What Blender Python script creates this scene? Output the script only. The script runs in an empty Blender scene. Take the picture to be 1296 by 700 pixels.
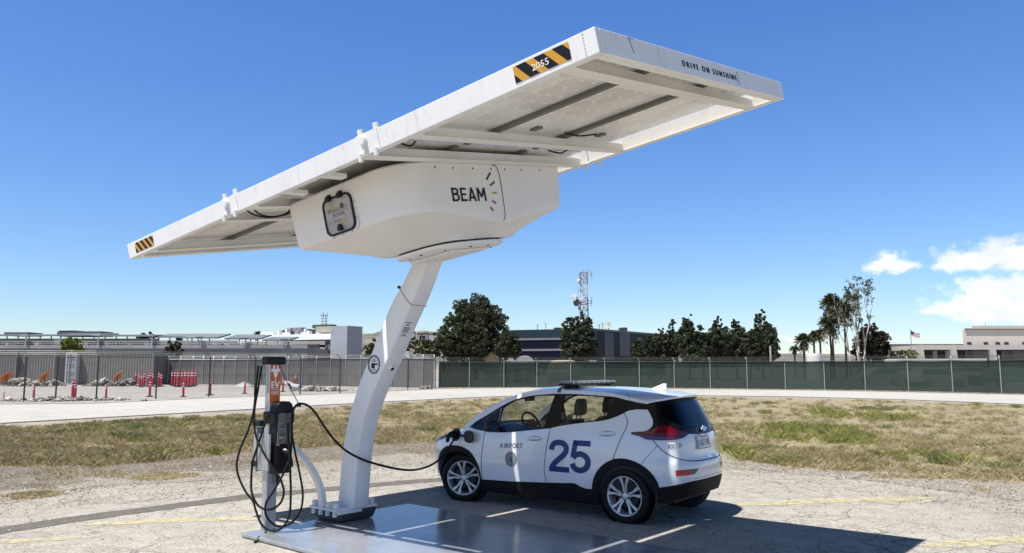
import bpy, bmesh, math, random
import numpy as np
from mathutils import Vector, Matrix
R = math.radians
random.seed(7)
rng = np.random.default_rng(7)
SC = bpy.context.scene
COL = SC.collection

# ------------------------------------------------------------------ camera
FPX, PITCH, CH = 992.0, 0.1142, 1.8724
cd = bpy.data.cameras.new('camera')
cam = bpy.data.objects.new('camera', cd)
COL.objects.link(cam)
cam.location = (0, 0, CH)
cam.rotation_euler = (R(90) + PITCH, 0, 0)
cd.sensor_width = 36.0
cd.lens = FPX / 1296.0 * 36.0
cd.clip_start = 0.1
cd.clip_end = 30000
SC.camera = cam

# ------------------------------------------------------------------ light
SUN = Vector((-0.40, -0.29, 1.0)).normalized()
EXPOSURE = 0.47
SKY_STRENGTH = 0.09
SUN_STRENGTH = 5.0
sl = bpy.data.lights.new('sun', 'SUN')
sl.energy = SUN_STRENGTH
sl.angle = R(0.5)
sl.color = (1.0, 0.955, 0.88)
so = bpy.data.objects.new('sun', sl)
so.rotation_euler = SUN.to_track_quat('Z', 'Y').to_euler()
so.location = (-20, -15, 50)
COL.objects.link(so)

SC.view_settings.view_transform = 'Standard'
SC.view_settings.look = 'None'
SC.view_settings.exposure = EXPOSURE
SC.view_settings.gamma = 1.0
SC.view_settings.use_curve_mapping = False


def ray(px, py):
    c, s = math.cos(PITCH), math.sin(PITCH)
    dx, dv = (px - 648.0) / FPX, -(py - 350.0) / FPX
    return Vector((dx, c - dv * s, s + dv * c))


def gp(px, py, z=0.0):
    r = ray(px, py)
    k = (z - CH) / r.z
    return Vector((r.x * k, r.y * k, z))


def at(px, py, Y):
    r = ray(px, py)
    k = Y / r.y
    return Vector((r.x * k, Y, CH + r.z * k))


# ------------------------------------------------------------------ world: sky with a few fair-weather clouds
W = bpy.data.worlds.new('World')
SC.world = W
W.use_nodes = True
nt = W.node_tree
nt.nodes.clear()


def nd(t, typ, **kw):
    n = t.nodes.new(typ)
    for k, v in kw.items():
        if k.startswith('i_'):
            key = k[2:]
            key = int(key) if key.isdigit() else key.replace('_', ' ')
            n.inputs[key].default_value = v
        else:
            setattr(n, k, v)
    return n


def mth(t, op, a, b=None, c=None, clamp=False):
    n = t.nodes.new('ShaderNodeMath')
    n.operation = op
    n.use_clamp = clamp
    for i, v in enumerate((a, b, c)):
        if v is None:
            continue
        if isinstance(v, (int, float)):
            n.inputs[i].default_value = v
        else:
            t.links.new(v, n.inputs[i])
    return n.outputs[0]


wo = nd(nt, 'ShaderNodeOutputWorld')
bg = nd(nt, 'ShaderNodeBackground')
bg.inputs['Strength'].default_value = SKY_STRENGTH
sky = nd(nt, 'ShaderNodeTexSky')
sky.sky_type = 'NISHITA'
sky.sun_disc = False
sky.sun_elevation = math.asin(SUN.z)
sky.sun_rotation = math.atan2(SUN.x, SUN.y)
sky.altitude = 0
sky.air_density = 1.0
sky.dust_density = 0.0
sky.ozone_density = 3.0
hs = nd(nt, 'ShaderNodeHueSaturation')
hs.inputs['Saturation'].default_value = 1.10
nt.links.new(sky.outputs[0], hs.inputs['Color'])
tc = nd(nt, 'ShaderNodeTexCoord')
sep = nd(nt, 'ShaderNodeSeparateXYZ')
nt.links.new(tc.outputs['Generated'], sep.inputs[0])
az = mth(nt, 'ARCTAN2', sep.outputs[0], sep.outputs[1])
el = mth(nt, 'ARCSINE', sep.outputs[2])
# (px, py, rx, ry) of each cloud lobe, turned into directions on the sky
LOBES = [(1122, 334, 30, 12), (1108, 337, 20, 8), (1140, 336, 24, 7), (1124, 327, 16, 10),
         (1222, 330, 34, 16), (1262, 322, 40, 20), (1200, 336, 18, 9), (1300, 328, 40, 20), (1340, 318, 50, 26),
         (1250, 375, 44, 28), (1215, 388, 40, 14), (1290, 372, 50, 34), (1340, 385, 60, 34), (1200, 392, 24, 9),
         (1420, 360, 70, 40), (1288, 398, 60, 10), (990, 428, 11, 3.5), (1003, 430, 9, 3)]
acc = None
for (px, py, rx, ry) in LOBES:
    r = ray(px, py).normalized()
    a0, e0 = math.atan2(r.x, r.y), math.asin(r.z)
    da = mth(nt, 'MULTIPLY', mth(nt, 'SUBTRACT', az, a0), FPX / rx * 0.86)
    de = mth(nt, 'MULTIPLY', mth(nt, 'SUBTRACT', el, e0), FPX / ry * 0.88)
    d2 = mth(nt, 'ADD', mth(nt, 'MULTIPLY', da, da), mth(nt, 'MULTIPLY', de, de))
    f = mth(nt, 'SUBTRACT', 1.0, mth(nt, 'SQRT', d2))
    acc = f if acc is None else mth(nt, 'SMOOTH_MAX', acc, f, 0.25)
mp = nd(nt, 'ShaderNodeMapping')
mp.inputs['Scale'].default_value = (1, 1, 1.5)
nt.links.new(tc.outputs['Generated'], mp.inputs[0])
nz = nd(nt, 'ShaderNodeTexNoise', i_Scale=34.0, i_Detail=9.0, i_Roughness=0.62)
nt.links.new(mp.outputs[0], nz.inputs[0])
nz2 = nd(nt, 'ShaderNodeTexNoise', i_Scale=16.0, i_Detail=6.0, i_Roughness=0.55)
nt.links.new(mp.outputs[0], nz2.inputs[0])
dens = mth(nt, 'ADD', acc, mth(nt, 'MULTIPLY', mth(nt, 'SUBTRACT', nz.outputs[0], 0.5), 2.4))
mr = nd(nt, 'ShaderNodeMapRange', interpolation_type='SMOOTHSTEP')
mr.inputs['From Min'].default_value = 0.02
mr.inputs['From Max'].default_value = 0.78
nt.links.new(dens, mr.inputs['Value'])
cr = nd(nt, 'ShaderNodeMixRGB')
cr.inputs[1].default_value = (7.6, 7.9, 8.4, 1)
cr.inputs[2].default_value = (10.5, 10.5, 10.5, 1)
mr2 = nd(nt, 'ShaderNodeMapRange')
mr2.inputs['From Min'].default_value = 0.38
mr2.inputs['From Max'].default_value = 0.6
nt.links.new(nz2.outputs[0], mr2.inputs['Value'])
nt.links.new(mr2.outputs[0], cr.inputs[0])
mx = nd(nt, 'ShaderNodeMixRGB')
cl_a = mth(nt, 'MULTIPLY', mr.outputs[0], 0.93)
nt.links.new(cl_a, mx.inputs[0])
# pale blue at the horizon, deeper above; unseen zenith dimmed to darken the shade
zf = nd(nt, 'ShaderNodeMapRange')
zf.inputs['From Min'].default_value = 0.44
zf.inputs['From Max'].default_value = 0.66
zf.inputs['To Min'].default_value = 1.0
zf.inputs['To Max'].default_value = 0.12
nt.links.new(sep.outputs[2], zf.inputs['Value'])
gr_ = nd(nt, 'ShaderNodeValToRGB')
e_ = gr_.color_ramp.elements
e_[0].position, e_[0].color = 0.0, (0.90, 0.96, 1.12, 1)
e_[1].position, e_[1].color = 0.45, (0.80, 1.06, 1.46, 1)
e_.new(0.10).color = (0.90, 1.02, 1.22, 1)
nt.links.new(sep.outputs[2], gr_.inputs[0])
tn = nd(nt, 'ShaderNodeMixRGB', blend_type='MULTIPLY')
tn.inputs[0].default_value = 1.0
nt.links.new(hs.outputs[0], tn.inputs[1])
nt.links.new(gr_.outputs[0], tn.inputs[2])
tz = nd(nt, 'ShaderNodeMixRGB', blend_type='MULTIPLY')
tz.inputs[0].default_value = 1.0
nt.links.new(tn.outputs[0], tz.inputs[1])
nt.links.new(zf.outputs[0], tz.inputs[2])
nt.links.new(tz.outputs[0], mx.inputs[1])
nt.links.new(cr.outputs[0], mx.inputs[2])
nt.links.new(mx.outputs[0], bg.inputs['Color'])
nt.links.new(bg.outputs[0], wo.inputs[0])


# ------------------------------------------------------------------ materials
def mat(name, col, rough=0.5, metal=0.0, var=0.0, vscale=3.0, spec=0.5, coat=0.0, bump=0.0, bscale=40.0, col2=None, lo=0.35, hi=0.65, detail=6.0):
    """principled paint with procedural variation (dirt / wear) in object space"""
    m = bpy.data.materials.new(name)
    m.use_nodes = True
    t = m.node_tree
    b = t.nodes['Principled BSDF']
    b.inputs['Roughness'].default_value = rough
    b.inputs['Metallic'].default_value = metal
    b.inputs['Specular IOR Level'].default_value = spec
    b.inputs['Coat Weight'].default_value = coat
    b.inputs['Coat Roughness'].default_value = 0.05
    c = tuple(col) + (1,)
    b.inputs['Base Color'].default_value = c
    co = t.nodes.new('ShaderNodeTexCoord')
    if var or col2:
        n = nd(t, 'ShaderNodeTexNoise', i_Scale=vscale, i_Detail=detail, i_Roughness=0.6)
        t.links.new(co.outputs['Object'], n.inputs[0])
        mrr = nd(t, 'ShaderNodeMapRange')
        mrr.inputs['From Min'].default_value = lo
        mrr.inputs['From Max'].default_value = hi
        t.links.new(n.outputs[0], mrr.inputs['Value'])
        mi = t.nodes.new('ShaderNodeMixRGB')
        t.links.new(mrr.outputs[0], mi.inputs[0])
        c2 = tuple(col2) + (1,) if col2 else tuple(max(0, x * (1 - var)) for x in col) + (1,)
        mi.inputs[1].default_value = c
        mi.inputs[2].default_value = c2
        t.links.new(mi.outputs[0], b.inputs['Base Color'])
    if bump:
        n2 = nd(t, 'ShaderNodeTexNoise', i_Scale=bscale, i_Detail=5.0)
        t.links.new(co.outputs['Object'], n2.inputs[0])
        bp = nd(t, 'ShaderNodeBump', i_Strength=bump)
        bp.inputs['Distance'].default_value = 0.02
        t.links.new(n2.outputs[0], bp.inputs['Height'])
        t.links.new(bp.outputs[0], b.inputs['Normal'])
    return m


def streaks(m, dark=.72, amount=.55):
    """rain streaks and dust on a painted surface (object space, running down z)"""
    t = m.node_tree
    b = t.nodes['Principled BSDF']
    src = b.inputs['Base Color'].links[0].from_socket
    co = t.nodes.new('ShaderNodeTexCoord')
    mp_ = nd(t, 'ShaderNodeMapping')
    mp_.inputs['Scale'].default_value = (14, 14, 1.1)
    t.links.new(co.outputs['Object'], mp_.inputs[0])
    n = nd(t, 'ShaderNodeTexNoise', i_Scale=1.6, i_Detail=7.0, i_Roughness=.65)
    t.links.new(mp_.outputs[0], n.inputs[0])
    n2 = nd(t, 'ShaderNodeTexNoise', i_Scale=38.0, i_Detail=2.0)
    t.links.new(co.outputs['Object'], n2.inputs[0])
    r1 = nd(t, 'ShaderNodeMapRange')
    r1.inputs['From Min'].default_value = .54
    r1.inputs['From Max'].default_value = .74
    t.links.new(n.outputs[0], r1.inputs['Value'])
    r2 = nd(t, 'ShaderNodeMapRange')
    r2.inputs['From Min'].default_value = .68
    r2.inputs['From Max'].default_value = .78
    t.links.new(n2.outputs[0], r2.inputs['Value'])
    f = mth(t, 'MULTIPLY', mth(t, 'MAXIMUM', r1.outputs[0], r2.outputs[0]), amount)
    mi = nd(t, 'ShaderNodeMixRGB', blend_type='MULTIPLY')
    t.links.new(f, mi.inputs[0])
    t.links.new(src, mi.inputs[1])
    mi.inputs[2].default_value = (dark, dark * .97, dark * .92, 1)
    t.links.new(mi.outputs[0], b.inputs['Base Color'])


def glass_mat(name, tint, gloss=1.0, rough=0.02, ior=1.5):
    m = bpy.data.materials.new(name)
    m.use_nodes = True
    t = m.node_tree
    t.nodes.clear()
    o = nd(t, 'ShaderNodeOutputMaterial')
    tr = nd(t, 'ShaderNodeBsdfTransparent')
    tr.inputs[0].default_value = tuple(tint) + (1,)
    gl = nd(t, 'ShaderNodeBsdfGlossy')
    gl.inputs['Roughness'].default_value = rough
    gl.inputs[0].default_value = (gloss, gloss, gloss, 1)
    lw = nd(t, 'ShaderNodeLayerWeight', i_Blend=0.5)
    fr = mth(t, 'ADD', mth(t, 'MULTIPLY', mth(t, 'POWER', lw.outputs['Facing'], 4.0), 0.55), (ior - 1) ** 2 / (ior + 1) ** 2)
    ms = nd(t, 'ShaderNodeMixShader')
    t.links.new(fr, ms.inputs[0])
    t.links.new(tr.outputs[0], ms.inputs[1])
    t.links.new(gl.outputs[0], ms.inputs[2])
    t.links.new(ms.outputs[0], o.inputs[0])
    return m


def leaf_mat(name, c1, c2, scale=0.9, trans=0.15):
    m = bpy.data.materials.new(name)
    m.use_nodes = True
    t = m.node_tree
    b = t.nodes['Principled BSDF']
    b.inputs['Roughness'].default_value = 0.55
    b.inputs['Specular IOR Level'].default_value = 0.3
    co = t.nodes.new('ShaderNodeTexCoord')
    n = nd(t, 'ShaderNodeTexNoise', i_Scale=scale, i_Detail=3.0)
    t.links.new(co.outputs['Object'], n.inputs[0])
    geo = t.nodes.new('ShaderNodeNewGeometry')
    ad = mth(t, 'ADD', mth(t, 'MULTIPLY', geo.outputs['Random Per Island'], 0.5), mth(t, 'MULTIPLY', n.outputs[0], 0.9))
    mrr = nd(t, 'ShaderNodeMapRange')
    mrr.inputs['From Min'].default_value = 0.4
    mrr.inputs['From Max'].default_value = 1.0
    t.links.new(ad, mrr.inputs['Value'])
    mi = t.nodes.new('ShaderNodeMixRGB')
    mi.inputs[1].default_value = tuple(c1) + (1,)
    mi.inputs[2].default_value = tuple(c2) + (1,)
    t.links.new(mrr.outputs[0], mi.inputs[0])
    t.links.new(mi.outputs[0], b.inputs['Base Color'])
    if trans:
        o = t.nodes['Material Output']
        tl = nd(t, 'ShaderNodeBsdfTranslucent')
        t.links.new(mi.outputs[0], tl.inputs[0])
        ms = nd(t, 'ShaderNodeMixShader')
        ms.inputs[0].default_value = trans
        t.links.new(b.outputs[0], ms.inputs[1])
        t.links.new(tl.outputs[0], ms.inputs[2])
        t.links.new(ms.outputs[0], o.inputs[0])
    return m


# ------------------------------------------------------------------ object helpers
def tag(o, label=None, cat=None, group=None, kind=None):
    if label: o['label'] = label
    if cat: o['category'] = cat
    if group: o['group'] = group
    if kind: o['kind'] = kind
    return o


def thing(name, label, cat, loc=(0, 0, 0), rz=0.0, group=None):
    o = bpy.data.objects.new(name, None)
    o.empty_display_size = 0.2
    COL.objects.link(o)
    o.location = loc
    o.rotation_euler = (0, 0, rz)
    return tag(o, label, cat, group)


def root_loc(o):
    while o.parent: o = o.parent
    return o.location.copy()


class G:
    """collects geometry; build() links it as ONE mesh object"""
    def __init__(s):
        s.v, s.f, s.m = [], [], []
        s.cur = 0

    def add(s, vs, fs):
        b = len(s.v)
        s.v += [tuple(p) for p in vs]
        for f in fs:
            s.f.append(tuple(b + i for i in f))
            s.m.append(s.cur)
        return s

    def fr(s, o, ex, ey, ez):
        """box from a corner and three edge vectors"""
        o, ex, ey, ez = Vector(o), Vector(ex), Vector(ey), Vector(ez)
        P = [o, o + ex, o + ex + ey, o + ey, o + ez, o + ex + ez, o + ex + ey + ez, o + ey + ez]
        F = [(0, 3, 2, 1), (4, 5, 6, 7), (0, 1, 5, 4), (1, 2, 6, 5), (2, 3, 7, 6), (3, 0, 4, 7)]
        if ex.cross(ey).dot(ez) < 0: F = [tuple(reversed(f)) for f in F]
        return s.add(P, F)

    def box(s, c, d, rz=0.0):
        c = Vector(c)
        ca, sa = math.cos(rz), math.sin(rz)
        ex, ey, ez = Vector((ca, sa, 0)) * d[0], Vector((-sa, ca, 0)) * d[1], Vector((0, 0, d[2]))
        return s.fr(c - ex / 2 - ey / 2 - ez / 2, ex, ey, ez)

    def tube(s, pts, r, n=8, cap=True):
        pts = [Vector(p) for p in pts]
        rs = r if isinstance(r, (list, tuple)) else [r] * len(pts)
        rings, prev = [], None
        for i, p in enumerate(pts):
            a, b = pts[max(i - 1, 0)], pts[min(i + 1, len(pts) - 1)]
            t = (b - a).normalized()
            if prev is None:
                h = Vector((0, 0, 1)) if abs(t.z) < 0.9 else Vector((1, 0, 0))
                u = t.cross(h).normalized()
            else:
                u = (prev - t * prev.dot(t)).normalized()
            prev = u
            w = t.cross(u)
            rings.append([p + (u * math.cos(2 * math.pi * k / n) + w * math.sin(2 * math.pi * k / n)) * rs[i] for k in range(n)])
        vs = [q for rr in rings for q in rr]
        fs = []
        for i in range(len(rings) - 1):
            for k in range(n):
                k2 = (k + 1) % n
                fs.append((i * n + k, i * n + k2, (i + 1) * n + k2, (i + 1) * n + k))
        if cap:
            fs.append(tuple(range(n - 1, -1, -1)))
            fs.append(tuple((len(rings) - 1) * n + k for k in range(n)))
        return s.add(vs, fs)

    def loft(s, loops, cap0=True, cap1=True, closed=True):
        n = len(loops[0])
        vs = [p for l in loops for p in l]
        fs = []
        for i in range(len(loops) - 1):
            for k in range(n if closed else n - 1):
                k2 = (k + 1) % n
                fs.append((i * n + k, i * n + k2, (i + 1) * n + k2, (i + 1) * n + k))
        if cap0: fs.append(tuple(range(n - 1, -1, -1)))
        if cap1: fs.append(tuple((len(loops) - 1) * n + k for k in range(n)))
        return s.add(vs, fs)

    def lathe(s, c, ax, prof, n=24, cap=True):
        """prof: (distance along axis, radius)"""
        c, ax = Vector(c), Vector(ax).normalized()
        h = Vector((0, 0, 1)) if abs(ax.z) < 0.9 else Vector((1, 0, 0))
        u = ax.cross(h).normalized()
        w = ax.cross(u)
        loops = [[c + ax * d + (u * math.cos(2 * math.pi * k / n) + w * math.sin(2 * math.pi * k / n)) * r for k in range(n)] for d, r in prof]
        return s.loft(loops, cap, cap)

    def cyl(s, c, ax, r, h, n=16):
        return s.lathe(c, ax, [(0, r), (h, r)], n)

    def ball(s, c, r, n=12):
        c = Vector(c)
        r = r if isinstance(r, (tuple, list)) else (r, r, r)
        loops = []
        for i in range(1, n // 2):
            a = math.pi * i / (n // 2)
            loops.append([c + Vector((r[0] * math.sin(a) * math.cos(2 * math.pi * k / n), r[1] * math.sin(a) * math.sin(2 * math.pi * k / n), -r[2] * math.cos(a))) for k in range(n)])
        return s.loft(loops)

    def prism(s, poly, o, ex, ey, n):
        """flat polygon (2D) given thickness n (vector)"""
        o, ex, ey, n = Vector(o), Vector(ex), Vector(ey), Vector(n)
        a = [o + ex * p[0] + ey * p[1] for p in poly]
        return s.loft([a, [p + n for p in a]])

    def build(s, name, mats, parent=None, smooth=False, bevel=0.0, seg=2, world=True, auto=None):
        me = bpy.data.meshes.new(name)
        vs = s.v
        if parent is not None and world:
            L = root_loc(parent)
            vs = [(p[0] - L.x, p[1] - L.y, p[2] - L.z) for p in vs]
        me.from_pydata(vs, [], s.f)
        for m in (mats if isinstance(mats, (list, tuple)) else [mats]): me.materials.append(m)
        if any(s.m): me.polygons.foreach_set('material_index', s.m)
        bm = bmesh.new()
        bm.from_mesh(me)
        bmesh.ops.recalc_face_normals(bm, faces=bm.faces)
        bm.to_mesh(me)
        bm.free()
        if smooth: me.polygons.foreach_set('use_smooth', [True] * len(me.polygons))
        o = bpy.data.objects.new(name, me)
        COL.objects.link(o)
        if parent is not None: o.parent = parent
        if bevel:
            b = o.modifiers.new('bevel', 'BEVEL')
            b.width, b.segments, b.limit_method, b.angle_limit = bevel, seg, 'ANGLE', R(35)
        if auto is not None: me.set_sharp_from_angle(angle=R(auto))
        return o


def mesh_np(name, V, F, m, parent=None, smooth=False):
    V = np.asarray(V, dtype=np.float32)
    if parent is not None:
        L = root_loc(parent)
        V = V - np.array([L.x, L.y, L.z], dtype=np.float32)
    F = np.asarray(F, dtype=np.int32)
    k = F.shape[1]
    me = bpy.data.meshes.new(name)
    me.vertices.add(len(V))
    me.vertices.foreach_set('co', V.ravel())
    me.loops.add(F.size)
    me.loops.foreach_set('vertex_index', F.ravel())
    me.polygons.add(len(F))
    me.polygons.foreach_set('loop_start', np.arange(0, F.size, k, dtype=np.int32))
    me.polygons.foreach_set('loop_total', np.full(len(F), k, dtype=np.int32))
    me.materials.append(m)
    me.update()
    me.validate()
    if smooth: me.polygons.foreach_set('use_smooth', [True] * len(me.polygons))
    o = bpy.data.objects.new(name, me)
    COL.objects.link(o)
    if parent is not None: o.parent = parent
    return o


def dup(root, loc, rz=None, label=None, sc=None, group=None):
    r = root.copy()
    COL.objects.link(r)
    r.location = loc
    if rz is not None: r.rotation_euler = (0, 0, rz)
    if sc is not None: r.scale = sc
    if label: r['label'] = label
    if group: r['group'] = group
    for ch in list(root.children):
        c = ch.copy()
        COL.objects.link(c)
        c.parent = r
        for g in list(ch.children):
            d = g.copy()
            COL.objects.link(d)
            d.parent = c
    return r


def cm(pts, n=4, closed=False):
    """Catmull-Rom through points (any dimension)"""
    P = [Vector(p) if len(p) != 2 else Vector((p[0], p[1], 0)) for p in pts]
    two = len(pts[0]) == 2
    out, m = [], len(P)
    rngi = range(m) if closed else range(m - 1)
    for i in rngi:
        p1, p2 = P[i], P[(i + 1) % m]
        p0 = P[i - 1] if (closed or i > 0) else p1
        p3 = P[(i + 2) % m] if (closed or i + 2 < m) else p2
        for k in range(n):
            t = k / n
            out.append(0.5 * ((2 * p1) + (p2 - p0) * t + (2 * p0 - 5 * p1 + 4 * p2 - p3) * t * t + (3 * p1 - p0 - 3 * p2 + p3) * t ** 3))
    if not closed: out.append(P[-1])
    return [(p.x, p.y) for p in out] if two else out


def text2d(s, size=1.0, bold=0.0, spacing=1.0, xs=1.0, align='LEFT'):
    """flat text mesh -> (verts2d, faces), baseline at y=0"""
    c = bpy.data.curves.new('lettering', 'FONT')
    c.body = s
    c.size = size
    c.offset = bold
    c.space_character = spacing
    c.align_x = align
    c.resolution_u = 3
    o = bpy.data.objects.new('lettering', c)
    COL.objects.link(o)
    dg = bpy.context.evaluated_depsgraph_get()
    me = bpy.data.meshes.new_from_object(o.evaluated_get(dg))
    V = [(v.co.x * xs, v.co.y) for v in me.vertices]
    F = [tuple(p.vertices) for p in me.polygons]
    bpy.data.objects.remove(o)
    bpy.data.curves.remove(c)
    bpy.data.meshes.remove(me)
    return V, F


def fit2d(VF, x0, x1, y0, y1):
    V, F = VF
    xs, ys = [v[0] for v in V], [v[1] for v in V]
    ax, bx, ay, by = min(xs), max(xs), min(ys), max(ys)
    return [(x0 + (v[0] - ax) / (bx - ax) * (x1 - x0), y0 + (v[1] - ay) / (by - ay) * (y1 - y0)) for v in V], F


def put2d(g, VF, o, ex, ey):
    o, ex, ey = Vector(o), Vector(ex), Vector(ey)
    return g.add([o + ex * p[0] + ey * p[1] for p in VF[0]], VF[1])


# ------------------------------------------------------------------ palette
M = {}
M['white'] = mat('white_powder_coat', (0.80, 0.795, 0.78), 0.38, var=0.07, vscale=2.5, lo=0.45, hi=0.8)
M['cream'] = mat('off_white_gelcoat', (0.79, 0.775, 0.745), 0.35, var=0.08, vscale=1.6, lo=0.4, hi=0.8)
streaks(M['white'])
streaks(M['cream'], .86, .35)
M['black'] = mat('black_plastic', (0.007, 0.007, 0.008), 0.5, bump=0.15, bscale=300, spec=.35)
M['rubber'] = mat('black_rubber', (0.007, 0.007, 0.007), 0.65, var=0.3, vscale=8, spec=.3)
M['darkgrey'] = mat('dark_grey_steel', (0.06, 0.06, 0.065), 0.55, var=0.3, vscale=5)
M['alu'] = mat('brushed_aluminium', (0.56, 0.57, 0.58), 0.42, 0.75, var=0.15, vscale=12)
M['galv'] = mat('galvanised_steel', (0.42, 0.43, 0.44), 0.5, 0.6, var=0.25, vscale=6)
M['orange'] = mat('orange_sticker', (0.62, 0.13, 0.012), 0.5, var=0.1)
M['yellow'] = mat('amber_reflective', (0.66, 0.33, 0.02), 0.4, var=0.12, vscale=14)
M['ink'] = mat('black_vinyl', (0.006, 0.006, 0.007), 0.5, spec=.3)
M['wdecal'] = mat('white_vinyl', (0.85, 0.85, 0.85), 0.5)
M['concrete'] = mat('concrete', (0.42, 0.40, 0.37), 0.85, var=0.25, vscale=1.5)
M['wood'] = mat('raw_timber', (0.42, 0.28, 0.14), 0.75, var=0.35, vscale=4)
# ================================================================== THE GROUND
def ground_mat(name, stops, scale, rough=0.9, cracks=0.0, crack_scale=0.9, speck=0.0, speck_scale=60, bump=0.25, big=0.12, crack_col=(0.06, 0.055, 0.05), speck_col=(0.05, 0.045, 0.04), speck2=None):
    m = bpy.data.materials.new(name)
    m.use_nodes = True
    t = m.node_tree
    b = t.nodes['Principled BSDF']
    b.inputs['Roughness'].default_value = rough
    b.inputs['Specular IOR Level'].default_value = 0.25
    co = t.nodes.new('ShaderNodeNewGeometry')
    P = co.outputs['Position']
    n1 = nd(t, 'ShaderNodeTexNoise', i_Scale=scale, i_Detail=12.0, i_Roughness=0.68)
    t.links.new(P, n1.inputs[0])
    n2 = nd(t, 'ShaderNodeTexNoise', i_Scale=big, i_Detail=4.0, i_Roughness=0.6)
    t.links.new(P, n2.inputs[0])
    v = mth(t, 'ADD', mth(t, 'MULTIPLY', n1.outputs[0], 0.6), mth(t, 'MULTIPLY', n2.outputs[0], 0.4))
    r = t.nodes.new('ShaderNodeValToRGB')
    while len(r.color_ramp.elements) < len(stops): r.color_ramp.elements.new(0.5)
    for e, (p, c) in zip(r.color_ramp.elements, stops):
        e.position = p
        e.color = tuple(c) + (1,)
    t.links.new(v, r.inputs[0])
    col = r.outputs[0]

    def over(col, fac, c):
        mi = t.nodes.new('ShaderNodeMixRGB')
        t.links.new(fac, mi.inputs[0])
        t.links.new(col, mi.inputs[1])
        mi.inputs[2].default_value = tuple(c) + (1,)
        return mi.outputs[0]
    if speck:
        vo = nd(t, 'ShaderNodeTexVoronoi', i_Scale=speck_scale)
        t.links.new(P, vo.inputs[0])
        sp = nd(t, 'ShaderNodeSeparateColor')
        t.links.new(vo.outputs['Color'], sp.inputs[0])
        col = over(col, mth(t, 'MULTIPLY', mth(t, 'GREATER_THAN', sp.outputs[0], 0.72), speck), speck_col)
        if speck2: col = over(col, mth(t, 'MULTIPLY', mth(t, 'LESS_THAN', sp.outputs[1], 0.25), speck), speck2)
    if cracks:
        wn = nd(t, 'ShaderNodeTexNoise', i_Scale=1.4, i_Detail=5.0)
        t.links.new(P, wn.inputs[0])
        va = t.nodes.new('ShaderNodeVectorMath')
        va.operation = 'MULTIPLY_ADD'
        va.inputs[1].default_value = (0.4, 0.4, 0)
        t.links.new(wn.outputs['Color'], va.inputs[0])
        t.links.new(P, va.inputs[2])
        for sc_, w_, k_ in ((crack_scale, 0.020, 1.0), (crack_scale * 2.7, 0.034, 0.7)):
            vo = nd(t, 'ShaderNodeTexVoronoi', i_Scale=sc_)
            vo.feature = 'DISTANCE_TO_EDGE'
            t.links.new(va.outputs[0], vo.inputs[0])
            lin = nd(t, 'ShaderNodeMapRange')
            lin.inputs['From Min'].default_value = w_ * 0.3
            lin.inputs['From Max'].default_value = w_
            lin.inputs['To Min'].default_value = 1.0
            lin.inputs['To Max'].default_value = 0.0
            t.links.new(vo.outputs['Distance'], lin.inputs['Value'])
            gate = nd(t, 'ShaderNodeTexNoise', i_Scale=0.55, i_Detail=2.0)
            t.links.new(P, gate.inputs[0])
            gt = nd(t, 'ShaderNodeMapRange')
            gt.inputs['From Min'].default_value = 0.38
            gt.inputs['From Max'].default_value = 0.62
            t.links.new(gate.outputs[0], gt.inputs['Value'])
            fac = mth(t, 'MULTIPLY', mth(t, 'MULTIPLY', lin.outputs[0], gt.outputs[0]), cracks * k_)
            col = over(col, fac, crack_col)
    t.links.new(col, b.inputs['Base Color'])
    if bump:
        n3 = nd(t, 'ShaderNodeTexNoise', i_Scale=45.0, i_Detail=6.0, i_Roughness=0.7)
        t.links.new(P, n3.inputs[0])
        bp = nd(t, 'ShaderNodeBump', i_Strength=bump)
        bp.inputs['Distance'].default_value = 0.03
        t.links.new(n3.outputs[0], bp.inputs['Height'])
        t.links.new(bp.outputs[0], b.inputs['Normal'])
    return m, t, b


M['dirt'], _, _ = ground_mat('packed_dirt', [(0.3, (0.26, 0.225, 0.18)), (0.5, (0.36, 0.32, 0.265)), (0.7, (0.45, 0.41, 0.35))], 1.2, speck=0.4, speck_scale=9)
M['asphalt'], _, _ = ground_mat('weathered_asphalt', [(0.34, (0.275, 0.250, 0.212)), (0.5, (0.395, 0.366, 0.318)), (0.64, (0.50, 0.468, 0.412))], 3.2, cracks=0.75, crack_scale=1.7, speck=0.5, speck_scale=95, big=0.35, speck2=(0.55, 0.53, 0.48))
M['patch'], _, _ = ground_mat('asphalt_patch', [(0.3, (0.085, 0.078, 0.068)), (0.7, (0.19, 0.172, 0.148))], 7.0, speck=0.4, speck_scale=80, speck2=(0.30, 0.28, 0.25))
M['gravel'], _, _ = ground_mat('gravel_bed', [(0.34, (0.245, 0.22, 0.18)), (0.5, (0.345, 0.315, 0.265)), (0.66, (0.45, 0.42, 0.36))], 4.5, speck=0.4, speck_scale=46, bump=0.8, big=0.4, speck2=(0.52, 0.49, 0.45))
M['field'], _, _ = ground_mat('dry_field_soil', [(0.32, (0.21, 0.17, 0.105)), (0.5, (0.34, 0.29, 0.195)), (0.68, (0.47, 0.415, 0.30))], 1.6, speck=0.45, speck_scale=26, bump=0.8, big=0.16, speck_col=(0.13, 0.10, 0.045))
M['road'], _, _ = ground_mat('pale_concrete_road', [(0.34, (0.38, 0.36, 0.33)), (0.5, (0.47, 0.455, 0.425)), (0.68, (0.54, 0.525, 0.495))], 0.9, speck=0.15, speck_scale=14, bump=0.1, big=0.06)
M['yard'], _, _ = ground_mat('yard_soil', [(0.34, (0.27, 0.245, 0.22)), (0.5, (0.37, 0.345, 0.315)), (0.68, (0.45, 0.42, 0.385))], 0.7, speck=0.3, speck_scale=5, big=0.07)


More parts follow.
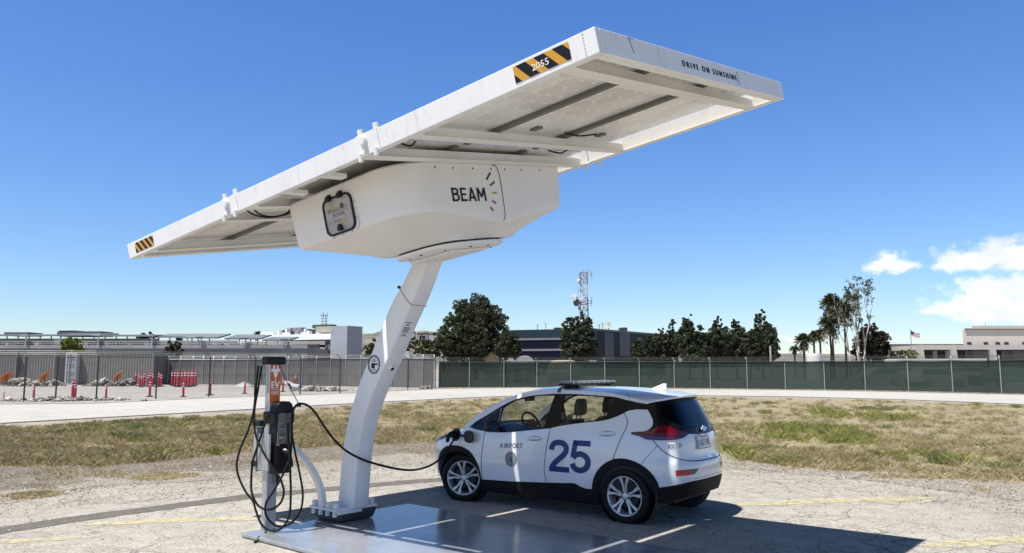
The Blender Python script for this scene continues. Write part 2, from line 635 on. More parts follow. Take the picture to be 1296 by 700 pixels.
def sheet(name, poly, m, z, kind='structure', parent=None, jag=0.0, step=0.25, seed=1):
    """a flat ground sheet with a ragged outline; poly = list of (x, y, ragged?)"""
    pts = []
    rr = random.Random(seed)
    n = len(poly)
    for i in range(n):
        a, b = poly[i], poly[(i + 1) % n]
        d = math.hypot(b[0] - a[0], b[1] - a[1])
        k = max(1, int(d / step)) if (jag and a[2]) else 1
        for j in range(k):
            t = j / k
            x, y = a[0] + (b[0] - a[0]) * t, a[1] + (b[1] - a[1]) * t
            if j and jag:
                w = jag * (0.7 * math.sin(x * 1.9 + y * 1.3 + seed) + 0.5 * math.sin(x * 5.1 - y * 3.7) + rr.uniform(-0.9, 0.9))
                x -= (b[1] - a[1]) / d * w
                y += (b[0] - a[0]) / d * w
            pts.append((x, y))
    bm = bmesh.new()
    vs = [bm.verts.new((x, y, z)) for x, y in pts]
    es = [bm.edges.new((vs[i], vs[(i + 1) % len(vs)])) for i in range(len(vs))]
    bmesh.ops.triangle_fill(bm, edges=es, use_beauty=True, use_dissolve=False, normal=(0, 0, 1))
    for f in bm.faces:
        if f.normal.z < 0: f.normal_flip()
    me = bpy.data.meshes.new(name)
    bm.to_mesh(me)
    bm.free()
    me.materials.append(m)
    o = bpy.data.objects.new(name, me)
    COL.objects.link(o)
    if kind: o['kind'] = kind
    return o


def P2(px, py, rag=True):
    p = gp(px, py)
    return (p.x, p.y, rag)


g = G()
g.add([(-6000, -6000, 0), (6000, -6000, 0), (6000, 9000, 0), (-6000, 9000, 0)], [(0, 1, 2, 3)])
g.build('ground', M['dirt'])['kind'] = 'structure'

# asphalt lot: everything on the camera's side of the verge
sheet('parking_lot', [(-22, -8, False), (30, -8, False), (30, 2, False), P2(1296, 633), P2(1080, 605), P2(925, 592), P2(700, 586), P2(500, 588), P2(330, 602), P2(150, 612), P2(0, 634), (-13, 9, True), (-22, 6, False)], M['asphalt'], 0.004, jag=0.10, seed=3)
VERGE_NEAR = [(1296, 633), (1080, 605), (925, 592), (700, 586), (500, 588), (330, 602), (150, 612), (0, 634)]
FIELD_NEAR = [(0, 588), (120, 588), (220, 580), (330, 568), (480, 560), (600, 556), (760, 556), (900, 566), (960, 584), (1060, 594), (1180, 599), (1296, 607)]
sheet('gravel_verge', [(-26, 15, False), (-16, 10.3, True)] + [P2(*p) for p in reversed([(a, b + 1.5) for a, b in VERGE_NEAR])] + [(22, 5, True), (32, 4, False), (34, 14, False)] + [P2(a, b - 6, False) for a, b in reversed(FIELD_NEAR)], M['gravel'], 0.008, jag=0.12, seed=5)
ROAD_NEAR = [(0, 536), (160, 527), (330, 517.5), (450, 510.5), (560, 505), (640, 501.5), (740, 500.5), (860, 500.5), (1000, 502.2), (1150, 506.2), (1296, 512)]
ROAD_FAR = [(0, 512.5), (120, 511.5), (264, 504.5), (380, 501), (430, 498.6), (555, 493), (640, 491.6), (740, 491.6), (870, 492.7), (1000, 494.3), (1150, 496.9), (1296, 500.2)]
L0, R0 = gp(*ROAD_NEAR[0]), gp(*ROAD_NEAR[-1])
sheet('field', [P2(*p) for p in FIELD_NEAR] + [(26, 4, False), (60, 6, False), (44, 26, False)] + [P2(a, b + (5.5 if a < 400 else 2.2)) for a, b in reversed(ROAD_NEAR)] + [(-30, 20, False), (-24, 13, False)], M['field'], 0.012, jag=0.22, step=0.3, seed=8)
M['scrub'], _, _ = ground_mat('scrubby_gravel', [(0.34, (0.12, 0.098, 0.072)), (0.5, (0.20, 0.17, 0.132)), (0.66, (0.31, 0.275, 0.225))], 3.6, speck=0.5, speck_scale=42, bump=0.9, big=0.6, speck2=(0.40, 0.37, 0.33))
sheet('scrub_verge', [P2(a, b - 5) for a, b in ((-120, 604), (0, 596), (150, 588), (330, 572), (480, 563), (620, 560))] + [P2(a, b) for a, b in ((620, 568), (480, 578), (330, 592), (150, 604), (0, 622), (-120, 640))], M['scrub'], 0.010, jag=0.30, step=0.2, seed=12)
# concrete service road that bends round the field, thin dark joint along its near edge
rn = [P2(*p, False) for p in ROAD_NEAR]
rf = [P2(*p, False) for p in ROAD_FAR]
sheet('road', [(-44, 9, False)] + rn + [(46, 22, False), (58, 34, False)] + list(reversed(rf)) + [(-60, 21, False)], M['road'], 0.016)
gr = G()
for a, b in zip(ROAD_NEAR[:-1], ROAD_NEAR[1:]):
    p, q = gp(*a), gp(*b)
    d = (q - p).normalized()
    nrm = Vector((-d.y, d.x, 0))
    gr.add([p + Vector((0, 0, .021)), q + Vector((0, 0, .021)), q - nrm * .22 + Vector((0, 0, .021)), p - nrm * .22 + Vector((0, 0, .021))], [(0, 1, 2, 3)])
gr.build('road_edge', M['patch'])['kind'] = 'structure'
sheet('yard', [P2(0, 511.5, False), P2(121, 510.5, False), P2(264, 503.8, False), P2(430, 498.2, False), P2(555, 492.6, False), (-5, 130, False), (-110, 130, False), (-70, 25, False)], M['yard'], 0.010, jag=0)

# dark asphalt patch strip and worn yellow stall lines
def ribbon(name, pts, w, m, z, jag=0.02, seed=0, holes=0.0):
    rr = random.Random(seed)
    a = [gp(*p) for p in pts]
    fine = []
    for p, q in zip(a[:-1], a[1:]):
        k = max(2, int((q - p).length / 0.06))
        fine += [p.lerp(q, i / k) for i in range(k)]
    fine.append(a[-1])
    L, Rr = [], []
    for i, p in enumerate(fine):
        d = (fine[min(i + 1, len(fine) - 1)] - fine[max(i - 1, 0)]).normalized()
        nn = Vector((-d.y, d.x, 0))
        e = min(i, len(fine) - 1 - i, 8) / 8
        L.append(p + nn * (w / 2 * (0.3 + 0.7 * e) + rr.uniform(-jag, jag)) + Vector((0, 0, z)))
        Rr.append(p - nn * (w / 2 * (0.3 + 0.7 * e) + rr.uniform(-jag, jag)) + Vector((0, 0, z)))
    gg = G()
    gg.add(L + Rr, [(i, i + 1, len(L) + i + 1, len(L) + i) for i in range(len(L) - 1)])
    o = gg.build(name, m)
    o['kind'] = 'structure'
    return o


ribbon('asphalt_patch', [(-160, 703), (0, 672), (110, 655.5), (220, 641), (318, 628.5), (400, 621), (520, 610), (640, 603)], 0.40, M['patch'], 0.008, seed=2)
mw = bpy.data.materials.new('worn_yellow_paint')
mw.use_nodes = True
t = mw.node_tree
b = t.nodes['Principled BSDF']
b.inputs['Base Color'].default_value = (0.66, 0.59, 0.32, 1)
b.inputs['Roughness'].default_value = 0.85
tr = nd(t, 'ShaderNodeBsdfTransparent')
ms = nd(t, 'ShaderNodeMixShader')
ge = t.nodes.new('ShaderNodeNewGeometry')
n1 = nd(t, 'ShaderNodeTexNoise', i_Scale=7.0, i_Detail=9.0, i_Roughness=0.75)
t.links.new(ge.outputs['Position'], n1.inputs[0])
mrr = nd(t, 'ShaderNodeMapRange')
mrr.inputs['From Min'].default_value = 0.40
mrr.inputs['From Max'].default_value = 0.56
mrr.inputs['To Max'].default_value = 0.66
t.links.new(n1.outputs[0], mrr.inputs['Value'])
t.links.new(mrr.outputs[0], ms.inputs[0])
t.links.new(tr.outputs[0], ms.inputs[1])
t.links.new(b.outputs[0], ms.inputs[2])
t.links.new(ms.outputs[0], t.nodes['Material Output'].inputs[0])
M['wornyellow'] = mw
ribbon('painted_line', [(95, 666), (200, 660), (325, 657), (420, 648)], 0.25, mw, 0.011, seed=4)
ribbon('painted_line', [(925, 640.5), (1040, 635), (1185, 631)], 0.30, mw, 0.011, seed=5)
ribbon('painted_line', [(1170, 692), (1296, 684), (1420, 676)], 0.30, mw, 0.011, seed=6)
ribbon('painted_line', [(-60, 690), (60, 684), (110, 681)], 0.2, mw, 0.011, seed=9)

# ------------------------------------------------------------------ stones on the verge
def seg_pts(poly_px):
    return [gp(*p) for p in poly_px]


def band_points(n, near, far, seed, spread=0.15, pw=1.0):
    """random ground points between two pixel polylines (both left to right)"""
    r = np.random.default_rng(seed)
    xa = r.uniform(-180, 1480, n)
    na = np.array(sorted(near))
    fa = np.array(sorted(far))
    yn, yf = np.interp(xa, na[:, 0], na[:, 1]), np.interp(xa, fa[:, 0], fa[:, 1])
    py = yf + (yn - yf) * r.uniform(-spread, 1 + spread, n) ** pw if spread == 0 else yf + (yn - yf) * r.uniform(-spread, 1 + spread, n)
    c, s = math.cos(PITCH), math.sin(PITCH)
    dx, dv = (xa - 648) / FPX, -(py - 350) / FPX
    k = -CH / (s + dv * c)
    return np.stack([dx * k, (c - dv * s) * k], 1), r


def stones(name, pts, r, size, m):
    n = len(pts)
    base = np.array([(1, 1, .1), (-1, .8, 0), (-.8, -1, .1), (1, -.9, 0), (.5, .3, .9), (-.4, .1, .75)]) * 0.5
    faces = np.array([(0, 1, 4), (1, 5, 4), (1, 2, 5), (2, 3, 5), (3, 4, 5), (3, 0, 4)])
    sz = size * np.exp(r.normal(0, 0.45, n))
    an = r.uniform(0, 6.28, n)
    B_ = base[None] + r.uniform(-.2, .2, (n, 6, 3))
    ca, sa = np.cos(an)[:, None], np.sin(an)[:, None]
    V = np.stack([B_[..., 0] * ca - B_[..., 1] * sa, B_[..., 0] * sa + B_[..., 1] * ca, B_[..., 2] * .8], -1) * sz[:, None, None]
    V[..., 0] += pts[:, :1]
    V[..., 1] += pts[:, 1:2]
    V[..., 2] += 0.006
    F = (np.arange(n)[:, None, None] * 6 + faces[None]).reshape(-1, 3)
    o = mesh_np(name, V.reshape(-1, 3), F, m)
    o['kind'] = 'stuff'
    return o


def isl_mat(name, stops, rough=0.9):
    m = bpy.data.materials.new(name)
    m.use_nodes = True
    t = m.node_tree
    b = t.nodes['Principled BSDF']
    b.inputs['Roughness'].default_value = rough
    b.inputs['Specular IOR Level'].default_value = 0.2
    ge = t.nodes.new('ShaderNodeNewGeometry')
    rp = t.nodes.new('ShaderNodeValToRGB')
    while len(rp.color_ramp.elements) < len(stops): rp.color_ramp.elements.new(0.5)
    for e, (p, c) in zip(rp.color_ramp.elements, stops):
        e.position = p
        e.color = tuple(c) + (1,)
    t.links.new(ge.outputs['Random Per Island'], rp.inputs[0])
    t.links.new(rp.outputs[0], b.inputs['Base Color'])
    return m


M['stone'] = isl_mat('mixed_stones', [(0.0, (0.10, 0.082, 0.065)), (0.4, (0.22, 0.19, 0.155)), (0.8, (0.33, 0.30, 0.255)), (1.0, (0.46, 0.435, 0.40))])
pts, r = band_points(60000, VERGE_NEAR, [(a, b - 4) for a, b in FIELD_NEAR], 11, spread=0.12)
stones('verge_stones', pts, r, 0.0145, M['stone'])
pts, r = band_points(16000, [(a, b + 14) for a, b in VERGE_NEAR], [(a, b - 8) for a, b in VERGE_NEAR], 14, spread=0.3)
stones('edge_stones', pts, r, 0.011, M['stone'])
pts, r = band_points(2600, [(-60, 720), (1356, 720)], VERGE_NEAR, 12, spread=0)
keep = r.uniform(0, 1, len(pts)) < 0.9
pts = pts[keep]
inpad = np.array([(abs((p[0] + 2.98) * .63 + (p[1] - 8.88) * .77 - 1.25) < 1.5) and ((p[0] + 2.98) * .757 - (p[1] - 8.88) * .65 > -0.2) for p in pts])
stones('loose_stones', pts[~inpad], r, 0.010, M['stone'])

# ------------------------------------------------------------------ grass
def noise2(x, y, s):
    v = np.zeros_like(x)
    for a, b, ph, w in ((1.0, .6, .3, 1), (-.7, 1.3, 1.7, .8), (2.1, -1.2, .5, .55), (1.4, 2.6, 4., .45), (-3.3, 2.2, 2.2, .35), (4.1, 3.5, .9, .25)):
        v += w * np.sin((a * x + b * y) * s + ph)
    return v / 3.4


def blades(name, pts, r, hmin, hmax, width, m, lean=0.9, hscale=None):
    n = len(pts)
    h = r.uniform(hmin, hmax, n)
    if hscale is not None: h = h * hscale
    an = r.uniform(0, 6.283, n)
    w = width * r.uniform(.6, 1.4, n)
    ln = r.normal(0, lean * .55, (n, 2)) * h[:, None]
    V = np.zeros((n, 4, 3), np.float32)
    dx, dy = np.cos(an) * w / 2, np.sin(an) * w / 2
    V[:, 0, 0], V[:, 0, 1] = pts[:, 0] - dx, pts[:, 1] - dy
    V[:, 1, 0], V[:, 1, 1] = pts[:, 0] + dx, pts[:, 1] + dy
    V[:, 2, 0], V[:, 2, 1], V[:, 2, 2] = pts[:, 0] + dx * .7 + ln[:, 0] * .5, pts[:, 1] + dy * .7 + ln[:, 1] * .5, h * .65
    V[:, 3, 0], V[:, 3, 1], V[:, 3, 2] = pts[:, 0] + ln[:, 0], pts[:, 1] + ln[:, 1], h
    V[..., 2] += 0.008
    F = (np.arange(n)[:, None, None] * 4 + np.array([[0, 1, 2], [0, 2, 3]])[None]).reshape(-1, 3)
    o = mesh_np(name, V.reshape(-1, 3), F, m)
    o['kind'] = 'stuff'
    return o


def patch_field(x, y):
    """where the green weeds grow: noise plus the patches the photograph shows"""
    v = noise2(x, y, 0.55) * 0.5 + noise2(x + 7, y - 3, 1.7) * 0.4 + noise2(x - 2, y + 9, 4.3) * 0.3
    for (px, py, rx, ry, k) in ((1040, 549, 75, 11, .95), (1150, 586, 110, 8, .75), (935, 573, 50, 8, .6), (1180, 517, 160, 4, .6), (250, 536, 160, 9, .6), (1240, 575, 90, 10, .6), (1000, 520, 120, 5, .4), (60, 552, 120, 12, .25), (980, 585, 30, 5, .5)):
        c = gp(px, py)
        e = gp(px, py - ry)
        f = gp(px + rx, py)
        d = ((x - c.x) / abs(f.x - c.x)) ** 2 + ((y - c.y) / abs(e.y - c.y)) ** 2
        v = v + k * np.exp(-d * .9)
    return v


far_edge = [(a, b + (7.0 if a < 400 else 3.2)) for a, b in ROAD_NEAR]
pts, r = band_points(260000, [(a, b + 2) for a, b in FIELD_NEAR], far_edge, 21, spread=0.0)
pv = patch_field(pts[:, 0], pts[:, 1])
cl = noise2(pts[:, 0] * 3.1, pts[:, 1] * 3.1, 1.0) + noise2(pts[:, 0], pts[:, 1], 5.0) * .6
M['straw'] = leaf_mat('dry_straw', (0.55, 0.455, 0.265), (0.30, 0.245, 0.13), 0.8, trans=0.15)
M['grass'] = leaf_mat('green_grass', (0.24, 0.255, 0.10), (0.13, 0.155, 0.055), 0.8, trans=0.25)
dry = (pv < 0.62 + r.uniform(-.35, .35, len(pv))) & (cl > np.where(pts[:, 0] > 0, 0.25, -0.25) + r.uniform(-.45, .45, len(pv)))
blades('dry_grass', pts[dry], r, 0.015, 0.06, 0.007, M['straw'], lean=1.7)
# tufts: green, yellowing and straw-coloured, of every size, thick where the photograph has weeds
M['weed'] = leaf_mat('weed_leaf', (0.40, 0.38, 0.11), (0.17, 0.19, 0.055), 1.5, trans=0.2)
M['ochre'] = leaf_mat('ochre_weed', (0.46, 0.39, 0.20), (0.24, 0.205, 0.09), 1.2, trans=0.15)


def tufts(name, n, seed, m, keep, rmin, rmax, hmin, hmax, per, width=0.0065):
    c, r = band_points(n, [(a, b + 3) for a, b in FIELD_NEAR], far_edge, seed, spread=0.0)
    c = c[keep(c[:, 0], c[:, 1], r)]
    k = len(c)
    rad = rmin * (rmax / rmin) ** (r.uniform(0, 1, k) ** 2.2)
    cnt = np.clip((per * (rad / rmin) ** 1.5).astype(int), 4, 900)
    ci = np.repeat(np.arange(k), cnt)
    a = r.uniform(0, 6.283, len(ci))
    d = np.abs(r.normal(0, .55, len(ci))) * rad[ci]
    st_ = r.uniform(.7, 2.2, k)
    an = r.uniform(0, 3.14, k)
    u, v = d * np.cos(a) * st_[ci], d * np.sin(a) / st_[ci] ** .5
    x = c[ci, 0] + u * np.cos(an[ci]) - v * np.sin(an[ci])
    y = c[ci, 1] + u * np.sin(an[ci]) + v * np.cos(an[ci])
    hs_ = (.55 + .7 * (rad / rmax))[ci] * np.exp(-(d / rad[ci]) ** 2 * .5) * 1.2
    blades(name, np.stack([x, y], 1), r, hmin, hmax, width, m, lean=1.15, hscale=hs_)


tufts('green_grass', 9000, 41, M['grass'], lambda x, y, r: patch_field(x, y) > .72 + r.normal(0, .22, len(x)), .07, .55, .04, .14, 14)
tufts('weed_tufts', 6000, 42, M['weed'], lambda x, y, r: patch_field(x, y) > .80 + r.normal(0, .25, len(x)), .07, .50, .05, .18, 14)
def yellow_patch(x, y):
    v = np.zeros_like(x)
    for px, py, rx, ry in ((1020, 546, 48, 9), (1062, 557, 36, 7), (985, 553, 26, 6), (1090, 528, 60, 5)):
        c, e, f = gp(px, py), gp(px, py - ry), gp(px + rx, py)
        v = np.maximum(v, np.exp(-(((x - c.x) / abs(f.x - c.x)) ** 2 + ((y - c.y) / abs(e.y - c.y)) ** 2)))
    return v


tufts('yellow_weeds', 16000, 45, M['weed'], lambda x, y, r: yellow_patch(x, y) > .45 + r.normal(0, .15, len(x)), .08, .40, .05, .20, 14)
tufts('ochre_tufts', 9000, 43, M['ochre'], lambda x, y, r: noise2(x + 3, y, .8) + .3 * (x < 2) > .15 + r.normal(0, .3, len(x)), .06, .45, .03, .12, 13)
tufts('straw_tufts', 9000, 44, M['straw'], lambda x, y, r: noise2(x, y + 5, 1.1) + .3 * (x < 2) > .05 + r.normal(0, .3, len(x)), .06, .40, .03, .12, 13)
# scrubby tufts straggling over the gravel, straw mats, the thick weed clump on the right
pts, r = band_points(60000, [(a, b - 3) for a, b in VERGE_NEAR], [(a, b - 5) for a, b in FIELD_NEAR], 23, spread=0.0)
c1 = noise2(pts[:, 0], pts[:, 1], 1.6) + .5 * noise2(pts[:, 0], pts[:, 1], 5.3)
k = (c1 > 0.30)
blades('scrub_tufts', pts[k], r, 0.02, 0.08, 0.006, M['straw'], lean=1.4)


def clump(name, px, py, rx, ry, n, hmin, hmax, m, seed, lean=0.8):
    c, e, f = gp(px, py), gp(px, py - ry), gp(px + rx, py)
    r = np.random.default_rng(seed)
    a, d = r.uniform(0, 6.283, n), np.sqrt(r.uniform(0, 1, n)) * (0.75 + .3 * r.uniform(0, 1, n))
    x, y = c.x + np.cos(a) * d * abs(f.x - c.x), c.y + np.sin(a) * d * abs(e.y - c.y)
    kk = noise2(x, y, 4.0) > -0.25
    return blades(name, np.stack([x, y], 1)[kk], r, hmin, hmax, 0.008, m, lean, None)


clump('straw_mat', 210, 604, 45, 5, 3500, .01, .05, M['straw'], 35, 2.2)
clump('straw_mat', 40, 628, 34, 5, 2200, .01, .05, M['straw'], 36, 2.2)
clump('straw_mat', 1190, 604, 100, 3, 3500, .01, .06, M['straw'], 37, 2.0)
# ================================================================== SOLAR CHARGING CANOPY
AO = Vector((0.53163, 4.85393, 4.06015))
_y, _tl, _ts = 2.4366, -0.1121, 0.1764
AU = Vector((math.cos(_y) * math.cos(_tl), math.sin(_y) * math.cos(_tl), math.sin(_tl)))
_h = Vector((math.sin(_y), -math.cos(_y), 0))
AV = _h * math.cos(_ts) + _h.cross(AU) * math.sin(_ts)
AW = AV.cross(AU)
AL, AWD, AT = 6.7334, 3.3895, 0.1757


def A(a, b, c): return AO + AU * a + AV * b - AW * c


def abox(g, a0, a1, b0, b1, c0, c1): return g.fr(A(a0, b0, c0), AU * (a1 - a0), AV * (b1 - b0), -AW * (c1 - c0))


UH, VH = Vector((-0.757, 0.650, 0)).normalized(), Vector((0.650, 0.757, 0)).normalized()
PADC = Vector((-2.98, 8.88, 0))
PLATE = Vector((-2.035, 9.72, 0.22))
st = thing('solar_charging_canopy', 'white solar canopy on a leaning column with a grey base pad, over the parked car', 'solar canopy', (PADC.x + 2, PADC.y, 0))

M['pad'] = mat('pad_grey_enamel', (0.31, 0.325, 0.35), 0.17, var=0.25, vscale=1.6, spec=0.5, bump=0.02, bscale=9)
streaks(M['pad'], .62, .7)
g = G()
sk = Vector((0, 0, 0))
g.fr(PADC + Vector((0, 0, .012)), -UH * 5.5, VH * 2.45, (0, 0, .045))
g.build('base_pad', M['pad'], st, bevel=.012)
g = G()
g.tube([PADC - UH * .33 + VH * .02 + Vector((0, 0, .06)), PADC - UH * .36 - VH * .02 + Vector((0, 0, .02)), PADC - UH * .37 - VH * .06 + Vector((0, 0, .012))], .012, 6)
g.build('pad_strap', M['black'], st)

# bolted footing
g = G()
pc = PLATE - UH * .02
def pl(u, v, z): return Vector((PLATE.x, PLATE.y, 0)) + UH * u + VH * v + Vector((0, 0, z))
g.loft([[pl(.27, -.27, .185), pl(.27, .29, .185), pl(-.29, .29, .185), pl(-.29, -.27, .185)],
        [pl(.22, -.24, .058), pl(.22, .26, .058), pl(-.25, .26, .058), pl(-.25, -.24, .058)]])
g.build('column_footing', M['darkgrey'], st, bevel=.03)
g = G()
g.fr(pl(-.27, -.305, .187), UH * .54, VH * .61, (0, 0, .033))
cp = g.build('column_plate', M['white'], st, bevel=.012)
g = G()
g.fr(pl(-.283, -.30, .16), UH * .012, VH * .36, (0, 0, .045))
g.build('plate_lip', M['white'], st, bevel=.004)
for k in range(4):
    for u, v in ((-.20 + .135 * k, -.262), (-.20 + .135 * k, .262)):
        g = G()
        g.cyl(pl(u, v, .22), (0, 0, 1), .037, .062, 14)
        g.build('bolt', M['white'], st, smooth=False, bevel=.008)
        if v < 0:
            g = G()
            g.cyl(pl(u, v - .012, .128), (0, 0, 1), .030, .058, 14)
            g.build('bolt_nut', M['white'], st, bevel=.006)

# leaning S-shaped column, swept in the vertical plane along the pad
BASE = Vector((-2.04, 9.75, 0))
CDIR = -UH
PROFILE = [(.22, .035, .335), (.40, .050, .347), (.59, .067, .362), (.78, .090, .383), (.965, .123, .412), (1.24, .195, .480), (1.53, .320, .627), (1.75, .435, .765), (1.97, .567, .915), (2.17, .690, 1.036), (2.365, .805, 1.152),
           (2.57, .930, 1.290), (2.77, 1.095, 1.412), (2.935, 1.227, 1.498), (3.05, 1.318, 1.555), (3.16, 1.395, 1.600)]
prof_d = cm([tuple(p) for p in PROFILE], 5)
HWD = .12
loops = []
for (z_, sb_, sf_) in prof_d:
    rr = .026
    mid, half = (sb_ + sf_) / 2, (sf_ - sb_) / 2
    ring = []
    for i, (sx, sy) in enumerate(((1, 1), (-1, 1), (-1, -1), (1, -1))):
        for k in range(4):
            ang = R(90 * i + 30 * k)
            ring.append(BASE + CDIR * (mid + sx * (half - rr) + rr * math.cos(ang)) + VH * (sy * (HWD - rr) + rr * math.sin(ang)) + Vector((0, 0, z_)))
    loops.append(ring)


def sback(z): return float(np.interp(z, [p[0] for p in prof_d], [p[1] for p in prof_d]))


def sfront(z): return float(np.interp(z, [p[0] for p in prof_d], [p[2] for p in prof_d]))


g = G()
g.loft(loops)
col_o = g.build('column', M['white'], st, smooth=True, auto=28)


def colp(s_, z_, v): return BASE + CDIR * s_ + VH * v + Vector((0, 0, z_))


# seam between the column's two halves, with a small knob
g = G()
def cpt(z, f, v): return colp(sback(z) + (sfront(z) - sback(z)) * f, z, v)
sl = [cpt(2.765 - .2 * f, f, -(HWD + .002)) for f in (0, .25, .5, .75, 1.0)] + [cpt(2.563, 1.006, v) for v in (-.10, .0, .10, .122)]
g.tube(sl, .006, 5)
g.tube([cpt(2.765, -.01, -.12), cpt(2.765, -.01, .12)], .006, 5)
g.build('column_seam', mat('seam_grey', (0.35, 0.35, 0.35), .6), st)
g = G()
g.ball(cpt(2.775, -.05, -.12), .022, 8)
g.build('column_knob', M['black'], st)
# weld rib, warning roundel and label lines (left face), capped hole (right face)
rc = colp(.665, 1.895, -(HWD + .003))
def disc_ring(g, c, ex, ey, r0, r1, n=40, a0=0, a1=360):
    vs, fs = [], []
    for k in range(n + 1):
        a = R(a0 + (a1 - a0) * k / n)
        d = ex * math.cos(a) + ey * math.sin(a)
        vs += [c + d * r0, c + d * r1]
    fs = [(2 * k, 2 * k + 1, 2 * k + 3, 2 * k + 2) for k in range(n)]
    g.add(vs, fs)


cx_, cz_ = CDIR, Vector((0, 0, 1))
g = G()
disc_ring(g, rc, cx_, cz_, .098, .110)
disc_ring(g, rc, cx_, cz_, .085, .091)
for yy, wd in ((.05, .05), (.034, .1)):
    g.fr(rc + cx_ * (-wd / 2) + cz_ * yy, cx_ * wd, cz_ * .007, -VH * .001)
g.fr(rc + cx_ * -.045 + cz_ * -.045, cx_ * .06, cz_ * .06, -VH * .001)
g.fr(rc + cx_ * .01 + cz_ * -.005, cx_ * .06, cz_ * .016, -VH * .001)
g.fr(rc + cx_ * -.03 + cz_ * -.066, cx_ * .06, cz_ * .008, -VH * .001)
g.build('round_sticker', M['ink'], st)
# outer face: frame at a height
def outer(zq, off=.003):
    t3 = CDIR * (sfront(zq + .05) - sfront(zq - .05)) + Vector((0, 0, .1))
    t3.normalize()
    n3 = VH.cross(t3)
    if n3.dot(CDIR) < 0: n3 = -n3
    return colp(sfront(zq), zq, 0) + n3 * off, t3, n3


g = G()
oc, t3, n3 = outer(2.28)
for k, (y0, wd, hh) in enumerate(((.10, .11, .012), (.065, .04, .022), (.035, .09, .010), (.018, .10, .010), (.0, .085, .010), (-.02, .10, .010), (-.05, .05, .010), (-.07, .085, .010))):
    g.fr(oc + t3 * y0 + VH * (-.03 - wd / 2), VH * wd, t3 * hh, n3 * .001)
g.build('printed_label', mat('grey_print', (0.2, 0.2, 0.2), .6), st)
oc, t3, n3 = outer(1.86, -.004)
g = G()
g.cyl(oc + VH * -.012, n3, .034, .035, 18)
cap_ = g.build('cable_outlet', M['white'], st, bevel=.006)
g = G()
g.cyl(oc + VH * -.012 + n3 * .034, n3, .022, .003, 18)
g.build('outlet_hole', M['ink'], cap_)

# curved arm from the footing to the charger
g = G()
arm = cm([pl(.06, -.255, .22), pl(.085, -.29, .45), pl(.13, -.40, .68), pl(.19, -.55, .88), pl(.24, -.72, 1.04), pl(.26, -.82, 1.10)], 6)
for i in range(1):
    lo = []
    for j, p in enumerate(arm):
        a, b = arm[max(j - 1, 0)], arm[min(j + 1, len(arm) - 1)]
        t_ = (Vector(b) - Vector(a)).normalized()
        n_ = UH
        w_ = t_.cross(n_).normalized()
        lo.append([Vector(p) + n_ * .045 * sx + w_ * .032 * sy for sx, sy in ((1, 1), (-1, 1), (-1, -1), (1, -1))])
    g.loft(lo)
g.build('cable_arm', M['white'], st, bevel=.008)

# ---- array frame: three hinged sections
JT = (2.31, 4.47)
g = G()
edges = [0.0, JT[0], JT[1], AL]
for k in range(3):
    a0, a1 = edges[k] + (.004 if k else 0), edges[k + 1] - (.004 if k < 2 else 0)
    for b0, b1, f0, f1 in ((0, .055, .055, .085), (AWD - .055, AWD, AWD - .085, AWD - .055)):
        abox(g, a0, a1, b0, b1, 0, AT)
        abox(g, a0, a1, f0, f1, AT - .012, AT - .001)
for a0, a1, f0, f1 in ((0, .055, .055, .095), (AL - .055, AL, AL - .095, AL - .055)):
    abox(g, a0, a1, .057, AWD - .057, .001, AT - .001)
    abox(g, f0, f1, .087, AWD - .087, AT - .012, AT - .002)
g.build('array_frame', M['white'], st, bevel=.005)
BEAMS = [(.30, .38), (1.83, 1.91), (2.42, 2.51), (AL - 2.51, AL - 2.42), (AL - 1.91, AL - 1.83), (AL - .38, AL - .30)]
for a0, a1 in BEAMS:
    g = G()
    abox(g, a0, a1, .056, AWD - .056, .078, AT - .014)
    abox(g, a0 - .03, a1 + .0, .056, AWD - .056, AT - .0135, AT - .006)
    g.build('cross_beam', M['cream'], st, bevel=.004)
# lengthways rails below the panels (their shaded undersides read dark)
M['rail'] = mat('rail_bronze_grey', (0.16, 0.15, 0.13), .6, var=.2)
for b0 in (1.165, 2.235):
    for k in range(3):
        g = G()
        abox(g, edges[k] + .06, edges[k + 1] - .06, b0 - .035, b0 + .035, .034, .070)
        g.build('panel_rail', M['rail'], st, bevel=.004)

# panel undersides: pale backsheet with cell grid; white dots painted as leaking light
m = bpy.data.materials.new('bifacial_panel_underside')
m.use_nodes = True
t = m.node_tree
b = t.nodes['Principled BSDF']
b.inputs['Roughness'].default_value = .35
uv = nd(t, 'ShaderNodeUVMap')
sp = nd(t, 'ShaderNodeSeparateXYZ')
t.links.new(uv.outputs[0], sp.inputs[0])
def frac(o, k): return mth(t, 'FRACT', mth(t, 'MULTIPLY', o, k))
fx, fy = frac(sp.outputs[0], 1 / .17), frac(sp.outputs[1], 1 / .17)
ax = mth(t, 'ABSOLUTE', mth(t, 'SUBTRACT', fx, .5))
ay = mth(t, 'ABSOLUTE', mth(t, 'SUBTRACT', fy, .5))
line = mth(t, 'MAXIMUM', mth(t, 'GREATER_THAN', ax, .484), mth(t, 'GREATER_THAN', ay, .484))
dot = mth(t, 'GREATER_THAN', mth(t, 'ADD', ax, ay), .86)
bx_ = mth(t, 'ABSOLUTE', mth(t, 'SUBTRACT', frac(sp.outputs[1], 5 / .17), .5))
bus = mth(t, 'GREATER_THAN', bx_, .46)
no = nd(t, 'ShaderNodeTexNoise', i_Scale=1.3, i_Detail=5.0)
t.links.new(uv.outputs[0], no.inputs[0])
cv = nd(t, 'ShaderNodeCombineXYZ')
t.links.new(mth(t, 'FLOOR', mth(t, 'MULTIPLY', sp.outputs[0], 1 / .17)), cv.inputs[0])
t.links.new(mth(t, 'FLOOR', mth(t, 'MULTIPLY', sp.outputs[1], 1 / .17)), cv.inputs[1])
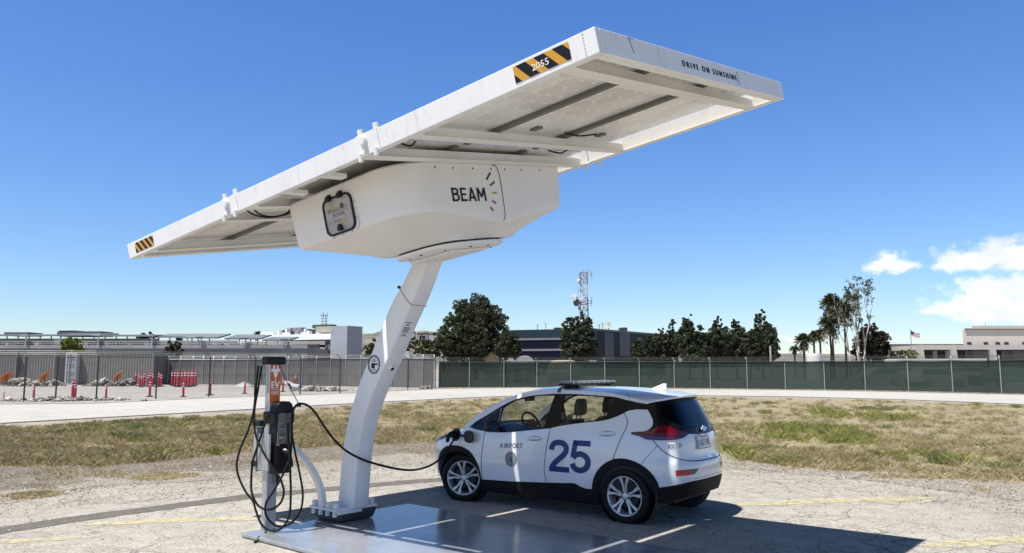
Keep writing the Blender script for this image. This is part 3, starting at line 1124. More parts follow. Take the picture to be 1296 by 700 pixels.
wn_ = nd(t, 'ShaderNodeTexWhiteNoise')
t.links.new(cv.outputs[0], wn_.inputs[0])
big_ = nd(t, 'ShaderNodeCombineXYZ')
t.links.new(mth(t, 'FLOOR', mth(t, 'MULTIPLY', sp.outputs[0], 1 / .68)), big_.inputs[0])
t.links.new(mth(t, 'FLOOR', mth(t, 'MULTIPLY', sp.outputs[1], 1 / .34)), big_.inputs[1])
wb_ = nd(t, 'ShaderNodeTexWhiteNoise')
t.links.new(big_.outputs[0], wb_.inputs[0])
tone = mth(t, 'ADD', mth(t, 'MULTIPLY', wn_.outputs[0], .30), mth(t, 'ADD', mth(t, 'MULTIPLY', wb_.outputs[0], .45), mth(t, 'MULTIPLY', no.outputs[0], .25)))
mi = nd(t, 'ShaderNodeMixRGB')
mi.inputs[1].default_value = (.53, .52, .50, 1)
mi.inputs[2].default_value = (.92, .91, .885, 1)
t.links.new(tone, mi.inputs[0])
m2 = nd(t, 'ShaderNodeMixRGB')
t.links.new(mth(t, 'ADD', mth(t, 'MULTIPLY', line, .75), mth(t, 'MULTIPLY', bus, .2), clamp=True), m2.inputs[0])
t.links.new(mi.outputs[0], m2.inputs[1])
m2.inputs[2].default_value = (.50, .49, .46, 1)
m3 = nd(t, 'ShaderNodeMixRGB')
t.links.new(dot, m3.inputs[0])
t.links.new(m2.outputs[0], m3.inputs[1])
m3.inputs[2].default_value = (.92, .92, .9, 1)
t.links.new(m3.outputs[0], b.inputs['Base Color'])
tl = nd(t, 'ShaderNodeBsdfTranslucent')
t.links.new(m3.outputs[0], tl.inputs[0])
ms = nd(t, 'ShaderNodeMixShader')
ms.inputs[0].default_value = 0
t.links.new(b.outputs[0], ms.inputs[1])
t.links.new(tl.outputs[0], ms.inputs[2])
t.links.new(ms.outputs[0], t.nodes['Material Output'].inputs[0])
M['panel'] = m
M['pv_top'] = mat('dark_blue_cells', (0.02, 0.03, 0.07), .12, spec=.6)


def panel_obj(a0, a1, b0, b1):
    V = [A(a0, b0, .030), A(a1, b0, .030), A(a1, b1, .030), A(a0, b1, .030), A(a0, b0, .002), A(a1, b0, .002), A(a1, b1, .002), A(a0, b1, .002)]
    L = root_loc(st)
    me = bpy.data.meshes.new('solar_panel')
    me.from_pydata([p - L for p in V], [], [(0, 1, 2, 3), (7, 6, 5, 4), (4, 5, 1, 0), (5, 6, 2, 1), (6, 7, 3, 2), (7, 4, 0, 3)])
    me.materials.append(M['panel'])
    me.materials.append(M['pv_top'])
    me.polygons[1].material_index = 1
    u = me.uv_layers.new(name='UVMap')
    uvs = [(a0, b0), (a1, b0), (a1, b1), (a0, b1)]
    for pi in range(6):
        for li in me.polygons[pi].loop_indices:
            u.data[li].uv = uvs[me.loops[li].vertex_index % 4]
    o = bpy.data.objects.new('solar_panel', me)
    COL.objects.link(o)
    o.parent = st
    return o


# the transparent panels leave a slot along the near rail and at the two hinges
BR = [(.062, .10), (.10, 1.16)]
for a0, a1 in ((.06, JT[0] - .03), (JT[0] + .03, JT[1] - .03), (JT[1] + .03, AL - .06)):
    for b0, b1 in ((.105, 1.162), (1.168, 2.232), (2.238, AWD - .115)):
        panel_obj(a0, a1, b0, b1)
# junction boxes, loose leads under the panels
for a_, b_ in ((1.74, 1.62), (1.74, 2.75), (4.6, .6)):
    g = G()
    abox(g, a_ - .05, a_ + .05, b_ - .04, b_ + .04, .031, .052)
    g.build('junction_box', M['rail'], st, bevel=.004)
for pts_ in ([A(4.75, .35, .05), A(4.72, .42, .13), A(4.6, .55, .19), A(4.5, .75, .16), A(4.4, .8, .06)],
             [A(4.75, .45, .05), A(4.72, .5, .13), A(4.62, .6, .18), A(4.5, .7, .16), A(4.42, .72, .06)],
             [A(2.3, 2.55, .05), A(2.25, 2.7, .09), A(2.22, 2.8, .06), A(2.2, 2.9, .05)],
             [A(2.3, .55, .05), A(2.28, .45, .10), A(2.3, .35, .07), A(2.32, .25, .05)],
             [A(1.75, 2.1, .05), A(1.72, 2.3, .08), A(1.7, 2.6, .05)]):
    g = G()
    g.tube(cm(pts_, 5), .009, 6)
    g.build('loose_lead', M['rubber'], st, smooth=True)
# hinge brackets with bolts, near and far rails
for ja in JT:
    for fb, sg in ((0, -1), (AWD, 1)):
        br = G()
        abox(br, ja - .14, ja + .13, fb if sg > 0 else fb - .006, fb + .006 if sg > 0 else fb, -.004, AT + .004)
        bo = br.build('hinge_plate', M['white'], st, bevel=.003)
        for da in (-.105, .095):
            k = G()
            k.cyl(A(ja + da, fb + sg * .024, AT + .05), AW, .021, .07, 10)
            k.build('hinge_nut', M['white'], bo, bevel=.004)
            k = G()
            k.cyl(A(ja + da, fb - sg * .03, .0), AW, .028, .055, 12)
            k.build('hinge_bolt', M['white'], bo, bevel=.004)
        k = G()
        k.cyl(A(ja + .03, fb + sg * .004, .055), AV * sg, .036, .035, 14)
        k.prism([(-.015, 0), (.030, 0), (.022, .105), (-.0, .105)], A(ja + .03, fb + sg * .004, .062), AU, -AW, AV * sg * .022)
        k.build('hinge_pin', M['white'], bo, bevel=.004)
# gussets from the near rail to the housing
for a_ in (3.02, AL - 3.02 - .1, ):
    g = G()
    g.prism([(0, 0), (.09, 0), (.04, .20), (-.05, .20)], A(a_, .10, .13), AU, (AV * .92 - AW * .15), -AW * .04)
    g.build('gusset', M['cream'], st, bevel=.004)

# hazard striped stickers on the near rail
def hazard(a0, a1, c0, c1, n, number=None):
    g = G()
    Wd, Hh = a1 - a0, c1 - c0
    o = A(a1, -.0025, c1)          # left-bottom as seen from the near side
    ex, ey = -AU, AW
    g.cur = 0
    g.add([o, o + ex * Wd, o + ex * Wd + ey * Hh, o + ey * Hh], [(0, 1, 2, 3)])
    g.cur = 1
    o2 = o - AV * .001
    per = Wd / n
    for k in range(-1, n + 1):
        x0 = k * per + per * .15
        # stripe leaning to the left going up, clipped to the plate
        poly = [(x0, Hh), (x0 + per * .55, Hh), (x0 + per * .55 + Hh * .9, 0), (x0 + Hh * .9, 0)]
        out = []
        for i in range(4):
            out.append(poly[i])
        # clip on x
        def clip(pl_, xc, keep_gt):
            res = []
            for i in range(len(pl_)):
                p, q = pl_[i], pl_[(i + 1) % len(pl_)]
                pi, qi = (p[0] > xc) == keep_gt, (q[0] > xc) == keep_gt
                if pi: res.append(p)
                if pi != qi:
                    t_ = (xc - p[0]) / (q[0] - p[0])
                    res.append((xc, p[1] + (q[1] - p[1]) * t_))
            return res
        out = clip(out, 0, True)
        if len(out) > 2: out = clip(out, Wd, False)
        if len(out) > 2: g.add([o2 + ex * p[0] + ey * p[1] for p in out], [tuple(range(len(out)))])
    h = g.build('hazard_sticker', [M['yellow'], M['ink']], st)
    if number:
        g = G()
        put2d(g, fit2d(text2d(number), .33 * Wd, .63 * Wd, .27 * Hh, .66 * Hh), o - AV * .0025, ex, ey)
        g.build('sticker_number', M['wdecal'], h)
    return h


hazard(.215, .70, .022, .140, 3, '2055')
hazard(6.10, 6.54, .026, .142, 4)
# lettering on the end rail, with five small ray marks
g = G()
ex, ey = AV, AW
o = A(-.003, 0, .116)
V, F = text2d('DRIVE ON SUNSHINE', 1.0, bold=0, spacing=1.62)
for q_ in range(4): put2d(g, fit2d((V, F), 1.21 + .0022 * q_, 2.247 + .0022 * q_, 0, .047), o - AU * .0003 * q_, ex, ey)
for (bx0, c0, ang) in ((2.275, .050, 55), (2.285, .066, 25), (2.290, .088, 0), (2.283, .110, -25), (2.268, .128, -55)):
    d = ex * math.cos(R(ang)) + ey * math.sin(R(ang))
    n_ = ex * -math.sin(R(ang)) + ey * math.cos(R(ang))
    g.fr(A(-.003, bx0, c0) - n_ * .003, d * .022, n_ * .006, -AU * .001)
g.build('end_lettering', M['ink'], st)
# rivet rows near the corner and scratch
g = G()
for k in range(7):
    g.cyl(A(.10, 0, .015 + .024 * k), -AV, .004, .003, 6)
    g.cyl(A(0, .10, .015 + .024 * k), -AU, .004, .003, 6)
g.build('rivets', M['galv'], st)
g = G()
for (b_, c_), (b2, c2) in zip(((.43, .006), (.44, .04), (.452, .075), (.46, .1)), ((.44, .04), (.452, .075), (.46, .1), (.47, .115))):
    g.tube([A(-.001, b_, c_), A(-.001, b2, c2)], .003, 4)
g.tube([A(-.001, .42, .012), A(-.001, .50, .010)], .0025, 4)
g.build('scratch', M['darkgrey'], st)

# ---- housing under the array
def rrect(a0, a1, b0, b1, r, c, n=8, dip=0.0):
    out = []
    for (ia, ib, s0, r) in ((1, 1, 0, .16), (0, 1, 90, .07), (0, 0, 180, .40), (1, 0, 270, .10)):
        ca, cb = (a1 - r if ia else a0 + r), (b1 - r if ib else b0 + r)
        for k in range(n + 1):
            ang = R(s0 + 90 * k / n)
            out.append((ca + r * math.cos(ang), cb + r * math.sin(ang)))
    # subdivide long straights so that the rim can dip
    res = []
    for i in range(len(out)):
        p, q = out[i], out[(i + 1) % len(out)]
        kk = max(1, int(round(math.hypot(q[0] - p[0], q[1] - p[1]) / .12))) if i % (n + 1) == n else 1
        for j in range(kk):
            res.append((p[0] + (q[0] - p[0]) * j / kk, p[1] + (q[1] - p[1]) * j / kk))
    return res


NCNT = {}
def ring_at(a0, a1, b0, b1, r, c, dip=0.0):
    base = rrect(2.5, 4.23, .48, 3.0, .24, 0)
    out = []
    for (a_, b_) in base:
        fa, fb = (a_ - 2.5) / (4.23 - 2.5), (b_ - .48) / (3.0 - .48)
        cc = c + dip * max(0, 1 - abs((b_ - 1.86) / 1.05)) ** 1.3 * max(0, 1 - fa * 2.6)
        out.append(A(a0 + (a1 - a0) * fa, b0 + (b1 - b0) * fb, cc))
    return out


g = G()
prof = [(2.52, 4.21, .50, 2.98, .155, 0), (2.50, 4.23, .48, 3.0, .175, 0), (2.50, 4.23, .48, 3.0, .22, 0), (2.505, 4.225, .485, 2.97, .40, .03), (2.512, 4.218, .49, 2.935, .56, .11), (2.515, 4.215, .492, 2.92, .618, .15),
        (2.522, 4.20, .50, 2.905, .634, .155), (2.545, 4.17, .53, 2.88, .645, .155), (2.60, 4.10, .62, 2.78, .672, .14), (2.70, 3.96, .84, 2.60, .74, .09), (2.80, 3.80, 1.08, 2.42, .82, .03), (2.84, 3.72, 1.18, 2.36, .868, 0)]
g.loft([ring_at(a0, a1, b0, b1, .24, c, d) for a0, a1, b0, b1, c, d in prof])
g.build('housing', M['cream'], st, smooth=True, auto=32)
# dark gasket and turntable plate the column carries
g = G()
def oval(s_, c, sh=0):
    out = []
    for k in range(40):
        an = 2 * math.pi * k / 40
        ca, sa = math.cos(an), math.sin(an)
        ca, sa = math.copysign(abs(ca) ** .62, ca), math.copysign(abs(sa) ** .62, sa)
        out.append(A(3.27 + .43 * s_ * ca, 1.77 + .56 * s_ * sa, c))
    return out
g.loft([oval(.97, .862), oval(.97, .888)])
g.build('gasket', M['ink'], st)
g = G()
g.loft([oval(1.0, .886), oval(1.02, .890), oval(1.02, .922), oval(.99, .930), oval(.8, .938)])
tp = g.build('turntable', M['white'], st, smooth=True, auto=40)
g = G()
for k in range(10):
    an = 2 * math.pi * k / 10 + .2
    g.cyl(A(3.27 + .39 * math.cos(an), 1.77 + .50 * math.sin(an), .930), -AW, .014, .014, 8)
g.build('turntable_bolts', M['darkgrey'], tp)
g = G()
g.fr(A(3.0, 1.5, .939), AU * .66, AV * .56, -AW * .03)
g.build('column_head', M['white'], st, bevel=.01)
# removable cover seam and screws on the lettered face
def hs(b_, c_, off=.003):
    """point on the lettered end of the housing"""
    a_ = np.interp(c_, [.22, .42, .62, .76, .80], [2.50, 2.505, 2.512, 2.516, 2.53])
    return A(a_ - off, b_, c_)
g = G()
g.tube(cm([hs(1.80, .175), hs(1.862, .20), hs(1.885, .30), hs(1.878, .50), hs(1.868, .66), hs(1.85, .73), hs(1.82, .755)], 5), .0045, 5)
for b_ in (1.487, 1.77, 1.995, 2.273, 1.2, 2.6, .95):
    g.cyl(hs(b_, .218, 0), -AU, .010, .003, 8)
g.build('cover_seam', M['darkgrey'], st)
g = G()
def sw(pts, w):
    L_, R_ = [], []
    for i, p in enumerate(pts):
        a, b = pts[max(i - 1, 0)], pts[min(i + 1, len(pts) - 1)]
        d = math.hypot(b[0] - a[0], b[1] - a[1])
        nx_, ny_ = -(b[1] - a[1]) / d * w / 2, (b[0] - a[0]) / d * w / 2
        L_.append((p[0] + nx_, p[1] + ny_))
        R_.append((p[0] - nx_, p[1] - ny_))
    k = len(pts)
    return L_ + R_, [(i, i + 1, k + i + 1, k + i) for i in range(k - 1)]


# four condensed capitals drawn as strokes (height 1)
T_ = .145
GL = {'B': [[(.085, 0), (.085, 1)], [(.0, .915), (.36, .915), (.47, .87), (.50, .76), (.47, .64), (.36, .545), (.1, .545)], [(.1, .53), (.38, .53), (.50, .46), (.54, .29), (.50, .15), (.38, .085), (.0, .085)]],
      'E': [[(.085, 0), (.085, 1)], [(.0, .915), (.52, .915)], [(.1, .51), (.47, .51)], [(.0, .085), (.53, .085)]],
      'A': [[(.085, 0), (.345, 1)], [(.605, 0), (.345, 1)], [(.16, .27), (.53, .27)]],
      'M': [[(.085, 0), (.115, 1)], [(.115, .98), (.40, .30)], [(.40, .30), (.685, .98)], [(.685, 1), (.715, 0)]]}
x_ = 0.0
lets = []
for ch_, adv in (('B', .70), ('E', .62), ('A', .76), ('M', .80)):
    for st__ in GL[ch_]:
        V, F = sw(st__, T_)
        lets.append(([(x_ + p[0], p[1]) for p in V], F))
    x_ += adv
wd_ = x_
hb_ = .135
for q_, (V, F) in enumerate(lets): g.add([hs(1.115 + p[0] / wd_ * .50, .55 - p[1] * hb_, .004 + .0002 * q_) for p in V], F)
g.build('housing_lettering', M['ink'], st)
for (b0, c0, b1, c1, cl) in ((1.664, .332, 1.745, .257, (.02, .02, .02)), (1.703, .394, 1.788, .352, (.08, .08, .08)), (1.72, .469, 1.793, .469, (.42, .38, .03)), (1.696, .548, 1.752, .578, (.30, .03, .05)), (1.649, .614, 1.686, .654, (.16, .03, .04))):
    g = G()
    p, q = hs(b0, c0, .004), hs(b1, c1, .004)
    d = (q - p).normalized()
    n_ = d.cross(AU).normalized()
    g.fr(p - n_ * .010, q - p, n_ * .020, -AU * .001)
    g.build('ray_mark', mat('ray_mark_paint', cl, .5), st)
# hatch on the side of the housing
def hh(a_, c_, off=.0): return A(a_, .484 - off, c_)
def rr2(x0, x1, y0, y1, r, n=6):
    out = []
    for (cx, cy, s0) in ((x1 - r, y1 - r, 0), (x0 + r, y1 - r, 90), (x0 + r, y0 + r, 180), (x1 - r, y0 + r, 270)):
        for k in range(n + 1):
            a = R(s0 + 90 * k / n)
            out.append((cx + r * math.cos(a), cy + r * math.sin(a)))
    return out
out_, inn_ = rr2(-.222, .222, -.185, .185, .085), rr2(-.203, .203, -.166, .166, .07)
rim_, pan_ = rr2(-.25, .25, -.21, .21, .10), None
hc_a, hc_c = 3.405, .445
def hp(x, y, off): return hh(hc_a - x, hc_c - y, off)
g = G()
g.loft([[hp(x, y, -.004) for x, y in rim_], [hp(x, y, .008) for x, y in rim_]])
hf = g.build('access_hatch', M['cream'], st, bevel=.003)
g = G()
g.loft([[hp(x, y, .006) for x, y in out_], [hp(x, y, .026) for x, y in out_], [hp(x, y, .026) for x, y in inn_], [hp(x, y, .016) for x, y in inn_]], False, False)
g.build('hatch_gasket', M['black'], hf)
g = G()
g.add([hp(x, y, .016) for x, y in inn_], [tuple(range(len(inn_)))])
g.build('hatch_window', mat('hatch_grey_glass', (.46, .44, .44), .12, var=.25, vscale=7), hf)
for x_ in (-.10, .075):
    g = G()
    g.fr(hp(x_ - .03, .15, .02), -AU * .06, AW * .05, -AV * .03)
    g.fr(hp(x_ - .02, .185, .006), -AU * .04, AW * .03, -AV * .03)
    g.build('hatch_hinge', M['black'], hf, bevel=.004)
g = G()
g.fr(hp(-.03, -.155, .02), -AU * .06, AW * .035, -AV * .03)
g.fr(hp(-.018, -.125, .02), -AU * .036, AW * .03, -AV * .028)
g.build('hatch_latch', M['black'], hf, bevel=.004)
g = G()
for (x_, y_) in ((-.24, .02), (-.24, -.13), (.24, .07), (.24, -.08), (0, -.2), (.14, -.2), (-.14, -.2)):
    g.cyl(hp(x_, y_, .008), -AV, .008, .004, 8)
g.build('hatch_screws', M['galv'], hf)
def htext(s_, x0, x1, y0, y1, mm):
    g = G()
    V, F = fit2d(text2d(s_, 1), x0, x1, y0, y1)
    g.add([hp(p[0], p[1], .0175) for p in V], F)
    g.build('hatch_lettering', mm, hf)
mm_ = mat('faded_print', (.10, .07, .07), .6)
htext('EMERGENCY', -.15, .14, .035, .075, mm_)
htext('POWER', -.09, .09, -.018, .025, mm_)
htext('120V 60Hz', -.09, .03, -.06, -.042, mm_)
g = G()
for (x_, y_, w_) in ((-.085, .085, .035), (-.04, .09, .03), (.005, .075, .028), (.02, -.065, .03), (.065, -.06, .028), (.105, -.06, .025)):
    g.prism([(-w_ / 2, -.02), (w_ / 2, -.02), (0, .03)], hp(x_, y_, .0172), -AU, AW, -AV * .0004)
g.build('hatch_symbols', mat('faded_yellow_print', (.5, .42, .08), .6), hf)
g = G()
g.lathe(hp(.065, .075, .0172), -AV, [(0, .028), (.0006, .028)], 16)
g.build('hatch_roundel', mm_, hf)
# ================================================================== CHARGER PEDESTAL
PB = Vector((-2.735, 9.05, 0.058))
ped = thing('charging_pedestal', 'silver charging post with an orange EV only sign and black charger, on the pad corner', 'charging station', PB)
nx, ny = -UH, VH          # nx = the way the sign faces, ny = to its right as seen from the sign side
def pp(x, y, z): return PB + nx * x + ny * y + Vector((0, 0, z))
def pbox(g, x0, x1, y0, y1, z0, z1): return g.fr(pp(x0, y0, z0), nx * (x1 - x0), ny * (y1 - y0), (0, 0, z1 - z0))
g = G()
ring = rr2(-.045, .045, -.075, .075, .022, 4)
g.loft([[pp(x, y, 0) for x, y in ring], [pp(x, y, 1.86) for x, y in ring]])
g.build('post', M['alu'], ped, smooth=True, auto=30)
g = G()
pbox(g, .044, .052, -.062, .062, .03, .74)
g.build('post_cover', mat('satin_silver_panel', (.40, .41, .42), .45, .6), ped, bevel=.003)
g = G()
c0 = rr2(-.085, .085, -.125, .125, .04, 5)
c1 = rr2(-.075, .075, -.115, .115, .04, 5)
g.loft([[pp(x, y, 1.835) for x, y in c1], [pp(x, y, 1.85) for x, y in c0], [pp(x, y, 1.905) for x, y in c0], [pp(x, y, 1.925) for x, y in c1]])
g.build('post_cap', M['black'], ped, smooth=True, auto=40)
# sign
sx = .0475
g = G()
pbox(g, .044, sx, -.066, .066, 1.40, 1.835)
sgn = g.build('sign', M['orange'], ped)
g = G()
def srect(y0, y1, z0, z1): g.fr(pp(sx + .001, y0, z0), ny * (y1 - y0), Vector((0, 0, z1 - z0)), nx * .001)
srect(-.058, .058, 1.755, 1.785)
srect(-.035, -.012, 1.785, 1.83)
srect(.012, .035, 1.785, 1.83)
g.prism([(-.03, .06), (.03, .06), (.018, .0), (-.018, .0)], pp(sx + .001, 0, 1.695), ny, (0, 0, 1), nx * .001)
srect(-.006, .006, 1.655, 1.70)
for q_ in range(4): put2d(g, fit2d(text2d('EV', 1), -.052 + .003 * q_, .046 + .003 * q_, 1.565, 1.645), pp(sx + .002 + .0003 * q_, 0, 0), ny, (0, 0, 1))
srect(-.062, .062, 1.549, 1.553)
for q_ in range(2): put2d(g, fit2d(text2d('ONLY', 1), -.052 + .002 * q_, .050 + .002 * q_, 1.495, 1.535), pp(sx + .002 + .0003 * q_, 0, 0), ny, (0, 0, 1))
g.build('sign_lettering', M['wdecal'], sgn)
# charger head
g = G()
hd = [(-.105, .62), (.105, .62), (.115, .68), (.118, 1.18), (.122, 1.30), (.10, 1.385), (.065, 1.42), (-.065, 1.42), (-.10, 1.385), (-.122, 1.30), (-.118, 1.18), (-.115, .68)]
g.prism(hd, pp(.046, .06, 0), ny, (0, 0, 1), nx * .125)
hdo = g.build('charger_head', M['black'], ped, bevel=.018, seg=3)
g = G()
pbox(g, -.05, .16, -.135, -.098, .66, 1.06)
g.build('silver_side', M['alu'], ped, bevel=.008)
g = G()
pbox(g, -.05, .185, -.09, .185, 1.17, 1.31)
g.build('cable_collar', M['black'], ped, bevel=.025, seg=3)
g = G()
pbox(g, .165, .188, -.035, .14, .95, 1.29)
g.build('display_panel', mat('display_grey', (.15, .155, .155), .25, var=.4, vscale=9), ped, bevel=.004)
g = G()
pbox(g, .1875, .189, -.02, .11, 1.08, 1.085)
pbox(g, .1875, .189, -.02, .11, 1.18, 1.183)
pbox(g, .1875, .189, -.02, .04, 1.01, 1.03)
for k in range(5): pbox(g, .1875, .189, -.015 + .025 * k, -.002 + .025 * k, 1.105, 1.12)
g.build('display_print', mat('pale_print', (.35, .35, .35), .5), ped)
g = G()
pbox(g, .171, .174, -.04, -.0, .935, .955)
g.build('maker_plate', M['alu'], ped)
# holstered connector
g = G()
g.tube(cm([pp(.165, .03, .86), pp(.215, .045, .87), pp(.25, .07, .83), pp(.26, .095, .77), pp(.245, .11, .70)], 5), [.026] * 10 + [.022] * 11, 10)
g.build('connector_handle', M['black'], ped, smooth=True)
g = G()
g.tube(cm([pp(.20, .03, .885), pp(.235, .05, .885), pp(.262, .085, .81)], 5), .010, 8)
g.build('handle_highlight', M['alu'], ped, smooth=True)
# second holster bracket on the rear and its silver back plate
g = G()
pbox(g, -.20, -.145, -.10, .04, .63, 1.12)
g.build('back_plate', M['alu'], ped, bevel=.01)
for z_ in (.69, 1.14):
    g = G()
    pbox(g, -.215, -.035, -.12, .06, z_, z_ + .06)
    g.build('clamp', M['black'], ped, bevel=.008)
g = G()
g.tube([pp(.09, .03, .63), pp(.10, .04, .50)], .018, 8)
g.build('cable_gland', M['black'], ped)

# ------------------------------------------------------------------ cables
def px_path(pts_): return [at(p[0], p[1], p[2]) for p in pts_]


cab = thing('charging_cable', 'black charging cables hanging in loops from the silver post, one plugged into the car', 'charging cable', (PB.x, PB.y, 0))
Y0 = 8.98
L1 = [(327, 463, 9.0), (324, 490, 8.98), (321, 520, 8.96), (314, 545, 8.94), (305, 565, 8.92), (299.5, 588, 8.9), (303, 606, 8.9), (312, 624, 8.88), (320, 634, 8.87), (325, 650, 8.86), (332, 665, 8.85), (344, 672, 8.84), (357, 668, 8.84), (366, 652, 8.86), (368, 625, 8.88), (367, 590, 8.9), (365, 555, 8.92), (365, 533, 8.95)]
L2 = [(331, 463, 8.97), (327, 490, 8.96), (322, 520, 8.96), (323, 548, 8.93), (331, 568, 8.88), (344, 590, 8.84), (354, 605, 8.83), (359, 620, 8.83), (357, 633, 8.84), (349, 642, 8.86), (338, 645, 8.88), (327, 640, 8.9), (319, 625, 8.92), (318, 606, 8.94), (320, 584, 8.95), (327, 562, 8.92), (334, 540, 8.9), (338, 525, 8.92)]
L3 = [(365, 585, 8.86), (357, 603, 8.83), (346, 622, 8.82), (337, 636, 8.83), (336, 650, 8.84), (342, 660, 8.86), (352, 666, 8.88), (365, 664, 8.9), (376, 654, 8.92), (382, 640, 8.94), (383, 622, 8.95), (379, 598, 8.96), (374, 575, 8.97), (370, 553, 8.98), (369, 533, 8.98)]
for L_ in (L1, L2, L3):
    g = G()
    g.tube(cm(px_path(L_), 6), .0125, 8)
    g.build('cable_loop', M['rubber'], cab, smooth=True)
carport_y = 11.05
Lm = [(369, 532, 8.98), (371, 520, 8.98), (375, 513, 8.99), (381, 511, 9.0), (389, 513, 9.03), (398, 521, 9.06), (408, 536, 9.12), (420, 553, 9.18), (436, 569, 9.28), (455, 580, 9.4), (475, 587, 9.55), (500, 593, 9.75), (522, 595, 10.1), (540, 591, 10.5), (553, 584, 10.83), (564, 573, 11.05), (571, 562, 11.17), (576, 554, 11.22)]
g = G()
g.tube(cm(px_path(Lm), 6), .0135, 8)
g.build('plugged_cable', M['rubber'], cab, smooth=True)
g = G()
g.ball(at(378.5, 512, 8.99), .028, 10)
g.build('cable_clip', M['black'], cab, smooth=True)
g = G()
g.tube([at(352, 460, 9.0), at(365, 487, 9.0), at(378.5, 512, 8.99)], .005, 6)
g.tube([at(365.5, 485, 9.0), at(368.5, 492, 9.0)], .011, 6)
g.build('tether', M['darkgrey'], cab)
# ================================================================== THE CAR
def itp(tab):
    xs, ys = [t_[0] for t_ in tab], [t_[1] for t_ in tab]
    n, XS, YS = len(tab), [], []
    for i in range(n - 1):
        h = xs[i + 1] - xs[i]
        m0 = (ys[i + 1] - ys[max(i - 1, 0)]) / (xs[i + 1] - xs[max(i - 1, 0)])
        m1 = (ys[min(i + 2, n - 1)] - ys[i]) / (xs[min(i + 2, n - 1)] - xs[i])
        for k in range(8):
            t_ = k / 8
            XS.append(xs[i] + h * t_)
            YS.append((2 * t_**3 - 3 * t_**2 + 1) * ys[i] + (t_**3 - 2 * t_ * t_ + t_) * h * m0 + (-2 * t_**3 + 3 * t_ * t_) * ys[i + 1] + (t_**3 - t_ * t_) * h * m1)
    XS.append(xs[-1])
    YS.append(ys[-1])
    return lambda v: float(np.interp(v, XS, YS))


# half width, rear and front ends of the hull by height; rounded (superellipse) corners in plan
HW = itp([(.1, .76), (.2, .82), (.32, .85), (.45, .868), (.6, .878), (.75, .876), (.88, .868), (.98, .855), (1.06, .838), (1.15, .805), (1.3, .742), (1.45, .675), (1.56, .62), (1.62, .59)])
XR = itp([(.1, -.58), (.25, -.65), (.36, -.70), (.46, -.73), (.55, -.742), (.66, -.742), (.73, -.728), (.78, -.70), (.86, -.685), (.98, -.672), (1.06, -.65), (1.16, -.605), (1.3, -.53), (1.44, -.455), (1.56, -.40), (1.62, -.37)])
XF = itp([(.1, 3.2), (.25, 3.33), (.4, 3.40), (.55, 3.425), (.68, 3.42), (.8, 3.36), (.9, 3.24), (1.0, 3.1), (1.1, 3.0), (1.62, 2.9)])
X0, X1, NR_, NF_ = .30, 2.35, 3.0, 3.3


def arcp(th, z, n, xa, xb):
    s_, c_ = max(math.sin(th), 0), max(math.cos(th), 0)
    return xa + (xb - xa) * s_ ** (2 / n), HW(z) * c_ ** (2 / n)


def mkarc(n, xa, xb):
    th = np.concatenate([[0], np.linspace(1e-3, math.pi / 2 - 1e-3, 600), [math.pi / 2]])
    P_ = np.array([arcp(q, .75, n, xa, xb) for q in th])
    return th, np.concatenate([[0], np.cumsum(np.hypot(*np.diff(P_, axis=0).T))])


THR, DR = mkarc(NR_, X0, XR(.75))
THF, DF = mkarc(NF_, X1, XF(.75))
PC, PF = X0 - DR[-1], X1 + DF[-1]


def Bh(p, z):
    if p > X1: x, y = arcp(float(np.interp(min(p - X1, DF[-1]), DF, THF)), z, NF_, X1, XF(z))
    elif p < X0: x, y = arcp(float(np.interp(min(X0 - p, DR[-1]), DR, THR)), z, NR_, X0, XR(z))
    else: x, y = p, HW(z)
    return Vector((x, y, z))


def Nh(p, z):
    e = .004
    a = Bh(min(p + e, PF), z) - Bh(max(p - e, PC), z)
    n = (Bh(p, z + e) - Bh(p, z - e)).cross(a)
    if p <= PC + .02: n.y = 0
    return n.normalized() if n.length > 1e-12 else Vector((0, 1, 0))


car = thing('parked_car', 'white electric hatchback with a blue 25 on its door, plugged in under the solar canopy', 'car', (1.8623, 10.3109, 0), 2.488)
M['paint'] = mat('white_car_paint', (.78, .785, .79), .20, coat=1.0, var=.03, vscale=2)
M['blackgloss'] = mat('piano_black_trim', (.006, .006, .0065), .22, spec=.3)
M['clad'] = mat('black_textured_cladding', (.006, .006, .0065), .7, bump=.1, bscale=200, spec=.25)
M['glass'] = glass_mat('tinted_side_glass', (.74, .78, .77))
M['privacy'] = glass_mat('dark_rear_glass', (.03, .033, .036), ior=1.5)
M['seam'] = mat('panel_gap', (.02, .02, .022), .8)
M['interior'] = mat('dark_interior', (.022, .022, .024), .75, var=.2)
M['seat'] = mat('grey_seat_cloth', (.055, .054, .056), .85, var=.2, vscale=14, bump=.2)
M['redlens'] = mat('red_tail_lens', (.20, .004, .007), .08, coat=1.0, var=.5, vscale=12)
M['dredlens'] = mat('dark_red_lens', (.035, .002, .003), .06, coat=1.0)
M['reflector'] = mat('red_reflector', (.50, .012, .014), .15)
M['chrome'] = mat('bright_chrome', (.62, .62, .63), .32, .9)
M['blue'] = mat('navy_vinyl', (.004, .026, .155), .35)
M['navy'] = mat('dark_navy_vinyl', (.03, .035, .075), .4)


def cut_grid(bm, ps, zs):
    for v_, ax_ in [(q, 0) for q in ps] + [(q, 1) for q in zs]:
        bmesh.ops.bisect_plane(bm, geom=bm.verts[:] + bm.edges[:] + bm.faces[:], dist=1e-6, plane_co=(v_, 0, 0) if ax_ == 0 else (0, v_, 0), plane_no=(1, 0, 0) if ax_ == 0 else (0, 1, 0))


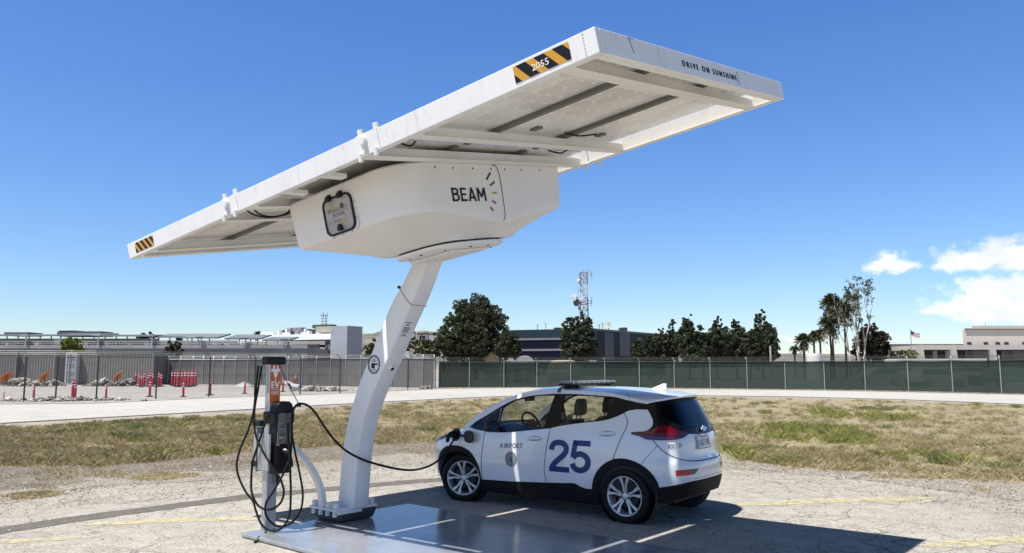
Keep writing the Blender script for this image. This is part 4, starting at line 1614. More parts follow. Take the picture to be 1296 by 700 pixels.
def hull_mesh(name, bm, m, parent, off, sides, step=.06, zstep=.05, inward=False):
    if isinstance(off, (int, float)):
        o_ = off
        off = lambda p, z: o_
    ps = [v.co.x for v in bm.verts]
    zs = [v.co.y for v in bm.verts]
    gp_ = [q for q in np.arange(math.floor(min(ps) / step) * step + .0013, max(ps), step) if min(ps) < q < max(ps)]
    if min(ps) < X0: gp_ += [q for q in np.arange(PC + .0117, X0, step) if min(ps) < q < max(ps)]
    cut_grid(bm, gp_, [q for q in np.arange(.0507, 1.7, zstep) if min(zs) < q < max(zs)])
    bmesh.ops.remove_doubles(bm, verts=bm.verts, dist=1e-5)
    bm.verts.ensure_lookup_table()
    uvp = [(v.co.x, v.co.y) for v in bm.verts]
    nrm = [Nh(p, z) for p, z in uvp]
    pos = [Bh(p, z) + n * off(p, z) for (p, z), n in zip(uvp, nrm)]
    F = [[v.index for v in f.verts] for f in bm.faces]
    bm.verts.index_update()
    F = [[v.index for v in f.verts] for f in bm.faces]
    bm.free()
    V, NN, FF = [], [], []
    for sd in sides:
        b_ = len(V)
        V += [Vector((q.x, q.y * sd, q.z)) for q in pos]
        NN += [Vector((q.x, q.y * sd, q.z)) for q in nrm]
        for f in F:
            ff = [b_ + i for i in f]
            a, b2, c = (V[i] for i in ff[:3])
            n_ = Vector((0, 0, 0))
            for i in range(len(ff)):
                u_, w_ = V[ff[i]], V[ff[(i + 1) % len(ff)]]
                n_ += u_.cross(w_)
            if n_.dot(NN[ff[0]] + NN[ff[1]] + NN[ff[2]]) < 0: ff.reverse()
            FF.append(ff)
    me = bpy.data.meshes.new(name)
    me.from_pydata(V, [], FF)
    me.materials.append(m)
    me.polygons.foreach_set('use_smooth', [True] * len(me.polygons))
    me.normals_split_custom_set_from_vertices([tuple(n) for n in NN])
    o = bpy.data.objects.new(name, me)
    COL.objects.link(o)
    o.parent = parent
    return o


def panel(name, outer, m, parent, holes=(), off=0.0, sides=(1,), step=.06, zstep=.05):
    bm = bmesh.new()
    es = []
    for loop in (outer,) + tuple(holes):
        lp = []
        for q in loop:
            if not lp or (abs(q[0] - lp[-1][0]) + abs(q[1] - lp[-1][1])) > 1e-5: lp.append(q)
        if abs(lp[0][0] - lp[-1][0]) + abs(lp[0][1] - lp[-1][1]) < 1e-5: lp.pop()
        vs = [bm.verts.new((q[0], q[1], 0)) for q in lp]
        es += [bm.edges.new((vs[i], vs[(i + 1) % len(vs)])) for i in range(len(vs))]
    bmesh.ops.triangle_fill(bm, edges=es, use_beauty=True, use_dissolve=False, normal=(0, 0, 1))
    return hull_mesh(name, bm, m, parent, off, sides, step, zstep)


def decal(name, VFs, m, parent, off=.004, sides=(1,), step=.05, zstep=.05):
    bm = bmesh.new()
    for V, F in VFs:
        vs = [bm.verts.new((q[0], q[1], 0)) for q in V]
        for f in F:
            try: bm.faces.new([vs[i] for i in f])
            except ValueError: pass
    return hull_mesh(name, bm, m, parent, off, sides, step, zstep)


def strip2(pts, w):
    """flat ribbon polygons along a 2-D polyline"""
    L, Rr = [], []
    for i, p in enumerate(pts):
        a, b = pts[max(i - 1, 0)], pts[min(i + 1, len(pts) - 1)]
        d = math.hypot(b[0] - a[0], b[1] - a[1]) or 1
        n_ = (-(b[1] - a[1]) / d * w / 2, (b[0] - a[0]) / d * w / 2)
        L.append((p[0] + n_[0], p[1] + n_[1]))
        Rr.append((p[0] - n_[0], p[1] - n_[1]))
    k = len(pts)
    return L + Rr, [(i, i + 1, k + i + 1, k + i) for i in range(k - 1)]


def arc2(cx, cz, r, a0, a1, n=18, rx=None):
    return [(cx + (rx or r) * math.cos(R(a0 + (a1 - a0) * i / n)), cz + r * math.sin(R(a0 + (a1 - a0) * i / n))) for i in range(n + 1)]


# ---- shared outlines in hull coordinates (p along the body, z up)
FDF = cm([(2.195, .335), (2.205, .45), (2.20, .60), (2.18, .83), (2.15, .985)], 4)
FDR = cm([(1.133, .386), (1.152, .55), (1.126, .78), (1.075, 1.082)], 4)
RDR = cm([(-.009, 1.306), (-.066, 1.21), (-.044, 1.12), (.024, 1.0), (.118, .785), (.128, .757)], 4)
BELT1 = cm([(2.15, .985), (1.85, .990), (1.5, 1.028), (1.147, 1.072), (1.075, 1.082)], 4)
BELT2 = cm([(1.075, 1.082), (.918, 1.119), (.646, 1.162), (.476, 1.185), (.31, 1.210), (.152, 1.248), (-.009, 1.306)], 4)
BELT3 = cm([(-.009, 1.306), (-.091, 1.334), (-.227, 1.349), (-.378, 1.349)], 3)
DEDGE = [(-.378, 1.349)] + cm([(-.385, 1.338), (-.412, 1.28), (-.428, 1.22), (-.410, 1.165), (-.37, 1.130), (-.314, 1.099)], 3)
WTOP = cm([(2.50, 1.03), (2.216, 1.185), (1.976, 1.326), (1.761, 1.425), (1.533, 1.477), (1.3, 1.503), (1.1, 1.516), (.717, 1.514), (.209, 1.493), (.006, 1.468), (-.261, 1.431), (-.40, 1.418)], 4)
ULINE = cm([(2.64, 1.04), (2.3, 1.235), (2.0, 1.395), (1.75, 1.49), (1.5, 1.538), (1.2, 1.562), (.8, 1.562), (.4, 1.546), (.1, 1.518), (-.2, 1.478), (-.40, 1.446)], 4)
ARCR = arc2(0, .325, .447, 7, 163, 24)          # rear wheel opening in the white panels, front to back
ARCF = cm([(3.09, .30), (3.08, .45), (3.02, .62), (2.88, .735), (2.70, .768), (2.54, .752), (2.40, .695), (2.29, .575), (2.235, .45), (2.215, .335)], 4)
HOODE = cm([(2.62, .985), (2.8, .935), (3.0, .875), (3.25, .81), (3.6, .775), (PF, .76)], 4)
TUP = cm([(-.123, 1.081), (-.314, 1.099), (-.441, 1.143), (-.538, 1.180), (-.625, 1.166), (-.74, 1.122), (-.912, 1.068)], 4)
TLOW = cm([(-.912, 1.062), (-.83, 1.03), (-.737, 1.009), (-.584, 1.0), (-.40, 1.0), (-.311, 1.006), (-.23, 1.039), (-.123, 1.06)], 4)
HATCHL = cm([(-.392, 1.0), (-.469, .912), (-.571, .836), (-.704, .782), (-.853, .752), (-1.08, .740), (PC, .738)], 4)
SEAMQ = cm([(-.443, .938), (-.33, .82), (-.218, .709)], 3)
BLK = cm([(-.405, .452), (-.607, .482), (-.853, .516), (-1.08, .522), (PC, .522)], 4)


def sub(curve, pred): return [q for q in curve if pred(q)]


arc_front_part = [q for q in ARCR if q[0] > .128]
arc_back = [q for q in ARCR if -.218 < q[0] < .128]
arc_low = [q for q in ARCR if q[0] < -.218]
white = M['paint']
# body shell: fenders, rear quarters
body = panel('body', FDF + [(2.30, 1.0), (2.50, 1.03), (2.64, 1.04)] + HOODE + [(PF, .30)] + [(3.4, .28)] + ARCF, white, car, sides=(1, -1))
for sd in (1, -1): panel('rear_quarter', RDR[::-1] + BELT3 + DEDGE + [(-.123, 1.081), (-.123, 1.06)] + [(-.23, 1.039), (-.311, 1.006), (-.392, 1.0)] + [(-.44, .942)] + SEAMQ[1:] + arc_back[::-1], white, body, sides=(sd,))
for sd in (1, -1): panel('roof_rail', ULINE + WTOP[::-1], white, body, sides=(sd,))
bump = panel('rear_bumper', SEAMQ[::-1] + [q for q in HATCHL if q[0] < -.447] + BLK[::-1] + [(-.395, .46)] + arc_low[::-1], white, car, sides=(1, -1))
# doors
for sd in (1, -1):
    fd = panel('front_door', FDF + BELT1[1:] + FDR[::-1] + [(1.133, .386), (1.692, .352)], white, car, sides=(sd,))
    rd = panel('rear_door', FDR + BELT2[1:] + RDR[1:] + [q for q in ARCR if q[0] > .13][::-1] + cm([(.444, .372), (.52, .368), (.617, .387), (.70, .418), (.85, .408), (1.133, .388)], 3), white, car, sides=(sd,))
    for d_, (p0, p1, z0, z1) in ((fd, (1.20, 1.43, .945, .928)), (rd, (.10, .345, 1.057, 1.042))):
        lo = []
        pm, zm = (p0 + p1) / 2, (z0 + z1) / 2
        for k in range(9):
            a = -1 + 2 * k / 8
            w_ = math.sqrt(max(0, 1 - a * a)) ** .8
            c = Bh(pm + a * (p1 - p0) / 2, zm + a * (z1 - z0) / 2)
            n_ = Nh(pm, zm)
            lo.append([Vector((q.x, q.y * sd, q.z)) for q in [c + n_ * (.004 + .026 * w_ * math.cos(R(t_)) if abs(math.cos(R(t_))) > .01 else .004) + Vector((0, 0, 1)) * (.006 + .020 * w_) * math.sin(R(t_)) for t_ in range(-90, 271, 45)][:-1]])
        g = G()
        g.loft(lo)
        g.build('handle', white, d_, smooth=True, world=False)
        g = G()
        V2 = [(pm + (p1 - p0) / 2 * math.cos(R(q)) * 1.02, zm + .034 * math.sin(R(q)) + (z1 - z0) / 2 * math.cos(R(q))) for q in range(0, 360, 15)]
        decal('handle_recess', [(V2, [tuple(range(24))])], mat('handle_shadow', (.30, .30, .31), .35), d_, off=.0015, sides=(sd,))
# black lower cladding
for sd in (1, -1): panel('rocker', [(2.215, .335), (1.692, .352), (1.133, .386), (.85, .408), (.70, .418), (.617, .387), (.52, .368), (.444, .372), (.37, .372), (.37, .17), (2.24, .17), (2.24, .335)], M['clad'], car, off=-.004, sides=(sd,))
for nm, outer_, cx in (('arch_cladding', ARCR, 0.0), ('arch_cladding', ARCF[::-1], 2.6)):
    o_ = list(outer_) if cx == 0 else list(outer_)
    inner_ = arc2(cx, .325, .365, 0 if cx == 0 else -8, 180 if cx == 0 else 188, 28)
    if cx == 0: poly = [(.447, .30)] + o_ + [(-.43, .33)] + inner_[::-1]
    else: poly = [(2.222, .30)] + o_ + [(3.09, .27)] + [(q[0] if q[0] < 2.6 else 2.6 + (q[0] - 2.6) * 1.2, q[1]) for q in inner_]
    for sd in (1, -1): panel(nm, poly, M['clad'], car, off=.008, sides=(sd,), step=.04, zstep=.04)
panel('lower_bumper', BLK + [(PC, .35), (-1.0, .345), (-.8, .33), (-.62, .29), (-.50, .26), (-.43, .27), (-.405, .40)], M['clad'], car, off=.004, sides=(1, -1))
# hatch: white lower panel, gloss black upper with dark glass, spoiler
hatch = panel('hatch', HATCHL + [(PC, 1.04), (-1.15, 1.042), (-.912, 1.062)] + [q for q in TLOW if -.912 < q[0] < -.39] + [(-.392, 1.0)], white, car, off=lambda p, z: -.012 * max(0, math.exp(-((z - .84) / .035) ** 2)) * (1 if p < -.8 else 0), sides=(1, -1), step=.04, zstep=.02)
GT = cm([(-.40, 1.425), (-.50, 1.445), (-.66, 1.462), (-.95, 1.492), (PC, 1.505)], 4)
panel('hatch_surround', [(-.375, 1.347)] + [(-.40, 1.418)] + GT[1:] + [(PC, 1.04), (-1.15, 1.042), (-.912, 1.068)] + TUP[::-1][1:-4] + DEDGE[::-1][3:], M['blackgloss'], hatch, off=-.004, sides=(1, -1), step=.05)
panel('rear_window', [(-.60, 1.385), (-.70, 1.405), (-.95, 1.44), (PC, 1.45), (PC, 1.13), (-1.0, 1.14), (-.78, 1.18), (-.64, 1.235), (-.57, 1.30)], M['privacy'], hatch, off=.002, sides=(1, -1))
for sd in (1, -1):
    tl_ = panel('taillight', TUP + TLOW, M['dredlens'], car, off=.012, sides=(sd,), step=.04, zstep=.02)
    panel('lit_lens', cm([(-.30, 1.085), (-.40, 1.112), (-.50, 1.155), (-.58, 1.160), (-.68, 1.128), (-.80, 1.078), (-.73, 1.055), (-.6, 1.050), (-.42, 1.06)], 3, True), M['redlens'], tl_, off=.0135, sides=(sd,), step=.04, zstep=.02)
    panel('lens_bar', cm([(-.17, 1.068), (-.30, 1.058), (-.45, 1.035), (-.62, 1.032), (-.76, 1.038), (-.75, 1.022), (-.6, 1.012), (-.42, 1.012), (-.30, 1.030)], 3, True), M['redlens'], tl_, off=.0135, sides=(sd,), step=.04, zstep=.02)
    rf_ = panel('reflector', [(-.613, .655), (-.815, .658), (-.815, .592), (-.618, .586)], M['reflector'], car, off=.003, sides=(sd,), step=.04, zstep=.03)
    panel('reflector_end', [(-.816, .658), (-.975, .657), (-.93, .62), (-.885, .595), (-.816, .592)], mat('smoked_lens', (.10, .10, .11), .12), rf_, off=.003, sides=(sd,), step=.04, zstep=.03)
    # glasshouse: black frame with three panes a side
    q_glass = cm([(2.34, 1.035), (2.02, 1.008), (1.995, 1.02), (1.985, 1.28), (2.0, 1.28), (2.2, 1.155)], 1, True)
    f_glass = cm([(1.93, 1.018), (1.918, 1.295)], 1) + cm([(1.918, 1.300), (1.76, 1.398), (1.533, 1.455), (1.3, 1.483), (1.135, 1.493)], 3) + [(1.19, 1.088), (1.5, 1.045), (1.75, 1.02)]
    r_glass = [(.955, 1.122), (.957, 1.492)] + cm([(.957, 1.493), (.717, 1.494), (.45, 1.488), (.203, 1.470)], 3)[1:] + cm([(.203, 1.470), (.26, 1.34), (.309, 1.222)], 2)[1:] + [(.476, 1.197), (.646, 1.174)]
    gh = panel('window_frame', [(2.50, 1.03), (2.30, 1.0)] + BELT1 + BELT2[1:] + BELT3[1:] + [(-.40, 1.418)] + WTOP[::-1][1:], M['blackgloss'], car, holes=(q_glass, f_glass, r_glass), off=-.003, sides=(sd,))
    panel('quarter_pane', q_glass, M['privacy'], gh, off=-.006, sides=(sd,))
    panel('side_window', f_glass, M['glass'], gh, off=-.006, sides=(sd,))
    panel('side_window', r_glass, M['glass'], gh, off=-.006, sides=(sd,))
    decal('pane_divider', [strip2([(1.958, 1.012), (1.952, 1.16), (1.958, 1.30)], .018)], mat('divider_grey', (.22, .23, .24), .4), gh, off=.003, sides=(sd,))
    decal('window_trim', [strip2(BELT1 + BELT2[1:], .009)], M['blackgloss'], gh, off=.004, sides=(sd,))
    # door mirror
    g = G()
    mc = Vector((1.93, 1.0 * sd, 1.075))
    lo = []
    for k, (dx, ww, hh_) in enumerate(((-.05, .085, .062), (-.045, .10, .075), (.0, .105, .08), (.06, .085, .06), (.10, .03, .02))):
        lo.append([mc + Vector((dx, ww * math.copysign(abs(math.cos(R(q))) ** .7, math.cos(R(q))), hh_ * math.copysign(abs(math.sin(R(q))) ** .7, math.sin(R(q))))) for q in range(0, 360, 20)])
    g.loft(lo)
    g.fr(mc + Vector((-.02, -.20 * sd, -.055)), (.07, 0, 0), (0, .14 * sd, .01), (0, 0, .035))
    mi_ = g.build('door_mirror', M['black'], car, smooth=True, world=False, auto=40)
    g = G()
    g.add([mc + Vector((-.0515, .085 * math.copysign(abs(math.cos(R(q))) ** .7, math.cos(R(q))), .062 * math.copysign(abs(math.sin(R(q))) ** .7, math.sin(R(q))))) for q in range(0, 360, 20)], [tuple(range(18))])
    g.build('mirror_glass', mat('mirror_silver', (.8, .82, .85), .02, 1.0), mi_, world=False)
    # headlamp
    panel('headlamp', cm([(2.93, .915), (3.12, .868), (3.32, .825), (3.45, .80), (3.42, .765), (3.2, .80), (3.02, .845)], 3, True), M['blackgloss'], car, off=.005, sides=(sd,))
panel('grille', [(3.5, .62), (PF, .62), (PF, .36), (3.45, .36), (3.35, .45)], M['clad'], car, off=.004, sides=(1, -1))
# panel gaps
decal('panel_gaps', [strip2(FDF, .009), strip2(FDR, .009), strip2(RDR, .009), strip2(HATCHL, .010), strip2(SEAMQ, .0045), strip2([(2.195, .335), (1.692, .352), (1.133, .386)], .006), strip2(cm([(-.02, 1.55), (-.07, 1.50), (-.115, 1.445)], 3), .006)], M['seam'], body, off=.002, sides=(1, -1))
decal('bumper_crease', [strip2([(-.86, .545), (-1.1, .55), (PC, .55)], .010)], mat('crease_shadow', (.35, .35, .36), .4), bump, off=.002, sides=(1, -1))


# ---- hood, windscreen, roof, spoiler: strips lofted between the two hull edges
def strip_obj(name, st_, m, parent, n=16, flat=2.2, smooth=True):
    vs, fs = [], []
    for (p, z, xc, zc) in st_:
        L_ = Bh(p, z)
        for k in range(n + 1):
            y = L_.y * (1 - 2 * k / n)
            f = 1 - abs(1 - 2 * k / n) ** flat
            vs.append(Vector((L_.x + (xc - L_.x) * f, y, L_.z + (zc - L_.z) * f)))
    w_ = n + 1
    for i in range(len(st_) - 1):
        for k in range(n): fs.append((i * w_ + k, i * w_ + k + 1, (i + 1) * w_ + k + 1, (i + 1) * w_ + k))
    g = G()
    g.add(vs, fs)
    o = g.build(name, m, parent, smooth=True, world=False)
    if sum((p.normal.z for p in o.data.polygons)) < 0: o.data.flip_normals()
    return o


def dens(st_, n=4): return [tuple(q) for q in [tuple(v) for v in cm4(st_, n)]]


def cm4(pts, n):
    P_ = np.array(pts, float)
    out = []
    for i in range(len(P_) - 1):
        p0, p1, p2, p3 = P_[max(i - 1, 0)], P_[i], P_[i + 1], P_[min(i + 2, len(P_) - 1)]
        for k in range(n):
            t_ = k / n
            out.append(.5 * (2 * p1 + (p2 - p0) * t_ + (2 * p0 - 5 * p1 + 4 * p2 - p3) * t_ ** 2 + (3 * p1 - p0 - 3 * p2 + p3) * t_ ** 3))
    out.append(P_[-1])
    return out


strip_obj('hood', dens([(3.6, .775, 3.33, .80), (3.25, .81, 3.12, .915), (3.0, .875, 2.98, .975), (2.8, .935, 2.86, 1.015), (2.62, .985, 2.74, 1.05)]), white, car)
strip_obj('cowl', dens([(2.62, .985, 2.74, 1.045), (2.64, 1.04, 2.70, 1.05)]), M['blackgloss'], car)
strip_obj('windshield', dens([(2.64, 1.04, 2.72, 1.045), (2.3, 1.235, 2.44, 1.225), (2.0, 1.395, 2.15, 1.385), (1.75, 1.49, 1.88, 1.515)]), M['glass'], car)
roof = strip_obj('roof', dens([(1.75, 1.49, 1.88, 1.515), (1.5, 1.538, 1.55, 1.582), (1.2, 1.562, 1.2, 1.604), (.8, 1.562, .8, 1.608), (.4, 1.546, .4, 1.60), (.1, 1.518, .1, 1.585), (-.2, 1.478, -.24, 1.553), (-.40, 1.446, -.50, 1.520)]), white, car, n=24, flat=2.6)
strip_obj('roof_lining', dens([(1.75, 1.485, 1.85, 1.49), (1.2, 1.55, 1.2, 1.575), (.8, 1.55, .8, 1.58), (.4, 1.535, .4, 1.57), (.1, 1.505, .1, 1.555), (-.2, 1.465, -.22, 1.52)]), mat('headliner', (.16, .16, .155), .9), roof)
# spoiler lip and its dark underside down to the hatch glass
strip_obj('spoiler_lip', [(-.40, 1.446, -.50, 1.520), (-.41, 1.436, -.515, 1.505), (-.41, 1.426, -.50, 1.490)], white, roof, n=24, flat=2.6)
strip_obj('spoiler_underside', [(-.41, 1.426, -.50, 1.490), (-.40, 1.415, -.44, 1.472)], M['blackgloss'], roof, n=24, flat=2.6)
# shark fin aerial
g = G()
lo = []
for (x, z0, w_, ln_) in ((.0, 1.575, .030, 0), (.0, 1.60, .024, 0), (-.06, 1.625, .014, 0), (-.11, 1.652, .006, 0)):
    x0, x1_ = {1.575: (.06, -.17), 1.60: (.02, -.165), 1.625: (-.05, -.162), 1.652: (-.115, -.165)}[z0]
    lo.append([Vector((x0, 0, z0)), Vector(((x0 + x1_) / 2, w_, z0)), Vector((x1_, w_ * .5, z0)), Vector((x1_, -w_ * .5, z0)), Vector(((x0 + x1_) / 2, -w_, z0))])
g.loft(lo)
g.build('roof_aerial', white, car, world=False, smooth=True, auto=50)
# amber / clear beacon bar with feet and gutter strap
lb = G()
for y in (-.42, .42):
    lb.prism([(-.11, 0), (.11, 0), (.07, .035), (-.07, .035)], (1.02, y - .06, 1.585), (1, 0, 0), (0, 0, 1), (0, .12, 0))
lb.box((1.02, 0, 1.632), (.20, 1.16, .022))
lbo = lb.build('beacon_bar', M['black'], car, world=False, bevel=.006)
g = G()
g.box((1.02, 0, 1.660), (.20, 1.20, .032))
g.build('beacon_lens', mat('clear_grey_lens', (.25, .255, .26), .15, var=.4, vscale=11, coat=.6), lbo, world=False, bevel=.014, seg=3)
g = G()
for k in range(9): g.box((1.02, -.52 + .13 * k, 1.660), (.205, .010, .034))
g.build('lens_divider', M['chrome'], lbo, world=False)
g = G()
g.tube([(1.06, .48, 1.60), (1.07, .60, 1.592), (1.08, .635, 1.56), (1.08, .655, 1.53)], .006, 5)
st_v = []
for y_, z_ in ((.46, 1.612), (.54, 1.603), (.60, 1.588), (.628, 1.566), (.648, 1.535)): st_v += [Vector((1.045, y_, z_)), Vector((1.105, y_, z_))]
g.add(st_v, [(2 * k, 2 * k + 1, 2 * k + 3, 2 * k + 2) for k in range(4)])
g.build('gutter_strap', mat('strap_grey', (.12, .12, .12), .6), lbo, world=False)

# ---- interior
g = G()
g.box((1.1, 0, .56), (3.1, 1.26, .62))
g.box((1.15, 0, .52), (1.55, 1.62, .62))
tub = g.build('cabin_floor', M['interior'], car, world=False)
panel('door_lining', [(2.15, .30), (2.45, .99), (2.15, .975), (1.85, .98), (1.147, 1.062), (.918, 1.108), (.646, 1.15), (.31, 1.20), (.1, 1.25), (-.05, 1.30), (-.37, 1.33), (-.37, .30)], M['interior'], tub, off=-.035, sides=(1, -1))
g = G()
g.loft([[Vector((x, y, z)) for x, z in ((2.55, .8), (2.5, 1.03), (2.2, 1.05), (1.92, 1.0), (1.88, .9), (2.0, .7))] for y in (-.72, .72)])
g.build('dashboard', M['interior'], car, world=False, bevel=.03, smooth=True, auto=40)
g = G()
swc, swn = Vector((1.73, .36, 1.075)), Vector((-.88, 0, .47)).normalized()
swu = Vector((0, 1, 0))
sww = swn.cross(swu)
g.tube([swc + (swu * math.cos(R(q)) + sww * math.sin(R(q))) * .18 for q in range(0, 361, 15)], .016, 8, cap=False)
g.fr(swc - swu * .16 - sww * .02, swu * .32, sww * .045, swn * .02)
g.fr(swc - swu * .07 - sww * .06, swu * .14, sww * .12, swn * .03)
g.tube([swc, swc - swn * .22], .03, 8)
g.build('steering_wheel', M['interior'], car, world=False)
for (sx_, sy_, hz) in ((1.02, .36, 0), (1.02, -.36, 0)):
    g = G()
    lo = []
    for (x, z, w_, d_) in ((0.17, .80, .24, .10), (.10, .95, .25, .09), (.03, 1.06, .225, .075), (-.03, 1.145, .18, .06), (-.05, 1.175, .13, .045)):
        lo.append([Vector((sx_ + x + d_ * math.cos(R(q)), sy_ + w_ * math.copysign(abs(math.sin(R(q))) ** .6, math.sin(R(q))), z)) for q in range(0, 360, 30)])
    g.loft(lo)
    so_ = g.build('seat', M['seat'], car, world=False, smooth=True)
    g = G()
    lo = []
    for (x, z, w_, d_) in ((-.085, 1.225, .09, .04), (-.095, 1.25, .125, .055), (-.105, 1.36, .125, .055), (-.11, 1.43, .10, .045), (-.11, 1.445, .06, .025)):
        lo.append([Vector((sx_ + x + d_ * math.cos(R(q)), sy_ + w_ * math.copysign(abs(math.sin(R(q))) ** .6, math.sin(R(q))), z)) for q in range(0, 360, 30)])
    g.loft(lo)
    for y in (-.05, .05): g.tube([(sx_ - .05, sy_ + y, 1.15), (sx_ - .09, sy_ + y, 1.25)], .008, 6)
    g.build('headrest', M['seat'], so_, world=False, smooth=True)
g = G()
lo = []
for (x, z, d_) in ((.05, .85, .10), (-.05, 1.05, .085), (-.11, 1.18, .06), (-.13, 1.21, .03)):
    lo.append([Vector((x + d_ * math.cos(R(q)), .60 * math.copysign(abs(math.sin(R(q))) ** .3, math.sin(R(q))), z)) for q in range(0, 360, 30)])
g.loft(lo)
g.build('rear_seat', M['seat'], car, world=False, smooth=True)
for y in (-.36, .36):
    g = G()
    g.ball((-.15, y, 1.30), (.05, .12, .085), 12)
    g.build('headrest', M['seat'], car, world=False, smooth=True)
g = G()
g.box((2.02, 0, 1.40), (.02, .24, .06))
g.build('rear_view_mirror', M['black'], car, world=False, bevel=.01)

# ---- wheels
def wheel(cx, sd, rot, steer=0.0):
    y = .86 * sd
    s_ = -sd
    ty = G()
    ty.lathe((cx, y, .325), (0, s_, 0), [(.02, .238), (.004, .262), (.0, .285), (.008, .308), (.030, .322), (.06, .326), (.15, .326), (.185, .322), (.205, .30), (.21, .26), (.2, .235)], 40, cap=False)
    w = ty.build('wheel', M['rubber'], car, world=False, smooth=True)
    g = G()
    g.lathe((cx, y, .325), (0, s_, 0), [(.012, .238), (.004, .234), (.012, .222), (.03, .215), (.15, .205), (.19, .23)], 40, cap=False)
    o_ = Vector((cx, y + s_ * .012, .325))
    for k in range(5):
        for da in (-1, 1):
            a = R(72 * k + rot)
            e1 = a + da * R(5.0)
            ain, aout = a + da * R(15), a + da * R(9)
            rin, rout = .050, .220
            pi_ = Vector((math.cos(ain) * rin, 0, math.sin(ain) * rin))
            po_ = Vector((math.cos(a + da * R(13)) * rout, 0, math.sin(a + da * R(13)) * rout))
            pm_ = Vector((math.cos(a + da * R(8.5)) * .13, 0, math.sin(a + da * R(8.5)) * .13))
            pts_ = [pi_, pm_, po_]
            ws_ = (.013, .0115, .020)
            lo = []
            for i, q in enumerate(pts_):
                d_ = (pts_[min(i + 1, 2)] - pts_[max(i - 1, 0)]).normalized()
                n_ = Vector((-d_.z, 0, d_.x)) * ws_[i]
                dy = Vector((0, s_ * (.010 - .010 * i), 0))
                lo.append([o_ + q + n_ + dy, o_ + q - n_ + dy, o_ + q - n_ + dy + Vector((0, s_ * .03, 0)), o_ + q + n_ + dy + Vector((0, s_ * .03, 0))])
            g.loft(lo)
    g.lathe((cx, y + s_ * .018, .325), (0, s_, 0), [(.006, .02), (.008, .034), (.016, .05), (.05, .062)], 20)
    g.build('rim', M['rim'], w, world=False, bevel=.004)
    g = G()
    for k in range(5):
        a = R(72 * k + rot + 36)
        g.cyl((cx + .048 * math.cos(a), y + s_ * .016, .325 + .048 * math.sin(a)), (0, s_, 0), .010, .02, 8)
    g.build('wheel_nuts', M['darkgrey'], w, world=False)
    g = G()
    g.lathe((cx, y + s_ * .10, .325), (0, s_, 0), [(0, .15), (.015, .15)], 24)
    g.build('brake_disc', M['darkgrey'], w, world=False)
    if steer:
        piv = Matrix.Translation((cx, .745 * sd, .325)) @ Matrix.Rotation(R(steer), 4, 'Z') @ Matrix.Translation((-cx, -.745 * sd, -.325))
        for q in [w] + list(w.children): q.data.transform(piv)
    return w


M['rim'] = mat('silver_alloy', (.66, .66, .67), .30, .35, var=.10, vscale=9, coat=.6)
for cx, sd, rot in ((0, 1, 90), (2.6, 1, 82), (0, -1, 30), (2.6, -1, 10)): wheel(cx, sd, rot, 24 if cx else 0)
g = G()
for cx in (0, 2.6):
    for sd in (1, -1):
        g.lathe((cx, .62 * sd, .36), (0, sd, 0), [(.19, .40), (.02, .39), (.0, .30), (.0, .02)], 28, cap=False)
g.box((1.3, 0, .22), (2.0, 1.5, .10))
g.box((-.28, 0, .32), (.4, 1.0, .14))
g.box((2.9, 0, .30), (.6, 1.2, .16))
g.build('underbody', M['interior'], car, world=False)

# ---- lettering and badges
def stroke_digit(paths, w):
    out = []
    for p in paths: out.append(strip2(p, w))
    return out


# 25: heavy numerals drawn as outlines (p runs to the front, so x is mirrored)
def numeral2():
    w = .075
    c = cm([(.045, .285), (.055, .335), (.09, .372), (.155, .385), (.22, .370), (.255, .325), (.252, .275), (.22, .225), (.15, .165), (.085, .105), (.05, .05), (.045, .037)], 6)
    return [strip2(c, w), ([(.012, 0), (.30, 0), (.30, .072), (.012, .072)], [(0, 1, 2, 3)])]


def numeral5():
    w = .075
    c = cm([(.050, .190), (.085, .228), (.145, .245), (.205, .228), (.245, .185), (.252, .135), (.235, .085), (.195, .050), (.145, .037), (.095, .047), (.060, .075), (.043, .118)], 6)
    return [strip2(c, w), ([(.062, .348), (.282, .348), (.282, .42), (.052, .42)], [(0, 1, 2, 3)]), ([(.015, .195), (.084, .215), (.122, .42), (.052, .42)], [(0, 1, 2, 3)])]


def place_num(sh, x0, sx_, z0, sz_, skew):
    out = []
    for V, F in sh: out.append(([(x0 - q[0] * sx_, z0 + q[1] * sz_ + q[0] * skew) for q in V], F))
    return out


for sd in (1, -1):
    num = place_num(numeral2(), 1.085, 1.06, .538, .955, .01) + place_num(numeral5(), .765, 1.10, .548, .955, .01)
    if sd == 1: decal('door_number', num, M['blue'], car, off=.003, sides=(1,), step=.04, zstep=.04)

